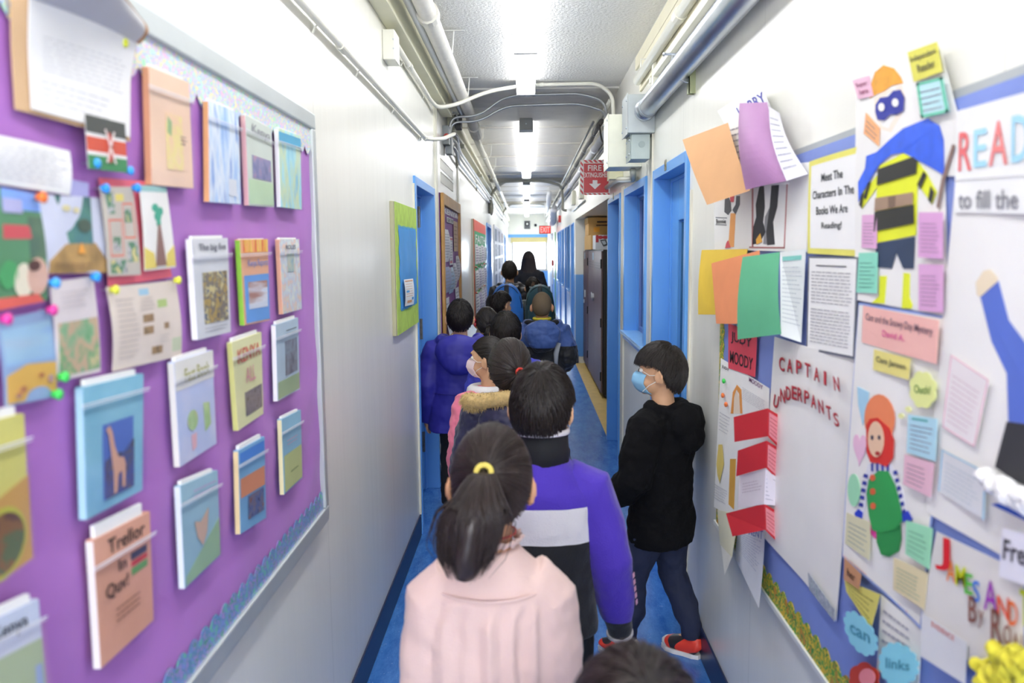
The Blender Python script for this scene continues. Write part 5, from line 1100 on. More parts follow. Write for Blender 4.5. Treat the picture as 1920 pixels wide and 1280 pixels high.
flap([(1384,985),(1434,992),(1431,1135),(1378,1045)], (.672,.672,.66,.672), 'white typed sheet hanging below the red flags', mat('#dcdfe8', .6), bend=lambda u, v: .02*v*v*u, parts=[('blue_lettering', mat('#5f74b8', .6), lambda s, mb: s.text(mb, 'MENT', .45,.02,.95,.14,.0015)), ('printed_text', mat('#a4adc8', .7), lambda s, mb: s.lines(mb, .1,.16,.95,.66,11,.0015,th=.2))])
cb_ = lambda x, y: (1320+x*.531, 600+y*.531)
for P, lab, c in ((((105,342),(225,311),(225,410),(108,430)), 'top red folded flag standing off the right wall', '#c32330'), (((120,460),(221,425),(219,521),(114,551)), 'middle red folded flag standing off the right wall', '#bf222f'), (((78,682),(212,647),(216,740),(101,763)), 'bottom red folded flag standing off the right wall', '#c62733')):
    C = [onX(x, *cb_(*p)) for p, x in zip(P, (.600,.640,.640,.600))]
    S1 = Sheet(C, (-.6, -.8, 0)); t = thing('folded_flag', lab, 'folded paper', tuple((C[3]+C[2])/2), 'red folded flags')
    mb = MB(); S1.rect(mb, 0, 0, 1, 1, 0, .001); mb.build('front_panel', mat(c, .55, var=.04), t)
    e = [C[1], onX(.685, *cb_(P[1][0]+47, P[1][1]+28)), onX(.685, *cb_(P[2][0]+44, P[2][1]+45)), C[2]]
    S2 = Sheet(e, (-.5, -.8, 0)); mb = MB(); S2.rect(mb, 0, 0, 1, 1, 0, .001); sp_ = mb.build('side_panel', mat(c, .55, var=.04), t)
    mb = MB(); S2.rect(mb, .12, .1, .9, .9, .0015, .0004); mb.build('written_sheet', mat('#dc8a94', .6), t); mb = MB(); S2.lines(mb, .2, .2, .85, .85, 5, .0024, th=.2); mb.build('written_text', mat('#a8414e', .6), t)
C = [onX(x, *cb_(*p)) for p, x in zip(((126,548),(218,524),(212,650),(120,662)), (.612,.640,.640,.612))]
t = thing('folded_flag', 'white folded flag between the middle and bottom red ones', 'folded paper', tuple((C[3]+C[2])/2))
S1 = Sheet(C, (-.6, -.8, 0)); mb = MB(); S1.rect(mb, 0, 0, 1, 1, 0, .001); mb.build('front_panel', mat('#e0d6dc', .6), t); mb = MB(); S1.lines(mb, .15, .25, .9, .6, 4, .002, th=.2); mb.build('faint_text', mat('#b8a4b0', .6), t)
e = [C[1], onX(.685, *cb_(264,560)), onX(.685, *cb_(262,655)), C[2]]; S2 = Sheet(e, (-.5, -.8, 0)); mb = MB(); S2.rect(mb, 0, 0, 1, 1, 0, .001); mb.build('side_panel', mat('#dcd6e0', .6), t); mb = MB(); S2.lines(mb, .1, .1, .9, .9, 7, .002, th=.2); mb.build('written_text', mat('#9a96a8', .6), t)
def LET(mb, ch, x, y, w_, h_, rot=0, off=.022, h=.004, shear=0):
    V, F = text_geo(ch); k = len(mb.v)
    for a, b in V:
        a -= .5; b -= .5; ca, sa = math.cos(rot), math.sin(rot); px = a*w_; py = -b*h_
        px, py = px*ca-py*sa, px*sa+py*ca
        p = onX(XR-off-h, x+px, y+py+px*shear); mb.v.append(tuple(p))
    mb.f += [tuple(i+k for i in f) for f in F]
# --- poster with the red cut letters
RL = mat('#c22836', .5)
def letters(seq):
    def g(s, mb):
        for ch, x, y, wd, hh, rot in seq:
            LET(mb, ch, *cb_(x, y), wd*.531, hh*.531, rot, h=.009, shear=.35)
    return g
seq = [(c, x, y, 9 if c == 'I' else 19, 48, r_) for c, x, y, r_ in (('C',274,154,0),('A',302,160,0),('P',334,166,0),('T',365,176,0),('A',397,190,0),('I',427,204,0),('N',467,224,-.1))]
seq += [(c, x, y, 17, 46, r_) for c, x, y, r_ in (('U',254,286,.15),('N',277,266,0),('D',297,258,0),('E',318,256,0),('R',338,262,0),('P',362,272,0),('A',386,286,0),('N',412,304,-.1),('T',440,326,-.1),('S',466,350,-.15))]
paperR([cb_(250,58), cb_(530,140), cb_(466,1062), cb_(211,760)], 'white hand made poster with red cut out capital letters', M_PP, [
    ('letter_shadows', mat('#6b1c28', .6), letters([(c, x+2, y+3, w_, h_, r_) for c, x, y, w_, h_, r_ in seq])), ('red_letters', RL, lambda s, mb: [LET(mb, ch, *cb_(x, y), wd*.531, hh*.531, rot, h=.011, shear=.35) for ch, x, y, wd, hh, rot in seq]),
], off=.022, bend=wav(.004), name='class_poster', cat='poster')
# scribbled strip at the foot
paperR([cb_(368,890), cb_(460,1020), cb_(462,1065), cb_(372,950)], 'grey scribbled strip at the foot of the red lettered poster', art(['#c9ccd2','#8d94a4','#b8c0c4','#6f8a94'], 60), off=.030, name='paper_strip')
# --- poster with the doll in a green dress
cg = lambda x, y: (1560+x*.5625, 560+y*.5625)
G = lambda *pts, **k: PX(*[cg(*q) for q in pts], off=.022, **k)
def ellp(cx, cy, rx, ry, n=20): return [(cx+rx*math.cos(2*pi*i/n), cy+ry*math.sin(2*pi*i/n)) for i in range(n)]
paperR([cg(90,12), cg(386,60), cg(296,1102), cg(40,862)], 'white poster in a blue border with a paper doll in a green dress', mat('#8fa4dc', .6), [
    ('white_panel', M_PP, lambda s, mb: s.rect(mb, .012, .008, .985, .99)),
    ('hat', mat('#ef8a5c', .6), lambda s, mb: (s.poly(mb, inv(s, .022, [cg(*q) for q in ellp(168, 400, 48, 82)]), .003))),
    ('doll_hair', mat('#d9342a', .6), G(*[(128,420),(140,400),(165,396),(200,430),(214,470),(210,530),(190,560),(165,548),(140,545),(128,510)], h=.0042)),
    ('doll_face', mat('#eac4a4', .7), lambda s, mb: s.poly(mb, inv(s, .022, [cg(*q) for q in ellp(160, 468, 25, 60)]), .0054)),
    ('doll_eyes', mat('#4a4458', .7), lambda s, mb: [s.poly(mb, inv(s, .022, [cg(*q) for q in ellp(x, 462, 4, 8)]), .0064) for x in (150, 172)]),
    ('doll_mouth', mat('#b0302c', .6), lambda s, mb: s.poly(mb, inv(s, .022, [cg(*q) for q in ellp(166, 515, 7, 7)]), .0064)),
    ('striped_sleeves', mat('#e6e6ee', .7), G(*[(130,550),(200,548),(235,640),(245,720),(225,720),(205,620),(140,600),(112,720),(96,712),(112,610)], h=.002)),
    ('blue_stripes', mat('#2f3c9c', .7), lambda s, mb: [s.poly(mb, inv(s, .022, [cg(*q) for q in z]), .0034) for z in [((208+i*5,575+i*26),(218+i*5,570+i*26),(222+i*5,582+i*26),(210+i*5,588+i*26)) for i in range(6)]+[((118-i*4,582+i*24),(130-i*4,586+i*24),(128-i*4,598+i*24),(115-i*4,594+i*24)) for i in range(5)]+[((140+i*16,548),(147+i*16,548),(147+i*16,575),(140+i*16,575)) for i in range(4)]]),
    ('blue_mittens', mat('#2c44c8', .6), lambda s, mb: [s.poly(mb, inv(s, .022, [cg(*q) for q in z]), .003) for z in (((85,715),(98,700),(112,712),(104,752),(96,755),(92,735)), ((232,712),(252,706),(268,735),(255,742),(245,738),(236,745)))]),
    ('green_dress', mat('#2f9e50', .7, var=.06), G(*[(135,600),(165,572),(195,575),(215,620),(232,700),(236,740),(215,768),(170,780),(142,770),(132,720),(126,650)], h=.0045)),
    ('green_skirt', mat('#2a9149', .7), G(*[(152,772),(228,752),(230,800),(222,840),(190,860),(165,852),(152,810)], h=.003)),
    ('buttons', mat('#e0673f', .5), lambda s, mb: [s.poly(mb, inv(s, .022, [cg(*q) for q in ellp(148, y, 8, 11)]), .006) for y in (596, 642, 690)]),
    ('pink_bag', mat('#e0459c', .6), G((130,740),(146,770),(158,795),(150,802),(134,785), h=.0025)),
    ('orange_line', mat('#e8a0a0', .6), G((0,0),(1,0),(1,1), h=0) if False else R4(.02,.985,.9,.988)),
], off=.022, bend=wav(.004), name='class_poster', cat='poster')
g4 = lambda *q: [cg(*p) for p in q]
noteR(g4((105,22),(357,72),(349,218),(100,145)), 'wide salmon card at the top of the doll poster', '#f2bab0', [('lettering', mat('#7d6070', .6), TX('Cam and the Snowy Day Mystery', .06,.18,.95,.42)), ('pink_lettering', mat('#e0559c', .6), TX('David A.', .32,.52,.62,.68))], txt=0, off=.028)
noteR(g4((141,168),(262,200),(256,270),(138,236)), 'yellow name card under the salmon card', '#e9dc84', [('lettering', mat('#5a5548', .6), TX('Cam Jansen', .1,.28,.92,.65))], txt=0, off=.030)
def blob(P, label, c, txt=None, off=.028, cat='card', tc='#6f9a4c', nm='note_card', lob=9, amp=.06):
    xs = [p[0] for p in P]; C = quadR(P, off); s = Sheet(C, NR); t = thing(nm, label, cat, tuple((C[3]+C[2])/2))
    mb = MB(); s.poly(mb, [(.5+(.5-amp+amp*abs(math.sin(lob*a/2)))*math.cos(a), .5+(.5-amp+amp*abs(math.sin(lob*a/2)))*math.sin(a)) for a in [2*pi*i/72 for i in range(72)]], 0, .001); mb.build('sheet', mat(c, .65, var=.05), t)
    if txt: mb = MB(); s.text(mb, txt, .22, .38, .8, .6, .002); mb.build('lettering', mat(tc, .6), t)
    return t
blob(g4((258,235),(352,245),(350,372),(258,362)), 'yellow cloud shaped card right of the orange hat', '#e9ee9c', 'Ouch!', lob=8)
blob(g4((245,355),(268,360),(266,382),(244,376)), 'small yellow dot leading to the yellow cloud card', '#eef0a8', lob=0); blob(g4((222,378),(242,382),(240,402),(220,398)), 'smallest yellow dot above the doll hair', '#eef0a8', lob=0)
noteR(g4((255,385),(352,400),(345,542),(250,512)), 'pale blue card right of the doll hair', '#b4dcea', [('teal_heading', mat('#63b0ac', .6), R4(.15,.06,.7,.12))], txt=6, off=.028)
noteR(g4((243,518),(342,548),(330,662),(238,618)), 'pink card beside the striped sleeve', '#e9bccb', txt=5, off=.028)
noteR(g4((248,738),(337,765),(325,902),(246,850)), 'mint green card beside the green dress', '#9fe0b8', txt=5, off=.028, tc='#6aa884')
noteR(g4((207,862),(320,915),(308,1036),(205,968)), 'beige card at the foot of the doll poster', '#e4d6ac', txt=6, off=.028, tc='#7aa088')
noteR(g4((50,712),(128,745),(125,872),(45,815)), 'pale beige card at the lower left of the doll poster', '#dcd8b4', txt=5, off=.028, tc='#8a9a9a')
blob(g4((52,572),(98,580),(95,706),(50,692)), 'mint oval card left of the green dress', '#9fdcb4', lob=0)
C = quadR(g4((72,440),(118,445),(112,560),(72,552)), .028); s = Sheet(C, NR); t = thing('note_card', 'pink heart shaped card left of the doll hair', 'card', tuple((C[3]+C[2])/2))
mb = MB(); s.poly(mb, [(.5+.5*math.sin(a)**3, .48-(.42*math.cos(a)-.16*math.cos(2*a)-.07*math.cos(3*a)-.03*math.cos(4*a))) for a in [2*pi*i/40 for i in range(40)]], 0, .001); mb.build('sheet', mat('#ecc0d8', .65), t)
C = quadR(g4((86,292),(124,305),(120,420),(88,400)), .028); s = Sheet(C, NR); t = thing('note_card', 'blue pointed card left of the orange hat', 'card', tuple((C[3]+C[2])/2))
mb = MB(); s.poly(mb, [(0,0),(1,.05),(.95,.55),(.5,1.1),(.05,.55)], 0, .001); mb.build('sheet', mat('#a9d4ea', .65), t)
# --- sheets under it
noteR(g4((42,862),(98,918),(90,968),(40,935)), 'brown card below the doll poster', '#c9946c', [('lettering', mat('#4d3020', .6), TX('her', .25,.3,.75,.7))], txt=0, off=.034)
noteR(g4((42,935),(162,985),(130,1100),(48,975)), 'yellow card below the brown card', '#d9cf6c', txt=4, off=.030, tc='#8a8440')
blob(g4((30,1010),(155,1090),(155,1215),(50,1160)), 'blue cloud shaped paper, left of the two', '#8fd4e8', 'can', off=.036, tc='#4a98b0', lob=12)
blob(g4((155,1130),(296,1160),(290,1300),(155,1290)), 'blue cloud shaped paper, right of the two', '#8fdaec', 'links', off=.034, tc='#4a98b0', lob=14)
paperR(g4((165,985),(300,1100),(290,1290),(150,1240)), 'plain white sheet behind the blue cloud papers', M_PP, TXp(6), off=.018)
blob(g4((60,1205),(165,1215),(160,1330),(50,1320)), 'red scalloped paper under the blue cloud papers', '#c2402e', off=.028, lob=6); blob(g4((90,1225),(150,1230),(146,1300),(86,1290)), 'pink oval paper on the red scalloped paper', '#e88a94', off=.034, lob=0)
noteR(g4((300,1045),(452,1145),(445,1285),(296,1190)), 'white sheet with a red typed heading below the rainbow lettering', '#e2e2e4', [('red_heading', mat('#d9786f', .6), lambda s, mb: s.text(mb, 'EVIDENCE', .25,.04,.75,.16,.0015))], txt=0, off=.030)
paperR(g4((350,775),(640,912),(640,1400),(300,1040)), 'white poster with rainbow capital letters', mat('#e3dfda', .65, var=.02), [
    (nm, mat(c, .5), (lambda ch, x, y, w_, h_: lambda s, mb: LET(mb, ch, *cg(x, y), w_*.5625, h_*.5625, 0, off=.026, h=.004, shear=.3))(ch, x, y, w_, h_))
    for nm, ch, x, y, w_, h_, c in (('letter_j','J',368,850,50,112,'#e2232c'),('letter_a','A',396,908,30,70,'#f28a3c'),('letter_m','M',428,924,34,70,'#d2dc20'),('letter_e','E',455,950,28,68,'#5cc43c'),('letter_s','S',480,975,24,72,'#3a78d8'),('capital_a','A',528,990,46,100,'#a03ab4'),('letter_n','N',570,1030,40,76,'#ec5a3a'),('letter_d','D',603,1050,30,80,'#f0702c'),('letter_t','T',640,1030,30,120,'#c8d428'))]
    + [('brown_lettering', mat('#8f5c50', .6), lambda s, mb: [LET(mb, ch, *cg(x, y), w_*.5625, h_*.5625, 0, off=.026, h=.004, shear=.3) for ch, x, y, w_, h_ in (('B',468,1035,28,88),('y',496,1068,18,60),('R',548,1090,38,110),('O',584,1120,28,66),('A',612,1150,26,76),('L',638,1160,14,80))])],
    off=.026, name='class_poster', cat='poster')
# --- big poster at the edge and banner
ch_ = lambda x, y: (1580+x*.469, 60+y*.469)
paperR([(1793,330),(1960,330),(1990,1110),(1740,960)], 'big white poster with a blue paper figure at the right edge of the photo', M_PP, [
    ('figure_arm', mat('#5a74cc', .6, var=.05), PXM([(1843,555),(1875,526),(1892,600),(1925,648),(1960,660),(1960,800),(1890,790),(1888,700),(1862,640)], off=.018)),
    ('figure_hand', mat('#ead9bc', .6), PXM([(1838,553),(1836,530),(1850,508),(1862,505),(1874,520),(1875,527),(1844,556)], off=.018, h=.002)),
    ('figure_trousers', mat('#34353a', .7), PX((1888,790),(1960,800),(1960,930),(1900,900),(1866,875), off=.018, h=.002)),
    ('blue_base', mat('#2c58c0', .6), PX((1858,945),(1920,975),(1960,985),(1960,970),(1900,940), off=.018, h=.002)),
    ('grey_strip', mat('#dcdad6', .7), R4(.95,.1,.96,.2)),  # thin pale grey strip near the poster's right edge
], off=.018, bend=wav(.003), name='class_poster', cat='poster')
mb = MB(); t = thing('cotton_trim', 'fluffy white cotton glued along the foot of the blue figure', 'cotton', tuple(onX(XR-.03, 1880, 930)))
for i in range(60):
    a = random.random(); p = onX(XR-.03-random.random()*.012, 1846+a*90+random.uniform(-6, 6), 898+a*52+random.uniform(-12, 12)); mb.ell(tuple(p), (.012, .012, .012), 8, 6)
mb.build('cotton_tufts', mat('#f3f1ee', .95, sheen=.5), t, smooth=True, voxel=.004, disp=(.01, .006))
paperR([(1795,208),(1962,162),(1962,402),(1790,398)], 'white banner with red and blue capital letters at the right edge', mat('#efefed', .6), [
    (nm, mat(c, .5), (lambda chh, a, b: lambda s, mb: s.text(mb, chh, *(lambda a_, b_: (a_[0], a_[1], b_[0], b_[1]))(*inv(s, .024, [a, b])), .0024))(chh, a, b))
    for nm, chh, a, b, c in (('letter_r','R',(1801,249),(1824,319),'#ea7072'),('letter_e','E',(1829,244),(1852,312),'#a8dcf0'),('letter_a','A',(1858,230),(1892,308),'#ee8684'),('letter_d','D',(1900,218),(1932,302),'#a8dcf0'))]
    + [('black_writing', mat('#8a8a90', .7), PT('to fill the', (1800,358),(1912,392), off=.024)), ('fold_line', mat('#c9c9c9', .7), PX((1793,337),(1960,326),(1960,328),(1793,339), off=.024))], off=.024, name='banner', cat='banner')
noteR([ch_(395,1000) if 0 else (1784,664),(1855,712),(1828,838),(1768,800)], 'faint pink outlined card on the big blue figure poster', '#ece4e4', [('pink_border', mat('#ecc0cc', .6), MULTI(R4(0,0,1,.02), R4(0,.98,1,1), R4(0,0,.03,1), R4(.97,0,1,1)))], txt=9, off=.024, tc='#d4b8c4')
noteR([(1767,842),(1850,885),(1846,975),(1760,920)], 'pale blue outlined card under the pink one', '#dfe0e2', [('blue_border', mat('#9cc8e0', .6), MULTI(R4(0,0,1,.03), R4(0,0,.03,1), R4(.97,0,1,1)))], txt=7, off=.024, tc='#b0bcc8')
noteR([(1880,990),(1960,1010),(1960,1110),(1874,1080)], 'white card with a black handwritten name near the right edge', '#e6e4ee', [('lettering', mat('#2f2d38', .6), lambda s, mb: s.text(mb, 'Fred', .08,.2,.8,.62,.002))], txt=0, off=.036)
mb = MB(); t = thing('paper_fringe', 'crumpled yellow tissue paper bunch at the lower right edge', 'paper decoration', tuple(onX(XR-.03, 1880, 1290)))
for i in range(26):
    a = random.random()*2*pi; rr = random.random()**.5; p = onX(XR-.035-random.random()*.012, 1884+rr*46*math.cos(a), 1262+rr*48*math.sin(a))
    mb.ell(tuple(p), (.012, .016, .016), 8, 6)
mb.build('tissue', mat('#dcd23c', .7, var=.15, scale=30), t, voxel=.004, disp=(.012, .02))
# =================================================================== PEOPLE
SKIN = mat('#d9a985', .5, var=.05, scale=25, bump=.05, spec=.4, name='skin')
SKIN2 = mat('#c99470', .5, var=.05, scale=25, bump=.05, spec=.4, name='skin')
def hairmat(c='#17120f', rough=.38):
    m = bpy.data.materials.new('hair'); m.use_nodes = True; b = m.node_tree.nodes['Principled BSDF']; nt = m.node_tree
    tc = nt.nodes.new('ShaderNodeTexCoord'); n = nt.nodes.new('ShaderNodeTexNoise'); n.inputs['Scale'].default_value = 120
    mp = nt.nodes.new('ShaderNodeMapping'); mp.inputs['Scale'].default_value = (1, 1, .15); nt.links.new(tc.outputs['Object'], mp.inputs[0]); nt.links.new(mp.outputs[0], n.inputs[0])
    r = nt.nodes.new('ShaderNodeValToRGB'); l = lin(c); r.color_ramp.elements[0].color = (*[x*.6 for x in l], 1); r.color_ramp.elements[1].color = (*[x*1.9 for x in l], 1)
    nt.links.new(n.outputs['Fac'], r.inputs[0]); nt.links.new(r.outputs[0], b.inputs['Base Color'])
    b.inputs['Roughness'].default_value = rough; b.inputs['Specular IOR Level'].default_value = .55
    return m
HSH = hairmat('#1a1512', .8); HAIR = hairmat('#211a16'); HAIRB = hairmat('#2d2320', .42)
M_EYE = mat('#f2efea', .2, var=.01); M_IRIS = mat('#22150e', .2); M_LIP = mat('#b5706a', .5)

def unit(a): a = np.array(a, float); return a/np.linalg.norm(a)
def strands_mesh(mb, paths, r, n=3):
    """paths: array (N, K, 3) of strand centre lines -> thin tapered tubes"""
    P = np.array(paths); N, K, _ = P.shape
    T = np.gradient(P, axis=1); T /= (np.linalg.norm(T, axis=2, keepdims=True)+1e-9)
    up = np.array([.31, .17, .93]); U = np.cross(T, up); U /= (np.linalg.norm(U, axis=2, keepdims=True)+1e-9); Q = np.cross(T, U)
    tap = np.interp(np.linspace(0, 1, K), [0, .6, 1], [1, .9, .15])*r
    base = len(mb.v); vs = np.zeros((N, K, n, 3))
    for j in range(n):
        an = 2*pi*j/n; vs[:, :, j] = P+(U*math.cos(an)+Q*math.sin(an))*tap[None, :, None]
    mb.v += [tuple(q) for q in vs.reshape(-1, 3).tolist()]
    for s_ in range(N):
        o = base+s_*K*n
        for k in range(K-1):
            for j in range(n):
                j2 = (j+1) % n; mb.f.append((o+k*n+j, o+k*n+j2, o+(k+1)*n+j2, o+(k+1)*n+j))
E_R = np.array([.078, .096, .108])               # hair ellipsoid radii at 1.30 m
def hairline(az, kind):
    """az: degrees from the back (0) to the face (180); lowest elevation of the scalp hair"""
    if kind == 'bowl': return np.interp(az, [0, 40, 68, 82, 95, 125, 180], [-27, -26, -16, 8, 12, 14, 20])
    if kind == 'pulled': return np.interp(az, [0, 45, 75, 95, 120, 180], [-44, -38, -18, 8, 22, 36])
    return np.interp(az, [0, 40, 68, 82, 95, 125, 180], [-42, -38, -20, 8, 14, 16, 20])
def head_hair(P, kind, n, r, s, Mh, hc, tie=(0, -.9, .28), length=.30, sway=(0, 0), m=HAIR, taper=1, thick=1.0, drop=.075, lod=0):
    """P parent; Mh head rotation; hc head centre"""
    hk = 'pulled' if kind in ('ponytail',) else 'bowl' if kind == 'bowl' else 'loose'
    def W(p): return (Mh @ Vector(p)) + hc
    ER = E_R*s*thick
    # scalp shell
    mb = MB(); na, nt_ = 40, 14; v = []; f = []
    for i in range(nt_+1):
        for j in range(na):
            a = 2*pi*j/na; az = abs(((math.degrees(a)+90+180) % 360)-180)      # a measured from +x ; back is -y
            el = math.radians(hairline(az, hk)); th = (pi/2-el)*i/nt_
            rr = 1.0-.05*max(0, i/nt_-.85)/.15
            d = np.array([math.sin(th)*math.cos(a), math.sin(th)*math.sin(a), math.cos(th)])
            v.append(W(d*ER*rr))
    for i in range(nt_):
        for j in range(na):
            j2 = (j+1) % na; f.append((i*na+j, (i+1)*na+j, (i+1)*na+j2, i*na+j2))
    k0 = len(v)
    for i in (nt_,):
        for j in range(na):
            a = 2*pi*j/na; az = abs(((math.degrees(a)+270) % 360)-180); el = math.radians(hairline(az, hk)+3); th = pi/2-el
            v.append(W(np.array([math.sin(th)*math.cos(a), math.sin(th)*math.sin(a), math.cos(th)])*ER*.88))
    for j in range(na):
        j2 = (j+1) % na; f.append((nt_*na+j, k0+j, k0+j2, nt_*na+j2))
    v.append(W((0, 0, 0))); c0 = len(v)-1
    for j in range(na): f.append((k0+j, c0, k0+(j+1) % na))
    mb.add(v, f)
    if kind == 'shaved':
        return mb.build('hair', m, P, smooth=True, local=True)
    def el_az(D):
        el = np.degrees(np.arcsin(np.clip(D[:, 2], -1, 1))); a = np.degrees(np.arctan2(D[:, 1], D[:, 0])); az = np.abs(((a+270) % 360)-180); return el, az
    D = rng.normal(size=(n*4, 3)); D /= np.linalg.norm(D, axis=1, keepdims=True)
    el, az = el_az(D); ok = el > np.array([hairline(q, hk) for q in az]); D = D[ok][:n]; el, az = el_az(D); N = len(D)
    K = 8; paths = np.zeros((N, K, 3))
    if kind in ('short', 'bowl', 'long', 'bob'):
        C = unit((.08, -.42, .90)); ax = np.cross(C, D); ax /= (np.linalg.norm(ax, axis=1, keepdims=True)+1e-6)
        # stir the flow a little
        ax += rng.normal(size=ax.shape)*.10; ax /= np.linalg.norm(ax, axis=1, keepdims=True)
        L = {'short': .50, 'bowl': .62, 'long': .9, 'bob': .8}[kind]*rng.uniform(.7, 1.1, N)
        lift = rng.uniform(.0, .06, N)*(1.0 if kind != 'long' else .4)
        for k in range(K):
            t = k/(K-1); an = (L*t)[:, None]
            Dk = D*np.cos(an)+np.cross(ax, D)*np.sin(an)+ax*(np.sum(ax*D, axis=1, keepdims=True))*(1-np.cos(an))
            elk, azk = el_az(Dk); lim = np.array([hairline(q, hk) for q in azk])-(rng.uniform(0, 5, N) if kind == 'short' else rng.uniform(2, 9, N) if kind == 'bowl' else 16)-np.where(azk > 130, 3, 0)
            if kind == 'bowl': lim = lim-np.where(azk > 120, 4, 0)
            below = np.maximum(0, lim-elk)
            pos = Dk*ER*(1+.012+lift*math.sin(pi*min(t*.9+.1, 1)))[:, None]
            # past the hairline hang straight down and short
            pos[:, 2] -= 0
            stop = below > 0
            if k > 0: pos[stop] = paths[stop, k-1]+np.array([0, 0, -.0008*s])+(paths[stop, k-1]-paths[stop, max(k-2, 0)])*.06
            paths[:, k] = pos
    if kind == 'long':
        pass
    if kind == 'ponytail':
        T_ = unit(tie); wisp = rng.uniform(0, .014, N)+(rng.random(N) < .07)*rng.uniform(0, .06, N)
        for k in range(K):
            t = k/(K-1)
            dot = np.clip(D@T_, -1, 1); om = np.arccos(dot)+1e-6
            q = (np.sin((1-t)*om)/np.sin(om))[:, None]*D+(np.sin(t*om)/np.sin(om))[:, None]*T_
            paths[:, k] = q*ER*(1.014+.012*math.sin(pi*t)+wisp*math.sin(pi*t))[:, None]
    mb2 = MB()
    flat = paths.reshape(-1, 3); Mn = np.array(Mh.to_3x3()); flat = flat@Mn.T+np.array(hc); strands_mesh(mb2, flat.reshape(N, K, 3), r)
    h = mb.build('hair', HSH if kind != 'shaved' else m, P, smooth=True, local=True)
    h2 = mb2.build('hair_strands', m, h, smooth=True, local=True)
    if kind == 'ponytail':
        tp = unit(tie)*ER*1.03; tw = np.array(W(tp)); back = np.array(Mh @ Vector(unit((tie[0], tie[1], 0)))); n2 = int(n*.55)
        Kp = 12; pp = np.zeros((n2, Kp, 3)); ang = rng.uniform(0, 2*pi, n2); rad = rng.uniform(0, 1, n2)**.5*np.where(rng.random(n2) < .08, 1.35, 1.0); Ls = length*s*rng.uniform(.72, 1.05, n2)
        cen = []
        for k in range(Kp):
            t = k/(Kp-1); L = Ls*t
            out = .055*s*math.sin(min(1, t*2.2)*pi*.55)-.015*s*t
            wd = np.interp(t, [0, .12, .45, .8, 1], [.010, .020, .050, .050, .030])*s*taper
            cx = tw[0]+back[0]*out+sway[0]*s*t**1.2+np.cos(ang)*rad*wd
            cy = tw[1]+back[1]*out+sway[1]*s*t**1.2+np.sin(ang)*rad*wd*.6
            cz = tw[2]+.012*s*math.sin(pi*min(1, t*4))-(L-np.sin(pi*t/2)*.02*s)
            pp[:, k] = np.stack([cx+.004*s*np.sin(6*t+ang*2), cy, cz], 1)
            cen.append(((tw[0]+back[0]*out+sway[0]*s*t**1.2, tw[1]+back[1]*out+sway[1]*s*t**1.2, tw[2]-length*s*.93*t), float(wd)*.8))
        mb3 = MB().tube([c for c, _ in cen], [(w_*.55, w_) if False else (w_*.82, w_*.6) for _, w_ in cen], 14)
        tail = mb3.build('ponytail', m, P, smooth=True, local=True, disp=(.02*s, .008*s) if not lod else None)
        mb4 = MB(); strands_mesh(mb4, pp, r*1.25); mb4.build('ponytail_strands', m, tail, smooth=True, local=True)
        return tw, back
    if kind == 'long':
        n2 = n; Kp = 10; pp = np.zeros((n2, Kp, 3)); a = rng.uniform(-pi*.62, pi*.62, n2)-pi/2; Ls = length*s*rng.uniform(.75, 1.0, n2)
        for k in range(Kp):
            t = k/(Kp-1); rx = ER[0]*(1.06+.75*t); ry = ER[1]*(1.05-.15*math.sin(pi*t)+.25*t)
            loc = np.stack([np.cos(a)*rx, np.sin(a)*ry-.015*s*t, .01*s-Ls*t], 1); pp[:, k] = loc@Mn.T+np.array(hc)
        mb3 = MB().loft([(hc[0], hc[1]-.02*s-.01*s*t, hc[2]-length*s*.9*t, ER[0]*(1.0+.65*t), ER[1]*(.80-.2*math.sin(pi*t)+.1*t)) for t in (1, .8, .6, .4, .2, 0)], 20)
        q = mb3.build('long_hair', m, P, smooth=True, local=True)
        mb4 = MB(); strands_mesh(mb4, pp, r*1.2); mb4.build('long_hair_strands', m, q, smooth=True, local=True)

def hand(mb, wrist, direction, side, s, curl=.5, inward=(0, 0, 0)):
    """palm, four unequal fingers and a thumb leaving the side of the palm"""
    w_ = np.array(wrist, float); d = unit(direction); fwd = np.array([0, 1, 0.]); fwd = unit(fwd-d*fwd.dot(d)); nrm = np.cross(d, fwd)*side   # palm looks to the thigh
    k = .072*s
    mb.tube([w_-d*.01*s, w_+d*k*.35, w_+d*k*.8, w_+d*k], [(.013*s, .018*s), (.012*s, .026*s), (.012*s, .030*s), (.010*s, .028*s)] if abs(d[2]) < .5 else [(.016*s, .016*s), (.020*s, .018*s), (.022*s, .020*s), (.018*s, .018*s)], 12)
    for i, (off, ln) in enumerate(((.026, .058), (.009, .066), (-.009, .061), (-.025, .047))):
        b = w_+d*k*.9+fwd*off*s; pts = [b]; dd = d.copy(); inn = -nrm
        for j in range(3):
            ca = curl*.55*(j+.6); dd = unit(d*math.cos(ca)+inn*math.sin(ca)); pts.append(pts[-1]+dd*ln*s*(.42, .33, .25)[j])
        mb.tube(pts, [.0082*s, .0078*s, .0072*s, .0056*s], 8)
    b = w_+d*k*.25+fwd*.018*s; pts = [b, b+unit(d*.6+fwd*.8)*.028*s, b+unit(d*.6+fwd*.8)*.028*s+unit(d*.95+fwd*.25-nrm*.2)*.024*s, b+unit(d*.6+fwd*.8)*.028*s+unit(d*.95+fwd*.25-nrm*.3)*.042*s]
    mb.tube(pts, [.011*s, .0095*s, .0085*s, .006*s], 8)

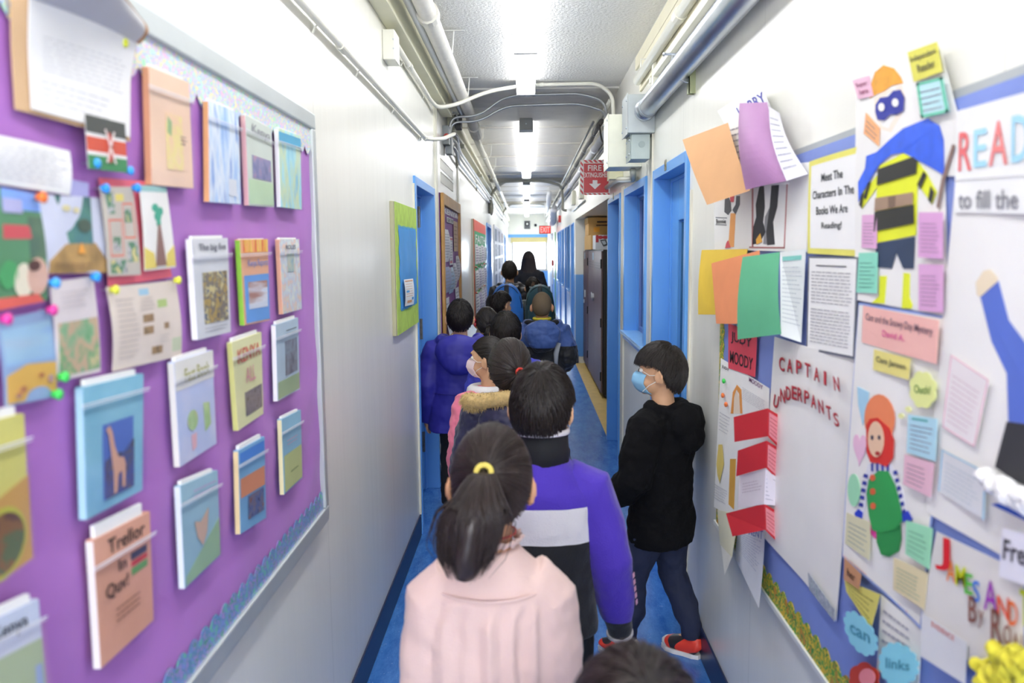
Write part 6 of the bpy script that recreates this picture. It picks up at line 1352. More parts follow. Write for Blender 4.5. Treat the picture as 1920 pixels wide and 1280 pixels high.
def person(label, name='person', x=0, y=0, h=1.30, face=0, head=(0, 0, 0), skin=SKIN, hair=None, arms=None, feet=None, top=None, legs=None, shoes='#2b2b30', mask=None,
           lod=1, lean=0, collar=None, bodyvox=.006, wide=1.0, sole='#e8e6e2', group='people in line'):
    """face: heading in radians, 0 looks down the corridor (+y), positive turns left. head: (turn, nod, tilt)"""
    s = h/1.30; root = thing('person', label, 'person', (x, y, 0), group, rotz=face)
    piv = Vector((0, lean*.3*s, 1.09*s)); Mh = Matrix.Rotation(head[0], 3, 'Z') @ Matrix.Rotation(head[1], 3, 'X') @ Matrix.Rotation(head[2], 3, 'Y')
    hc = piv + Mh @ Vector((0, .012*s, .103*s))
    def H(p): return tuple(hc + Mh @ Vector([q*s for q in p]))
    def Hn(p): return hc + Mh @ Vector([q*s for q in p])
    M4 = Mh
    vox = (.0055, .0065, .009, .013)[lod]*max(1, s*.95)
    arms = arms or {}
    W = wide
    aR = arms.get('R', [(.125, 0, .985), (.168, -.02, .79), (.175, .05, .61)]); aL = arms.get('L', [(-.125, 0, .985), (-.168, -.02, .79), (-.175, .05, .61)])
    feet = feet or [(.075, .03, 0), (-.075, -.05, 0)]
    A = lambda p: (p[0]*s, p[1]*s, p[2]*s)
    # body --------------------------------------------------
    b = MB()
    b.ell(H((0, -.006, .012)), (.070*s, .087*s, .088*s), 24, 16, M4)            # cranium
    b.ell(H((0, .022, -.042)), (.055*s, .060*s, .060*s), 20, 12, M4)            # jaw and cheeks
    b.ell(H((0, .060, -.082)), (.022*s, .018*s, .016*s), 12, 8, M4)             # chin
    for q in (-1, 1): b.ell(H((q*.030, .055, -.040)), (.024*s, .024*s, .026*s), 12, 8, M4)
    b.tube([H((0, .080, .004)), H((0, .090, -.018)), H((0, .097, -.028))], [.007*s, .009*s, .010*s], 10)
    for q in (-1, 1): b.ell(H((q*.010, .088, -.031)), (.007*s, .008*s, .006*s), 8, 6, M4)
    b.ell(H((0, .081, -.056)), (.020*s, .008*s, .006*s), 12, 6, M4)
    b.ell(H((0, .074, .028)), (.046*s, .012*s, .010*s), 14, 8, M4)
    for q in (-1, 1):
        b.ell(H((q*.075, -.006, -.016)), (.009*s, .016*s, .026*s), 12, 10, M4)
        b.tube([H((q*(.074+.014*math.sin(t)), -.010-.014*math.sin(t)*1.0+.006*math.cos(t), -.014+.028*math.cos(t))) for t in [pi*i/9 for i in range(10)]], .0052*s, 8)
    b.tube([hc+Mh@Vector((0, -.018*s, -.055*s)), (0, .0+lean*.25*s, 1.10*s), (0, -.005*s, 1.03*s)], [.046*s, .044*s, .050*s], 18)
    b.loft([(0, 0, .56*s, .105*s, .078*s), (0, 0, .64*s, .118*s, .085*s), (0, 0, .74*s, .100*s, .070*s), (0, 0, .86*s, .112*s, .074*s), (0, 0, .96*s, .108*s, .068*s), (0, 0, 1.02*s, .078*s, .052*s), (0, 0, 1.06*s, .050*s, .048*s)], 24)
    for sd, a in ((1, aR), (-1, aL)):
        p = [A(q) for q in a]
        b.tube([(sd*.08*s, 0, .995*s), p[0], p[1], p[2]], [.036*s, .036*s, .029*s, .019*s], 14)
        d = np.array(p[2])-np.array(p[1]); hand(b, p[2], d, sd, s)
    fl = []
    for sd, ft in ((1, feet[0]), (-1, feet[1])):
        hip = (sd*.062*s, 0, .62*s); an = (ft[0]*s, ft[1]*s-.03*s, .075*s+ft[2]*s)
        kn = ((hip[0]+an[0])/2+sd*.006*s, (hip[1]+an[1])/2+.035*s+(ft[3] if len(ft) > 3 else 0), .335*s+ft[2]*.5*s)
        b.tube([hip, kn, ((kn[0]+an[0])/2, (kn[1]+an[1])/2-.012*s, (kn[2]+an[2])/2), an], [.070*s, .044*s, .042*s, .026*s], 14)
        b.tube([an, (an[0], an[1]+.05*s, .045*s+ft[2]*s), (an[0], an[1]+.11*s, .035*s+ft[2]*s)], [.026*s, .028*s, .018*s], 12); fl.append((hip, kn, an, sd, ft))
    b.build('body', skin, root, local=True, voxel=vox, smit=3)
    # face --------------------------------------------------
    if lod <= 2:
        for q in (-1, 1):
            e = MB().ell(H((q*.030, .068, .004)), (.0125*s, .0125*s, .0095*s), 14, 10, M4).build('eye', M_EYE, root, smooth=True, local=True)
            MB().ell(H((q*.030, .0795, .004)), (.0062*s, .003*s, .0062*s), 12, 6, M4).build('iris', M_IRIS, e, smooth=True, local=True)
            MB().tube([H((q*.016, .084, .024)), H((q*.032, .082, .028)), H((q*.046, .072, .024))], [(.002*s, .003*s)]*3, 6).build('eyebrow', HAIR, root, local=True)
        if not mask: MB().ell(H((0, .0885, -.056)), (.018*s, .003*s, .0045*s), 14, 6, M4).build('mouth', M_LIP, root, smooth=True, local=True)
    if mask:
        mb = MB(); v = []; f = []; NU, NV = 14, 8
        for layer in (0, .004):
            for j in range(NV+1):
                for i in range(NU+1):
                    u = -1+2*i/NU; vv = j/NV; wdt = .058-.012*abs(vv-.45)*1.4
                    xx = u*wdt; zz = -.004-.084*vv; yy = .112-.058*abs(u)**1.7-.026*(vv-.42)**2*4*.9+layer-.004*math.cos(vv*pi*6)*.3
                    v.append(H((xx, yy, zz)))
        N1 = (NU+1)*(NV+1)
        for j in range(NV):
            for i in range(NU):
                a = j*(NU+1)+i; f.append((a, a+1, a+NU+2, a+NU+1)); f.append((a+N1, a+N1+NU+1, a+N1+NU+2, a+N1+1))
        for i in range(NU):
            for a in (i, NV*(NU+1)+i): f.append((a, a+1, a+N1+1, a+N1))
        for j in range(NV):
            for a in (j*(NU+1), j*(NU+1)+NU): f.append((a, a+NU+1, a+N1+NU+1, a+N1))
        mk = mb.add(v, f).build('face_mask', mat(mask, .7, bump=.1, bscale=300), root, smooth=True, local=True)
        mb = MB()
        for q in (-1, 1):
            for z0 in (.002, -.078): mb.tube([H((q*.054, .058, z0)), H((q*.070, .030, (z0-.02)/2)), H((q*.078, .0, -.006 if z0 > -.03 else -.030)), H((q*.078, -.016, -.010 if z0 > -.03 else -.024))], .0014*s, 6)
        mb.build('ear_loop', M_WHITE, mk, local=True)
    # hair --------------------------------------------------
    tie = None
    if hair:
        k = dict(hair); kind = k.pop('kind'); tiec = k.pop('tiec', None)
        cnt = (2600, 1500, 700, 250)[lod]; rr = (.0011, .0014, .0022, .004)[lod]*s
        res = head_hair(root, kind, cnt, rr, s, Mh, hc, lod=lod, **k)
        if kind == 'ponytail' and res:
            tw, back = res; tp = Vector(tw)+Vector(back)*.006*s
            mb = MB(); ax = unit(np.array(back)+np.array([0, 0, .4])); u = unit(np.cross(ax, [1, 0, 0.1])); w2 = np.cross(ax, u)
            mb.tube([tuple(np.array(tp)+(u*math.cos(t)+w2*math.sin(t))*.0145*s) for t in [2*pi*i/20 for i in range(21)]], .0056*s, 10, cap=False)
            if k.get('bauble'): pass
            mb.build('hair_tie', mat(tiec or '#d9c65c', .6), root, smooth=True, local=True)
    # trousers ---------------------------------------------
    if legs:
        mb = MB(); lw = legs.get('w', 1.0)
        mb.loft([(0, 0, .545*s, .118*s*lw, .090*s*lw), (0, 0, .60*s, .132*s*lw, .100*s*lw), (0, 0, .68*s, .128*s*lw, .096*s*lw), (0, 0, .73*s, .118*s*lw, .088*s*lw)], 24)
        for hip, kn, an, sd, ft in fl:
            m1 = tuple((np.array(kn)+np.array(an))/2+np.array([0, -.012*s, 0]))
            cuff = (an[0], an[1], an[2]+legs.get('cuffz', -.015)*s)
            mb.tube([(hip[0], hip[1], hip[2]-.0*s), kn, m1, (an[0], an[1], an[2]+.06*s), cuff], [.080*s*lw, .060*s*lw, .056*s*lw, legs.get('cuff', .050)*s, legs.get('cuff', .050)*s*.92], 18)
        mb.build('trousers', legs['m'], root, local=True, voxel=vox*1.05, smit=3, disp=(.07*s, .018*s))
    # shoes -------------------------------------------------
    if lod <= 2 or True:
        for hip, kn, an, sd, ft in fl:
            ax, ay, az = an[0], an[1], ft[2]*s; dx = (ft[4] if len(ft) > 4 else 0)
            R2 = Matrix.Rotation(dx, 3, 'Z'); c = Vector((ax, ay, 0))
            def Q(p): return tuple(c + R2 @ Vector((p[0]*s, p[1]*s, 0)) + Vector((0, 0, az+p[2]*s)))
            mb = MB(); rings = [(-.045, .030, .030), (-.035, .038, .045), (.0, .036, .050), (.045, .040, .036), (.085, .040, .028), (.115, .030, .020), (.128, .014, .012)]
            pts = [Q((0, yy, .018+hh*.6)) for yy, ww, hh in rings]
            mb.tube(pts, [(hh*s, ww*s) for yy, ww, hh in rings], 14)
            mb.tube([Q((0, -.005, .03)), Q((0, -.008, .095))], [.034*s, .032*s], 14)
            sh = mb.build('shoe', mat(shoes, .5, var=.1) if isinstance(shoes, str) else shoes, root, local=True, smooth=True, voxel=.006, smit=2)
            mb = MB(); o = [(-.05, 0), (-.045, .024), (-.02, .034), (.02, .034), (.06, .041), (.10, .036), (.128, .016), (.132, 0)]
            out = [(w_, y_) for y_, w_ in o]+[(-w_, y_) for y_, w_ in reversed(o[1:-1])]
            polyprism(mb, [Q((a_, b_, .001)) for a_, b_ in out], (0, 0, 1), .018*s); mb.build('sole', mat(sole, .5), sh, local=True)
            if lod <= 1:
                mb = MB()
                for yy in (.03, .048, .066): mb.tube([Q((-.022, yy, .062-.25*(yy-.03))), Q((0, yy, .070-.3*(yy-.03))), Q((.022, yy, .062-.25*(yy-.03)))], .0028*s, 6)
                mb.build('laces', mat('#e6e4e0', .7), sh, local=True)
    # top ---------------------------------------------------
    t = top; pad = t.get('pad', .015); hem = t.get('hem', .56); m = t['m']; hw = t.get('hemw', 1.0)
    mod = t.get('mod')
    rg = [(0, 0, hem*s, (.125*hw+pad)*s*W, (.096*hw+pad)*s), (0, 0, (hem+.05)*s, (.124+pad)*s*W*max(1, hw*.98), (.095+pad)*s), (0, 0, .72*s, (.118+pad)*s*W, (.086+pad)*s), (0, 0, .84*s, (.124+pad)*s*W, (.086+pad)*s),
          (0, 0, .93*s, (.122+pad)*s*W, (.084+pad)*s), (0, -.002*s, .975*s, (.116+pad*.7)*s*W, (.077+pad)*s), (0, -.004*s, 1.01*s, (.098+pad*.5)*s*W, (.068+pad*.8)*s), (0, -.004*s, 1.04*s, (.074+pad*.4)*s, (.058+pad*.5)*s), (0, 0, 1.062*s, (.056+pad*.2)*s, (.053+pad*.3)*s)]
    mb = MB(); mb.loft(rg, 40, 2.3, mod)
    def sleeve(mb, a, sd):
        p = [np.array(A(q)) for q in a]; d = (p[2]-p[1])/np.linalg.norm(p[2]-p[1]); e = p[2]+d*t.get('over', .0)*s
        q1 = p[0]*.5+p[1]*.5+np.array([sd*.004*s, 0, 0]); q2 = p[1]*.5+e*.5
        sh_ = t.get('shoulder', 1.0)
        mb.tube([(sd*.065*s, 0, .985*s), p[0]+np.array([0, 0, -.006*s]), q1, p[1], q2, p[1]*.12+e*.88, e], [(.048+pad)*s*sh_, (.053+pad*.9)*s*sh_, (.049+pad*.9)*s, (.043+pad)*s, (.040+pad*.9)*s, t.get('cuffr', .034+pad*.6)*s, t.get('cuffr', .034+pad*.6)*s*.9], 20)
    if not t.get('sleevem'):
        sleeve(mb, aR, 1); sleeve(mb, aL, -1)
    if t.get('hood') == 'down':
        hh = t.get('hoods', 1.0)
        arc = [(.085*math.sin(q)*hh, -.035-.045*math.cos(q)*hh+.02, 1.050-.018*math.cos(q)) for q in [pi*(-.72)+pi*1.44*i/14 for i in range(15)]]
        mb.tube([A(p) for p in arc], [(.030*s*hh*(.7+.5*math.cos(pi*(-.72)*.6+pi*1.44*.6*i/14)), .026*s*hh) for i in range(15)], 12)
        mb.ell(A((0, -.098*hh, .995)), (.098*s*hh, .050*s*hh, .080*s*hh), 24, 14); mb.ell(A((0, -.115*hh, .945)), (.070*s*hh, .040*s*hh, .060*s*hh), 20, 12)
    if t.get('collar'):
        ch = t['collar']; mb.loft([(0, 0, 1.04*s, .066*s, .062*s), (0, .002*s, (1.04+ch)*s, .060*s, .058*s)], 24)
    tp_ = mb.build(t.get('name', 'jacket'), m, root, local=True, voxel=vox, smit=t.get('smit', 5), disp=t.get('disp', (.08*s, .024*s)))
    if t.get('sleevem'):
        for a, sd in ((aR, 1), (aL, -1)):
            mb = MB(); sleeve(mb, a, sd); mb.build('sleeve', t['sleevem'], root, local=True, voxel=vox, smit=4, disp=t.get('disp', (.08*s, .02*s)))
    for nm, mm, fn in t.get('extra', []):
        mb = MB(); kw = fn(mb, s, A, H) or {}; mb.build(nm, mm, root, local=True, **kw)
    return root
# ------------------------------------------------------------------ the line of people
def at_head(px, py, Y):
    """world x and the height of a head top seen at this photo point"""
    p = atY(Y, px, py); return p[0], p[2]
def fur(mb, pts, r, n, ln, fr=.0016):
    P = np.array(pts); seg = rng.uniform(0, len(P)-1.001, n); i = seg.astype(int); fq = (seg-i)[:, None]; c = P[i]*(1-fq)+P[i+1]*fq; d = rng.normal(size=(n, 3)); d /= np.linalg.norm(d, axis=1, keepdims=True)
    K = 4; path = np.zeros((n, K, 3))
    for k in range(K): path[:, k] = c+d*(r*.7+ln*k/(K-1))+np.array([0, 0, -ln*.35*(k/(K-1))**2])
    strands_mesh(mb, path, fr)
# 1 the nearest head, at the bottom of the photo
x, h = at_head(1198, 1262, .86)
person('person just in front of the camera, only the top of a dark haired head showing', x=x, y=.86, h=h, hair=dict(kind='bob', m=HAIRB, thick=1.16), lod=1, top=dict(m=mat('#5b6270', .8), name='sweater'), legs=dict(m=mat('#2d3140', .8)), head=(0, .0, 0),
       arms={'R': [(.12, 0, .98), (.150, 0, .79), (.15, .02, .62)], 'L': [(-.12, 0, .98), (-.15, 0, .79), (-.15, .02, .62)]})
# 2 girl in the pink blouse
x, h = at_head(917, 806, 1.56)
M_PINK = zones([], '#e3c4bb', .75, .25, 260); M_PINK.name = 'blouse_cloth'
def pleat(an, z):
    k = min(1, max(0, (.972-z)/.04)); return 1+.075*k*math.sin(an*19+.6*math.sin(z*9))+.04*k*math.sin(an*8+1)
def blouse_parts():
    def yoke(mb, s, A, H):
        pts = [A((.120*math.sin(q), -.095*math.cos(q)-.004, .985+.004*abs(math.sin(q)))) for q in [-1.15+2.3*i/24 for i in range(25)]]
        mb.tube(pts, [(.003, .002)]*25, 8); return dict(smooth=True)
    def ruffle(mb, s, A, H):
        pts = [A(((.060+.004*math.sin(i*2.4))*math.cos(2*pi*i/48), (.058+.004*math.sin(i*2.4))*math.sin(2*pi*i/48), 1.078+.003*math.cos(i*2.4))) for i in range(49)]
        mb.tube(pts, [(.010*s, .0025*s)]*49, 6, cap=False); return dict(smooth=True)
    def necklace(mb, s, A, H):
        mb.tube([A((.052*math.cos(2*pi*i/40), .050*math.sin(2*pi*i/40), 1.092)) for i in range(41)], .0018*s, 6, cap=False)
    def smock(mb, s, A, H):
        for k in range(7):
            z = .965+.012*k; rx = .150-.0065*k; mb.tube([A((rx*math.sin(q), -.101*math.cos(q)+.001*k+(.004*k if k > 2 else 0), z+.0012*math.sin(i*2.1))) for i, q in enumerate([-.95+1.9*i/40 for i in range(41)])], .0013*s, 5)
    return [('yoke_seam', M_PINK, yoke), ('collar_ruffle', M_PINK, ruffle), ('necklace', mat('#b5323c', .5), necklace)]
person('girl with a low ponytail and a pale pink blouse, back to the camera', x=x, y=1.56, h=h, wide=1.04, skin=SKIN2,
       hair=dict(kind='ponytail', m=HAIRB, tie=(-.12, -.92, .36), length=.20, sway=(-.030, -.015), taper=1.15, thick=1.06), lod=0, head=(0, -.02, .03),
       top=dict(m=M_PINK, pad=.012, hem=.60, hemw=1.12, mod=pleat, name='blouse', shoulder=1.12, smit=2, disp=(.06, .010), cuffr=.030, extra=blouse_parts()),
       legs=dict(m=mat('#4a5470', .8)), arms={'R': [(.108, 0, .950), (.136, -.01, .77), (.135, .05, .59)], 'L': [(-.108, 0, .950), (-.136, -.01, .77), (-.135, .05, .59)]})
# 3 boy in the purple and black pullover
x, h = at_head(1015, 687, 2.15)
sx = h/1.30
M_PULL = zones([(.942*sx, '#e9e6ea'), (.848*sx, '#15171c')], '#4a2fb4', .8, .35, 220); M_PULL.name = 'pullover_fleece'
M_PSL = zones([(.605*sx, '#16171d')], '#4a2fb4', .8, .35, 220); M_PSL.name = 'sleeve_fleece'
def col_white(mb, s, A, H):
    mb.tube([A((.071*math.cos(2*pi*i/40), .069*math.sin(2*pi*i/40)+.002, 1.128-.004*math.sin(2*pi*i/40))) for i in range(41)], [(.0085*s, .0045*s)]*41, 8, cap=False); return dict(smooth=True)
def cuff_l(sd, w_, e_):
    def g(mb, s, A, H):
        w0 = np.array(A(w_)); d = unit(w0-np.array(A(e_))); c = w0+d*.012*s; mb.tube([tuple(c-d*.004*s), tuple(c+d*.004*s)], .037*s, 20); return dict(smooth=False)
    return g
aR3 = [(.128, 0, .972), (.178, -.03, .785), (.212, .02, .565)]; aL3 = [(-.128, 0, .972), (-.165, -.02, .785), (-.165, .05, .60)]
def slv_print(mb, s, A, H):
    p0 = np.array(A(aR3[1])); p1 = np.array(A(aR3[2])); d = unit(p1-p0)
    a = p0+d*.02*s; b_ = p0+d*.14*s
    Sq = Sheet([b_+np.array([.058*s, -.018*s, 0]), b_+np.array([.050*s, -.036*s, 0]), a+np.array([.052*s, -.040*s, 0]), a+np.array([.060*s, -.020*s, 0])], (.85, -.5, 0))
    for i in range(5): Sq.rect(mb, .1, .08+.18*i, .9, .20+.18*i, .001, .001)
person('boy in a purple, white and black pullover with a white edged collar', x=x, y=2.15, h=h, wide=1.05,
       hair=dict(kind='bowl', thick=1.06), lod=0, head=(-.30, .02, 0), mask='#e6ecf2',
       top=dict(m=M_PULL, sleevem=M_PSL, pad=.018, hem=.585, collar=.045, name='pullover', disp=(.09, .014), cuffr=.038, over=.01, extra=[
           ('collar', mat('#15171c', .8), lambda mb, s, A, H: mb.loft([(0, 0, 1.035*s, .074*s, .070*s), (0, .002*s, 1.130*s, .070*s, .068*s)], 28) and dict(smooth=True)),
           ('collar_edge', mat('#ece8ea', .7), col_white), ('cuff_stripe', mat('#d9d6da', .7), cuff_l(1, aR3[2], aR3[1])),
           ('sleeve_print', mat('#e3a9c4', .6), slv_print)]),
       legs=dict(m=mat('#14151a', .85), w=1.0, cuff=.05), shoes='#22232a', arms={'R': aR3, 'L': aL3})
# 4 boy in the black hoodie, turned to the left
x, h = at_head(1246, 646, 3.12)
x -= .005
def tag_g(mb, s, A, H): mb.tube([A((.02, -.062, 1.063)), A((.036, -.054, 1.060)), A((.044, -.046, 1.058))], [(.003*s, .006*s)]*3, 6)
person('boy in a black hoodie and blue face mask standing against the right wall', x=x, y=3.12, h=h, face=.92, wide=.98,
       hair=dict(kind='short', thick=1.08), lod=0, head=(.30, .02, 0), mask='#8fc4e8', skin=SKIN,
       top=dict(m=mat('#0c0c0f', .9, bump=.2, bscale=200, spec=.2), pad=.030, hem=.50, hood='down', hoods=1.08, name='hoodie', disp=(.08, .030), hemw=.98, cuffr=.040, extra=[('shirt_tag', mat('#a9dc6c', .6), tag_g)]),
       legs=dict(m=mat('#232a44', .8, bump=.15), w=1.0, cuff=.046, cuffz=.0), shoes=art(['#e6e2de', '#e4402f', '#26262b', '#e4402f'], 7, .4, 1, True, 'sneaker'), sole='#e6e2de',
       arms={'R': [(.138, 0, .99), (.18, .04, .79), (.14, .15, .70)], 'L': [(-.138, 0, .99), (-.19, .02, .79), (-.17, .13, .68)]}, feet=[(.085, -.07, 0), (-.10, .13, 0)], group='children in the corridor')
# 5 girl with the fur trimmed hood
x, h = at_head(955, 640, 3.12)
def fur_trim(mb, s, A, H):
    pts = [A((.155*math.sin(q), -.100-.030*math.cos(q), 1.105-.008*math.cos(q)-.020*abs(math.sin(q)))) for q in [-1.7+3.4*i/20 for i in range(21)]]
    mb.tube(pts, [(.030*s, .034*s)]*21, 12); fur(mb, pts, .030*s, 2600, .022*s); return dict(smooth=True)
def quilt(z0=.60, dz=.075):
    return lambda an, z: 1.0
person('girl in a navy puffer with a tan fur trimmed hood and a red hair tie', x=x, y=3.12, h=h, wide=1.02,
       hair=dict(kind='ponytail', m=HAIRB, tie=(.34, -.90, .02), length=.12, sway=(.0, .0), taper=.9, thick=1.10), lod=1, head=(.10, .04, 0),
       top=dict(m=mat('#26254a', .45, bump=.2, bscale=25, sheen=.1), pad=.036, hem=.52, hood='down', hoods=1.22, collar=.06, name='puffer_jacket', disp=(.06, .034), extra=[('fur_trim', mat('#c9ad76', .9, var=.2, scale=60), fur_trim)]),
       legs=dict(m=mat('#22242e', .8)))
bpy.data.objects[[o.name for o in bpy.data.objects if o.name.startswith('hair_tie')][-1]].data.materials[0] = mat('#d63a30', .5)
# 6 girl with a mask and pink coat
x, h = at_head(922, 632, 3.72)
def backpack(mb, s, A, H): pass
person('girl in profile with a pink face mask, white collar and pink coat', x=x-.01, y=3.72, h=h, face=.75, wide=.9, mask='#f2d9de',
       hair=dict(kind='ponytail', tie=(.0, -.95, .2), length=.2, tiec='#2a2628'), lod=1, head=(.5, .04, 0),
       top=dict(m=mat('#ef7f9c', .6, sheen=.1), pad=.03, hem=.46, name='coat', disp=(.06, .03), extra=[
           ('white_collar', mat('#f1eef0', .8, bump=.3, bscale=80), lambda mb, s, A, H: (mb.tube([A((.085*math.cos(2*pi*i/30), .080*math.sin(2*pi*i/30), 1.040)) for i in range(31)], [(.030*s, .034*s)]*31, 12, cap=False), dict(smooth=True))[1])]),
       legs=dict(m=mat('#c8304c', .7)), shoes='#8a2c3c', arms={'R': [(.14, 0, .99), (.18, -.02, .80), (.18, .04, .62)], 'L': [(-.14, 0, .99), (-.19, -.02, .80), (-.17, .05, .62)]})
# 7 boy in the blue violet parka
x, h = at_head(862, 562, 5.02)
person('boy in a big blue violet hooded parka by the left door', x=x, y=5.02, h=h, wide=1.12,
       hair=dict(kind='short', thick=1.02), lod=1, head=(.0, .06, 0),
       top=dict(m=mat('#33309c', .55, bump=.05, bscale=12), pad=.045, hem=.50, hood='down', hoods=1.42, name='parka', over=.03, disp=(.14, .03), hemw=1.10, extra=[
           ('red_badge', mat('#c23246', .5), lambda mb, s, A, H: mb.ell(A((-.222, -.02, .93)), (.006*s, .016*s, .016*s), 10, 8) and None),
           ('hem_seam', mat('#241f78', .6), lambda mb, s, A, H: (mb.tube([A((.186*math.cos(2*pi*i/40), .147*math.sin(2*pi*i/40), .74)) for i in range(41)], .002*s, 5, cap=False), None)[1])]),
       legs=dict(m=mat('#17181e', .85)), shoes='#1d1d22', arms={'R': [(.145, 0, .985), (.185, .0, .79), (.18, .08, .62)], 'L': [(-.145, 0, .985), (-.20, -.02, .79), (-.215, .03, .58)]})
# 8 boy with a red strap
x, h = at_head(948, 587, 4.42)
person('boy with black hair and red backpack straps over a blue violet coat', x=x, y=4.42, h=h, wide=1.06,
       hair=dict(kind='short', thick=1.08), lod=1, head=(-.1, .03, 0),
       top=dict(m=mat('#3d40b8', .6), pad=.035, hem=.52, name='jacket', disp=(.07, .03), collar=.03, extra=[
           ('red_strap', mat('#d93430', .5), lambda mb, s, A, H: [mb.tube([A((q*.085, .085, .86)), A((q*.09, .07, .98)), A((q*.09, .0, 1.055)), A((q*.088, -.09, 1.01)), A((q*.088, -.13, .90))], [(.004*s, .020*s)]*5, 8) for q in (-1, 1)] and None)]),
       legs=dict(m=mat('#2a2c38', .8)))
# 9 girl with the cream collar
x, h = at_head(912, 577, 5.62)
person('girl with dark hair, a red ribbon and a cream collar behind the parka boy', x=x, y=5.62, h=h, wide=.95,
       hair=dict(kind='ponytail', tie=(.1, -.95, -.15), length=.16, thick=1.05, tiec='#2a2628'), lod=2, head=(.15, .05, 0),
       top=dict(m=mat('#6b5348', .7), pad=.03, hem=.54, name='coat', hood='down', disp=(.07, .03), extra=[
           ('cream_collar', mat('#e6dcc8', .8, bump=.3), lambda mb, s, A, H: (mb.tube([A((.10*math.cos(2*pi*i/30), .095*math.sin(2*pi*i/30)-.01, 1.04)) for i in range(31)], [(.030*s, .030*s)]*31, 10, cap=False), dict(smooth=True))[1]),
           ('red_ribbon', mat('#d9434c', .5), lambda mb, s, A, H: mb.ell(H((-.085, -.02, -.01)), (.012*s, .02*s, .02*s), 10, 8).ell(H((-.09, -.03, .02)), (.012*s, .016*s, .014*s), 10, 8) and None)]),
       legs=dict(m=mat('#34343f', .8)))
# 10 boy with the shaved head
x, h = at_head(1016, 547, 6.15)
sx = h/1.3
def grey_patch(mb, s, A, H):
    mb.ell(A((.190, -.055, .82)), (.045*s, .040*s, .075*s), 14, 10); mb.tube([A((.12, -.115, .93)), A((.10, -.122, .85)), A((.10, -.12, .74))], [(.012*s, .018*s), (.016*s, .02*s), (.008*s, .01*s)], 10); return dict(smooth=True)
def yel(mb, s, A, H): mb.tube([A((.066*math.cos(2*pi*i/30), .066*math.sin(2*pi*i/30), 1.100)) for i in range(31)], [(.011*s, .005*s)]*31, 8, cap=False); return dict(smooth=True)
def badge(mb, s, A, H):
    Sq = Sheet([A((-.045, -.165, 1.0)), A((.0, -.168, 1.012)), A((.002, -.172, .985)), A((-.043, -.169, .973))], (0, -1, 0)); Sq.rect(mb, 0, 0, 1, .3, .004, .001); Sq.rect(mb, 0, .42, 1, .6, .004, .001); Sq.rect(mb, 0, .72, 1, 1, .004, .001)
person('boy with a shaved head in a blue, black and grey hooded jacket', x=x, y=6.15, h=h, wide=1.12, skin=SKIN2,
       hair=dict(kind='shaved', m=mat('#6b5a44', .8, var=.12, scale=200), thick=.99), lod=1, head=(-.1, .08, 0),
       top=dict(m=zones([(.90*sx, '#15161b')], '#3f5c9c', .6, .3, 60), pad=.042, hem=.50, hood='down', hoods=1.40, name='jacket', disp=(.07, .034), extra=[
           ('yellow_collar', mat('#e2cf3c', .6), yel), ('grey_panel', mat('#b9bcc0', .6), grey_patch), ('white_badge', mat('#e6e6ea', .5), badge),
           ('black_lining', mat('#15161b', .8), lambda mb, s, A, H: (mb.tube([A((.105*math.sin(q), -.03-.075*math.cos(q), 1.072)) for q in [-1.9+3.8*i/20 for i in range(21)]], [(.022*s, .030*s)]*21, 10), dict(smooth=True))[1])]),
       legs=dict(m=mat('#2a2d38', .8)), arms={'R': [(.138, 0, .99), (.19, -.03, .80), (.13, .12, .72)], 'L': [(-.135, 0, .99), (-.175, -.02, .79), (-.17, .06, .62)]})
# 11 boy looking right
x, h = at_head(938, 546, 6.72)
person('boy with short black hair looking right, beige collar, beside the blue backpack', x=x, y=6.72, h=h, wide=1.0, face=-.25,
       hair=dict(kind='short', thick=1.0), lod=2, head=(-.55, .04, 0),
       top=dict(m=mat('#b5aa90', .8, bump=.3), pad=.035, hem=.54, name='jacket', hood='down', disp=(.07, .03)), legs=dict(m=mat('#2c3040', .8)))
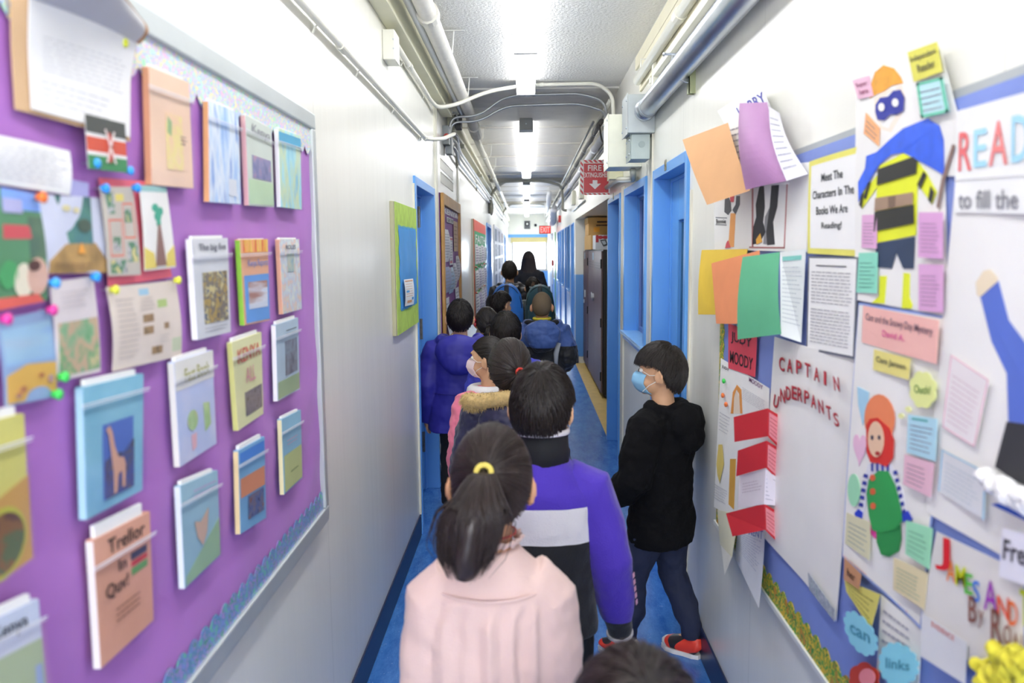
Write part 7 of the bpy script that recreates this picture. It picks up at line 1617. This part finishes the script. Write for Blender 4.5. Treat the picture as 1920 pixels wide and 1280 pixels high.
# 12 boy in black puffer with a blue backpack
x, h = at_head(955, 489, 9.6)
def bpk(mb, s, A, H):
    mb.loft([(-.06*1, -.17*s, .66*s, .11*s, .07*s), (-.06, -.18*s, .72*s, .15*s, .085*s), (-.06, -.18*s, .86*s, .15*s, .085*s), (-.06, -.17*s, .98*s, .125*s, .07*s), (-.06, -.16*s, 1.05*s, .07*s, .05*s), (-.06, -.155*s, 1.075*s, .03*s, .02*s)], 24); return dict(smooth=True)
t12 = person('person in a black puffer jacket with short hair near the end of the corridor', x=x, y=9.6, h=h, wide=1.08,
       hair=dict(kind='short', thick=1.0), lod=2, head=(0, .03, 0), top=dict(m=mat('#1e1e24', .5, bump=.2, bscale=20), pad=.045, hem=.50, name='puffer_jacket', hood='down', hoods=1.2, disp=(.05, .03)), legs=dict(m=mat('#1d1e26', .8)))
def bag(label, m, x, y, z, w_, d_, hh, strap, face=0, dome=True):
    t = thing('backpack', label, 'backpack', (x, y, z), rotz=face)
    rg = [(0, 0, 0, w_*.8, d_*.8), (0, 0, .03, w_, d_), (0, 0, hh*.5, w_, d_), (0, .0, hh*.8, w_*.86, d_*.9), (0, .01, hh*.93, w_*.62, d_*.7), (0, .015, hh, w_*.3, d_*.4)]
    MB().loft(rg, 28, 2.6).build('bag_body', m, t, smooth=True, local=True, disp=(.06, .012))
    MB().loft([(0, -d_*.75, .04, w_*.75, d_*.4), (0, -d_*.8, .07, w_*.8, d_*.45), (0, -d_*.8, hh*.42, w_*.8, d_*.4), (0, -d_*.7, hh*.47, w_*.7, d_*.3)], 24, 3).build('front_pocket', m, t, smooth=True, local=True)
    MB().tube([(0, -d_*1.0, hh*.5), (0, -d_*1.02, hh*.72), (0, -d_*.75, hh*.92), (0, 0, hh*1.02)], [(.004, .022)]*4, 8).build('strap', strap, t, smooth=True, local=True)
    MB().tube([(w_*.9*math.cos(q), -d_*.55, hh*.55+hh*.42*math.sin(q)) for q in [pi*i/16 for i in range(17)]], .004, 6).build('zip', strap, t, local=True)
    for q in (-1, 1): MB().tube([(q*w_*.5, d_*.9, hh*.9), (q*w_*.6, d_*1.5, hh*.95), (q*w_*.62, d_*2.0, hh*.6), (q*w_*.5, d_*1.0, hh*.15)], [(.004, .02)]*4, 8).build('shoulder_strap', strap, t, smooth=True, local=True)
    return t
p = atY(7.5, 950, 532); bag('bright blue backpack with a dark strap, carried in front of the black puffer jacket', mat('#2f7fe0', .5, bump=.1), p[0], 7.5, p[2]-.50, .155, .10, .50, mat('#30333c', .6))
person('child mostly hidden behind the boy looking right, wearing the blue backpack', x=p[0]-.01, y=7.78, h=1.19, wide=.92, hair=dict(kind='short', thick=1.0), lod=3, head=(0, .25, 0),
       top=dict(m=mat('#2a6cd0', .6), pad=.025, hem=.54, name='jacket'), legs=dict(m=mat('#2c3040', .8)))
# 13 child with the round teal backpack
x, h = at_head(999, 519, 8.6)
person('child with black hair wearing the round teal backpack', x=x, y=8.6, h=h, wide=1.05, hair=dict(kind='short', thick=.98), lod=2, head=(.1, .15, 0),
       top=dict(m=mat('#16282f', .6), pad=.04, hem=.52, name='coat', disp=(.06, .03)), legs=dict(m=mat('#1c2028', .8)))
p = atY(8.30, 1012, 534); bag('dark teal round topped backpack on the child ahead of the shaved boy', mat('#1f4a55', .5, bump=.1), p[0], 8.30, p[2]-.46, .155, .10, .46, mat('#14262c', .6))
# 14 woman with long hair
x, h = at_head(991, 471, 13.2)
person('woman with very long dark hair and a black coat leading the line', x=x, y=13.2, h=h, wide=1.12, hair=dict(kind='long', length=.50, m=HAIRB, thick=1.02), lod=2, head=(0, .0, 0),
       top=dict(m=mat('#17171e', .8), pad=.04, hem=.48, name='coat', disp=(.07, .03)), legs=dict(m=mat('#7c8ba6', .8)), shoes='#26262c')
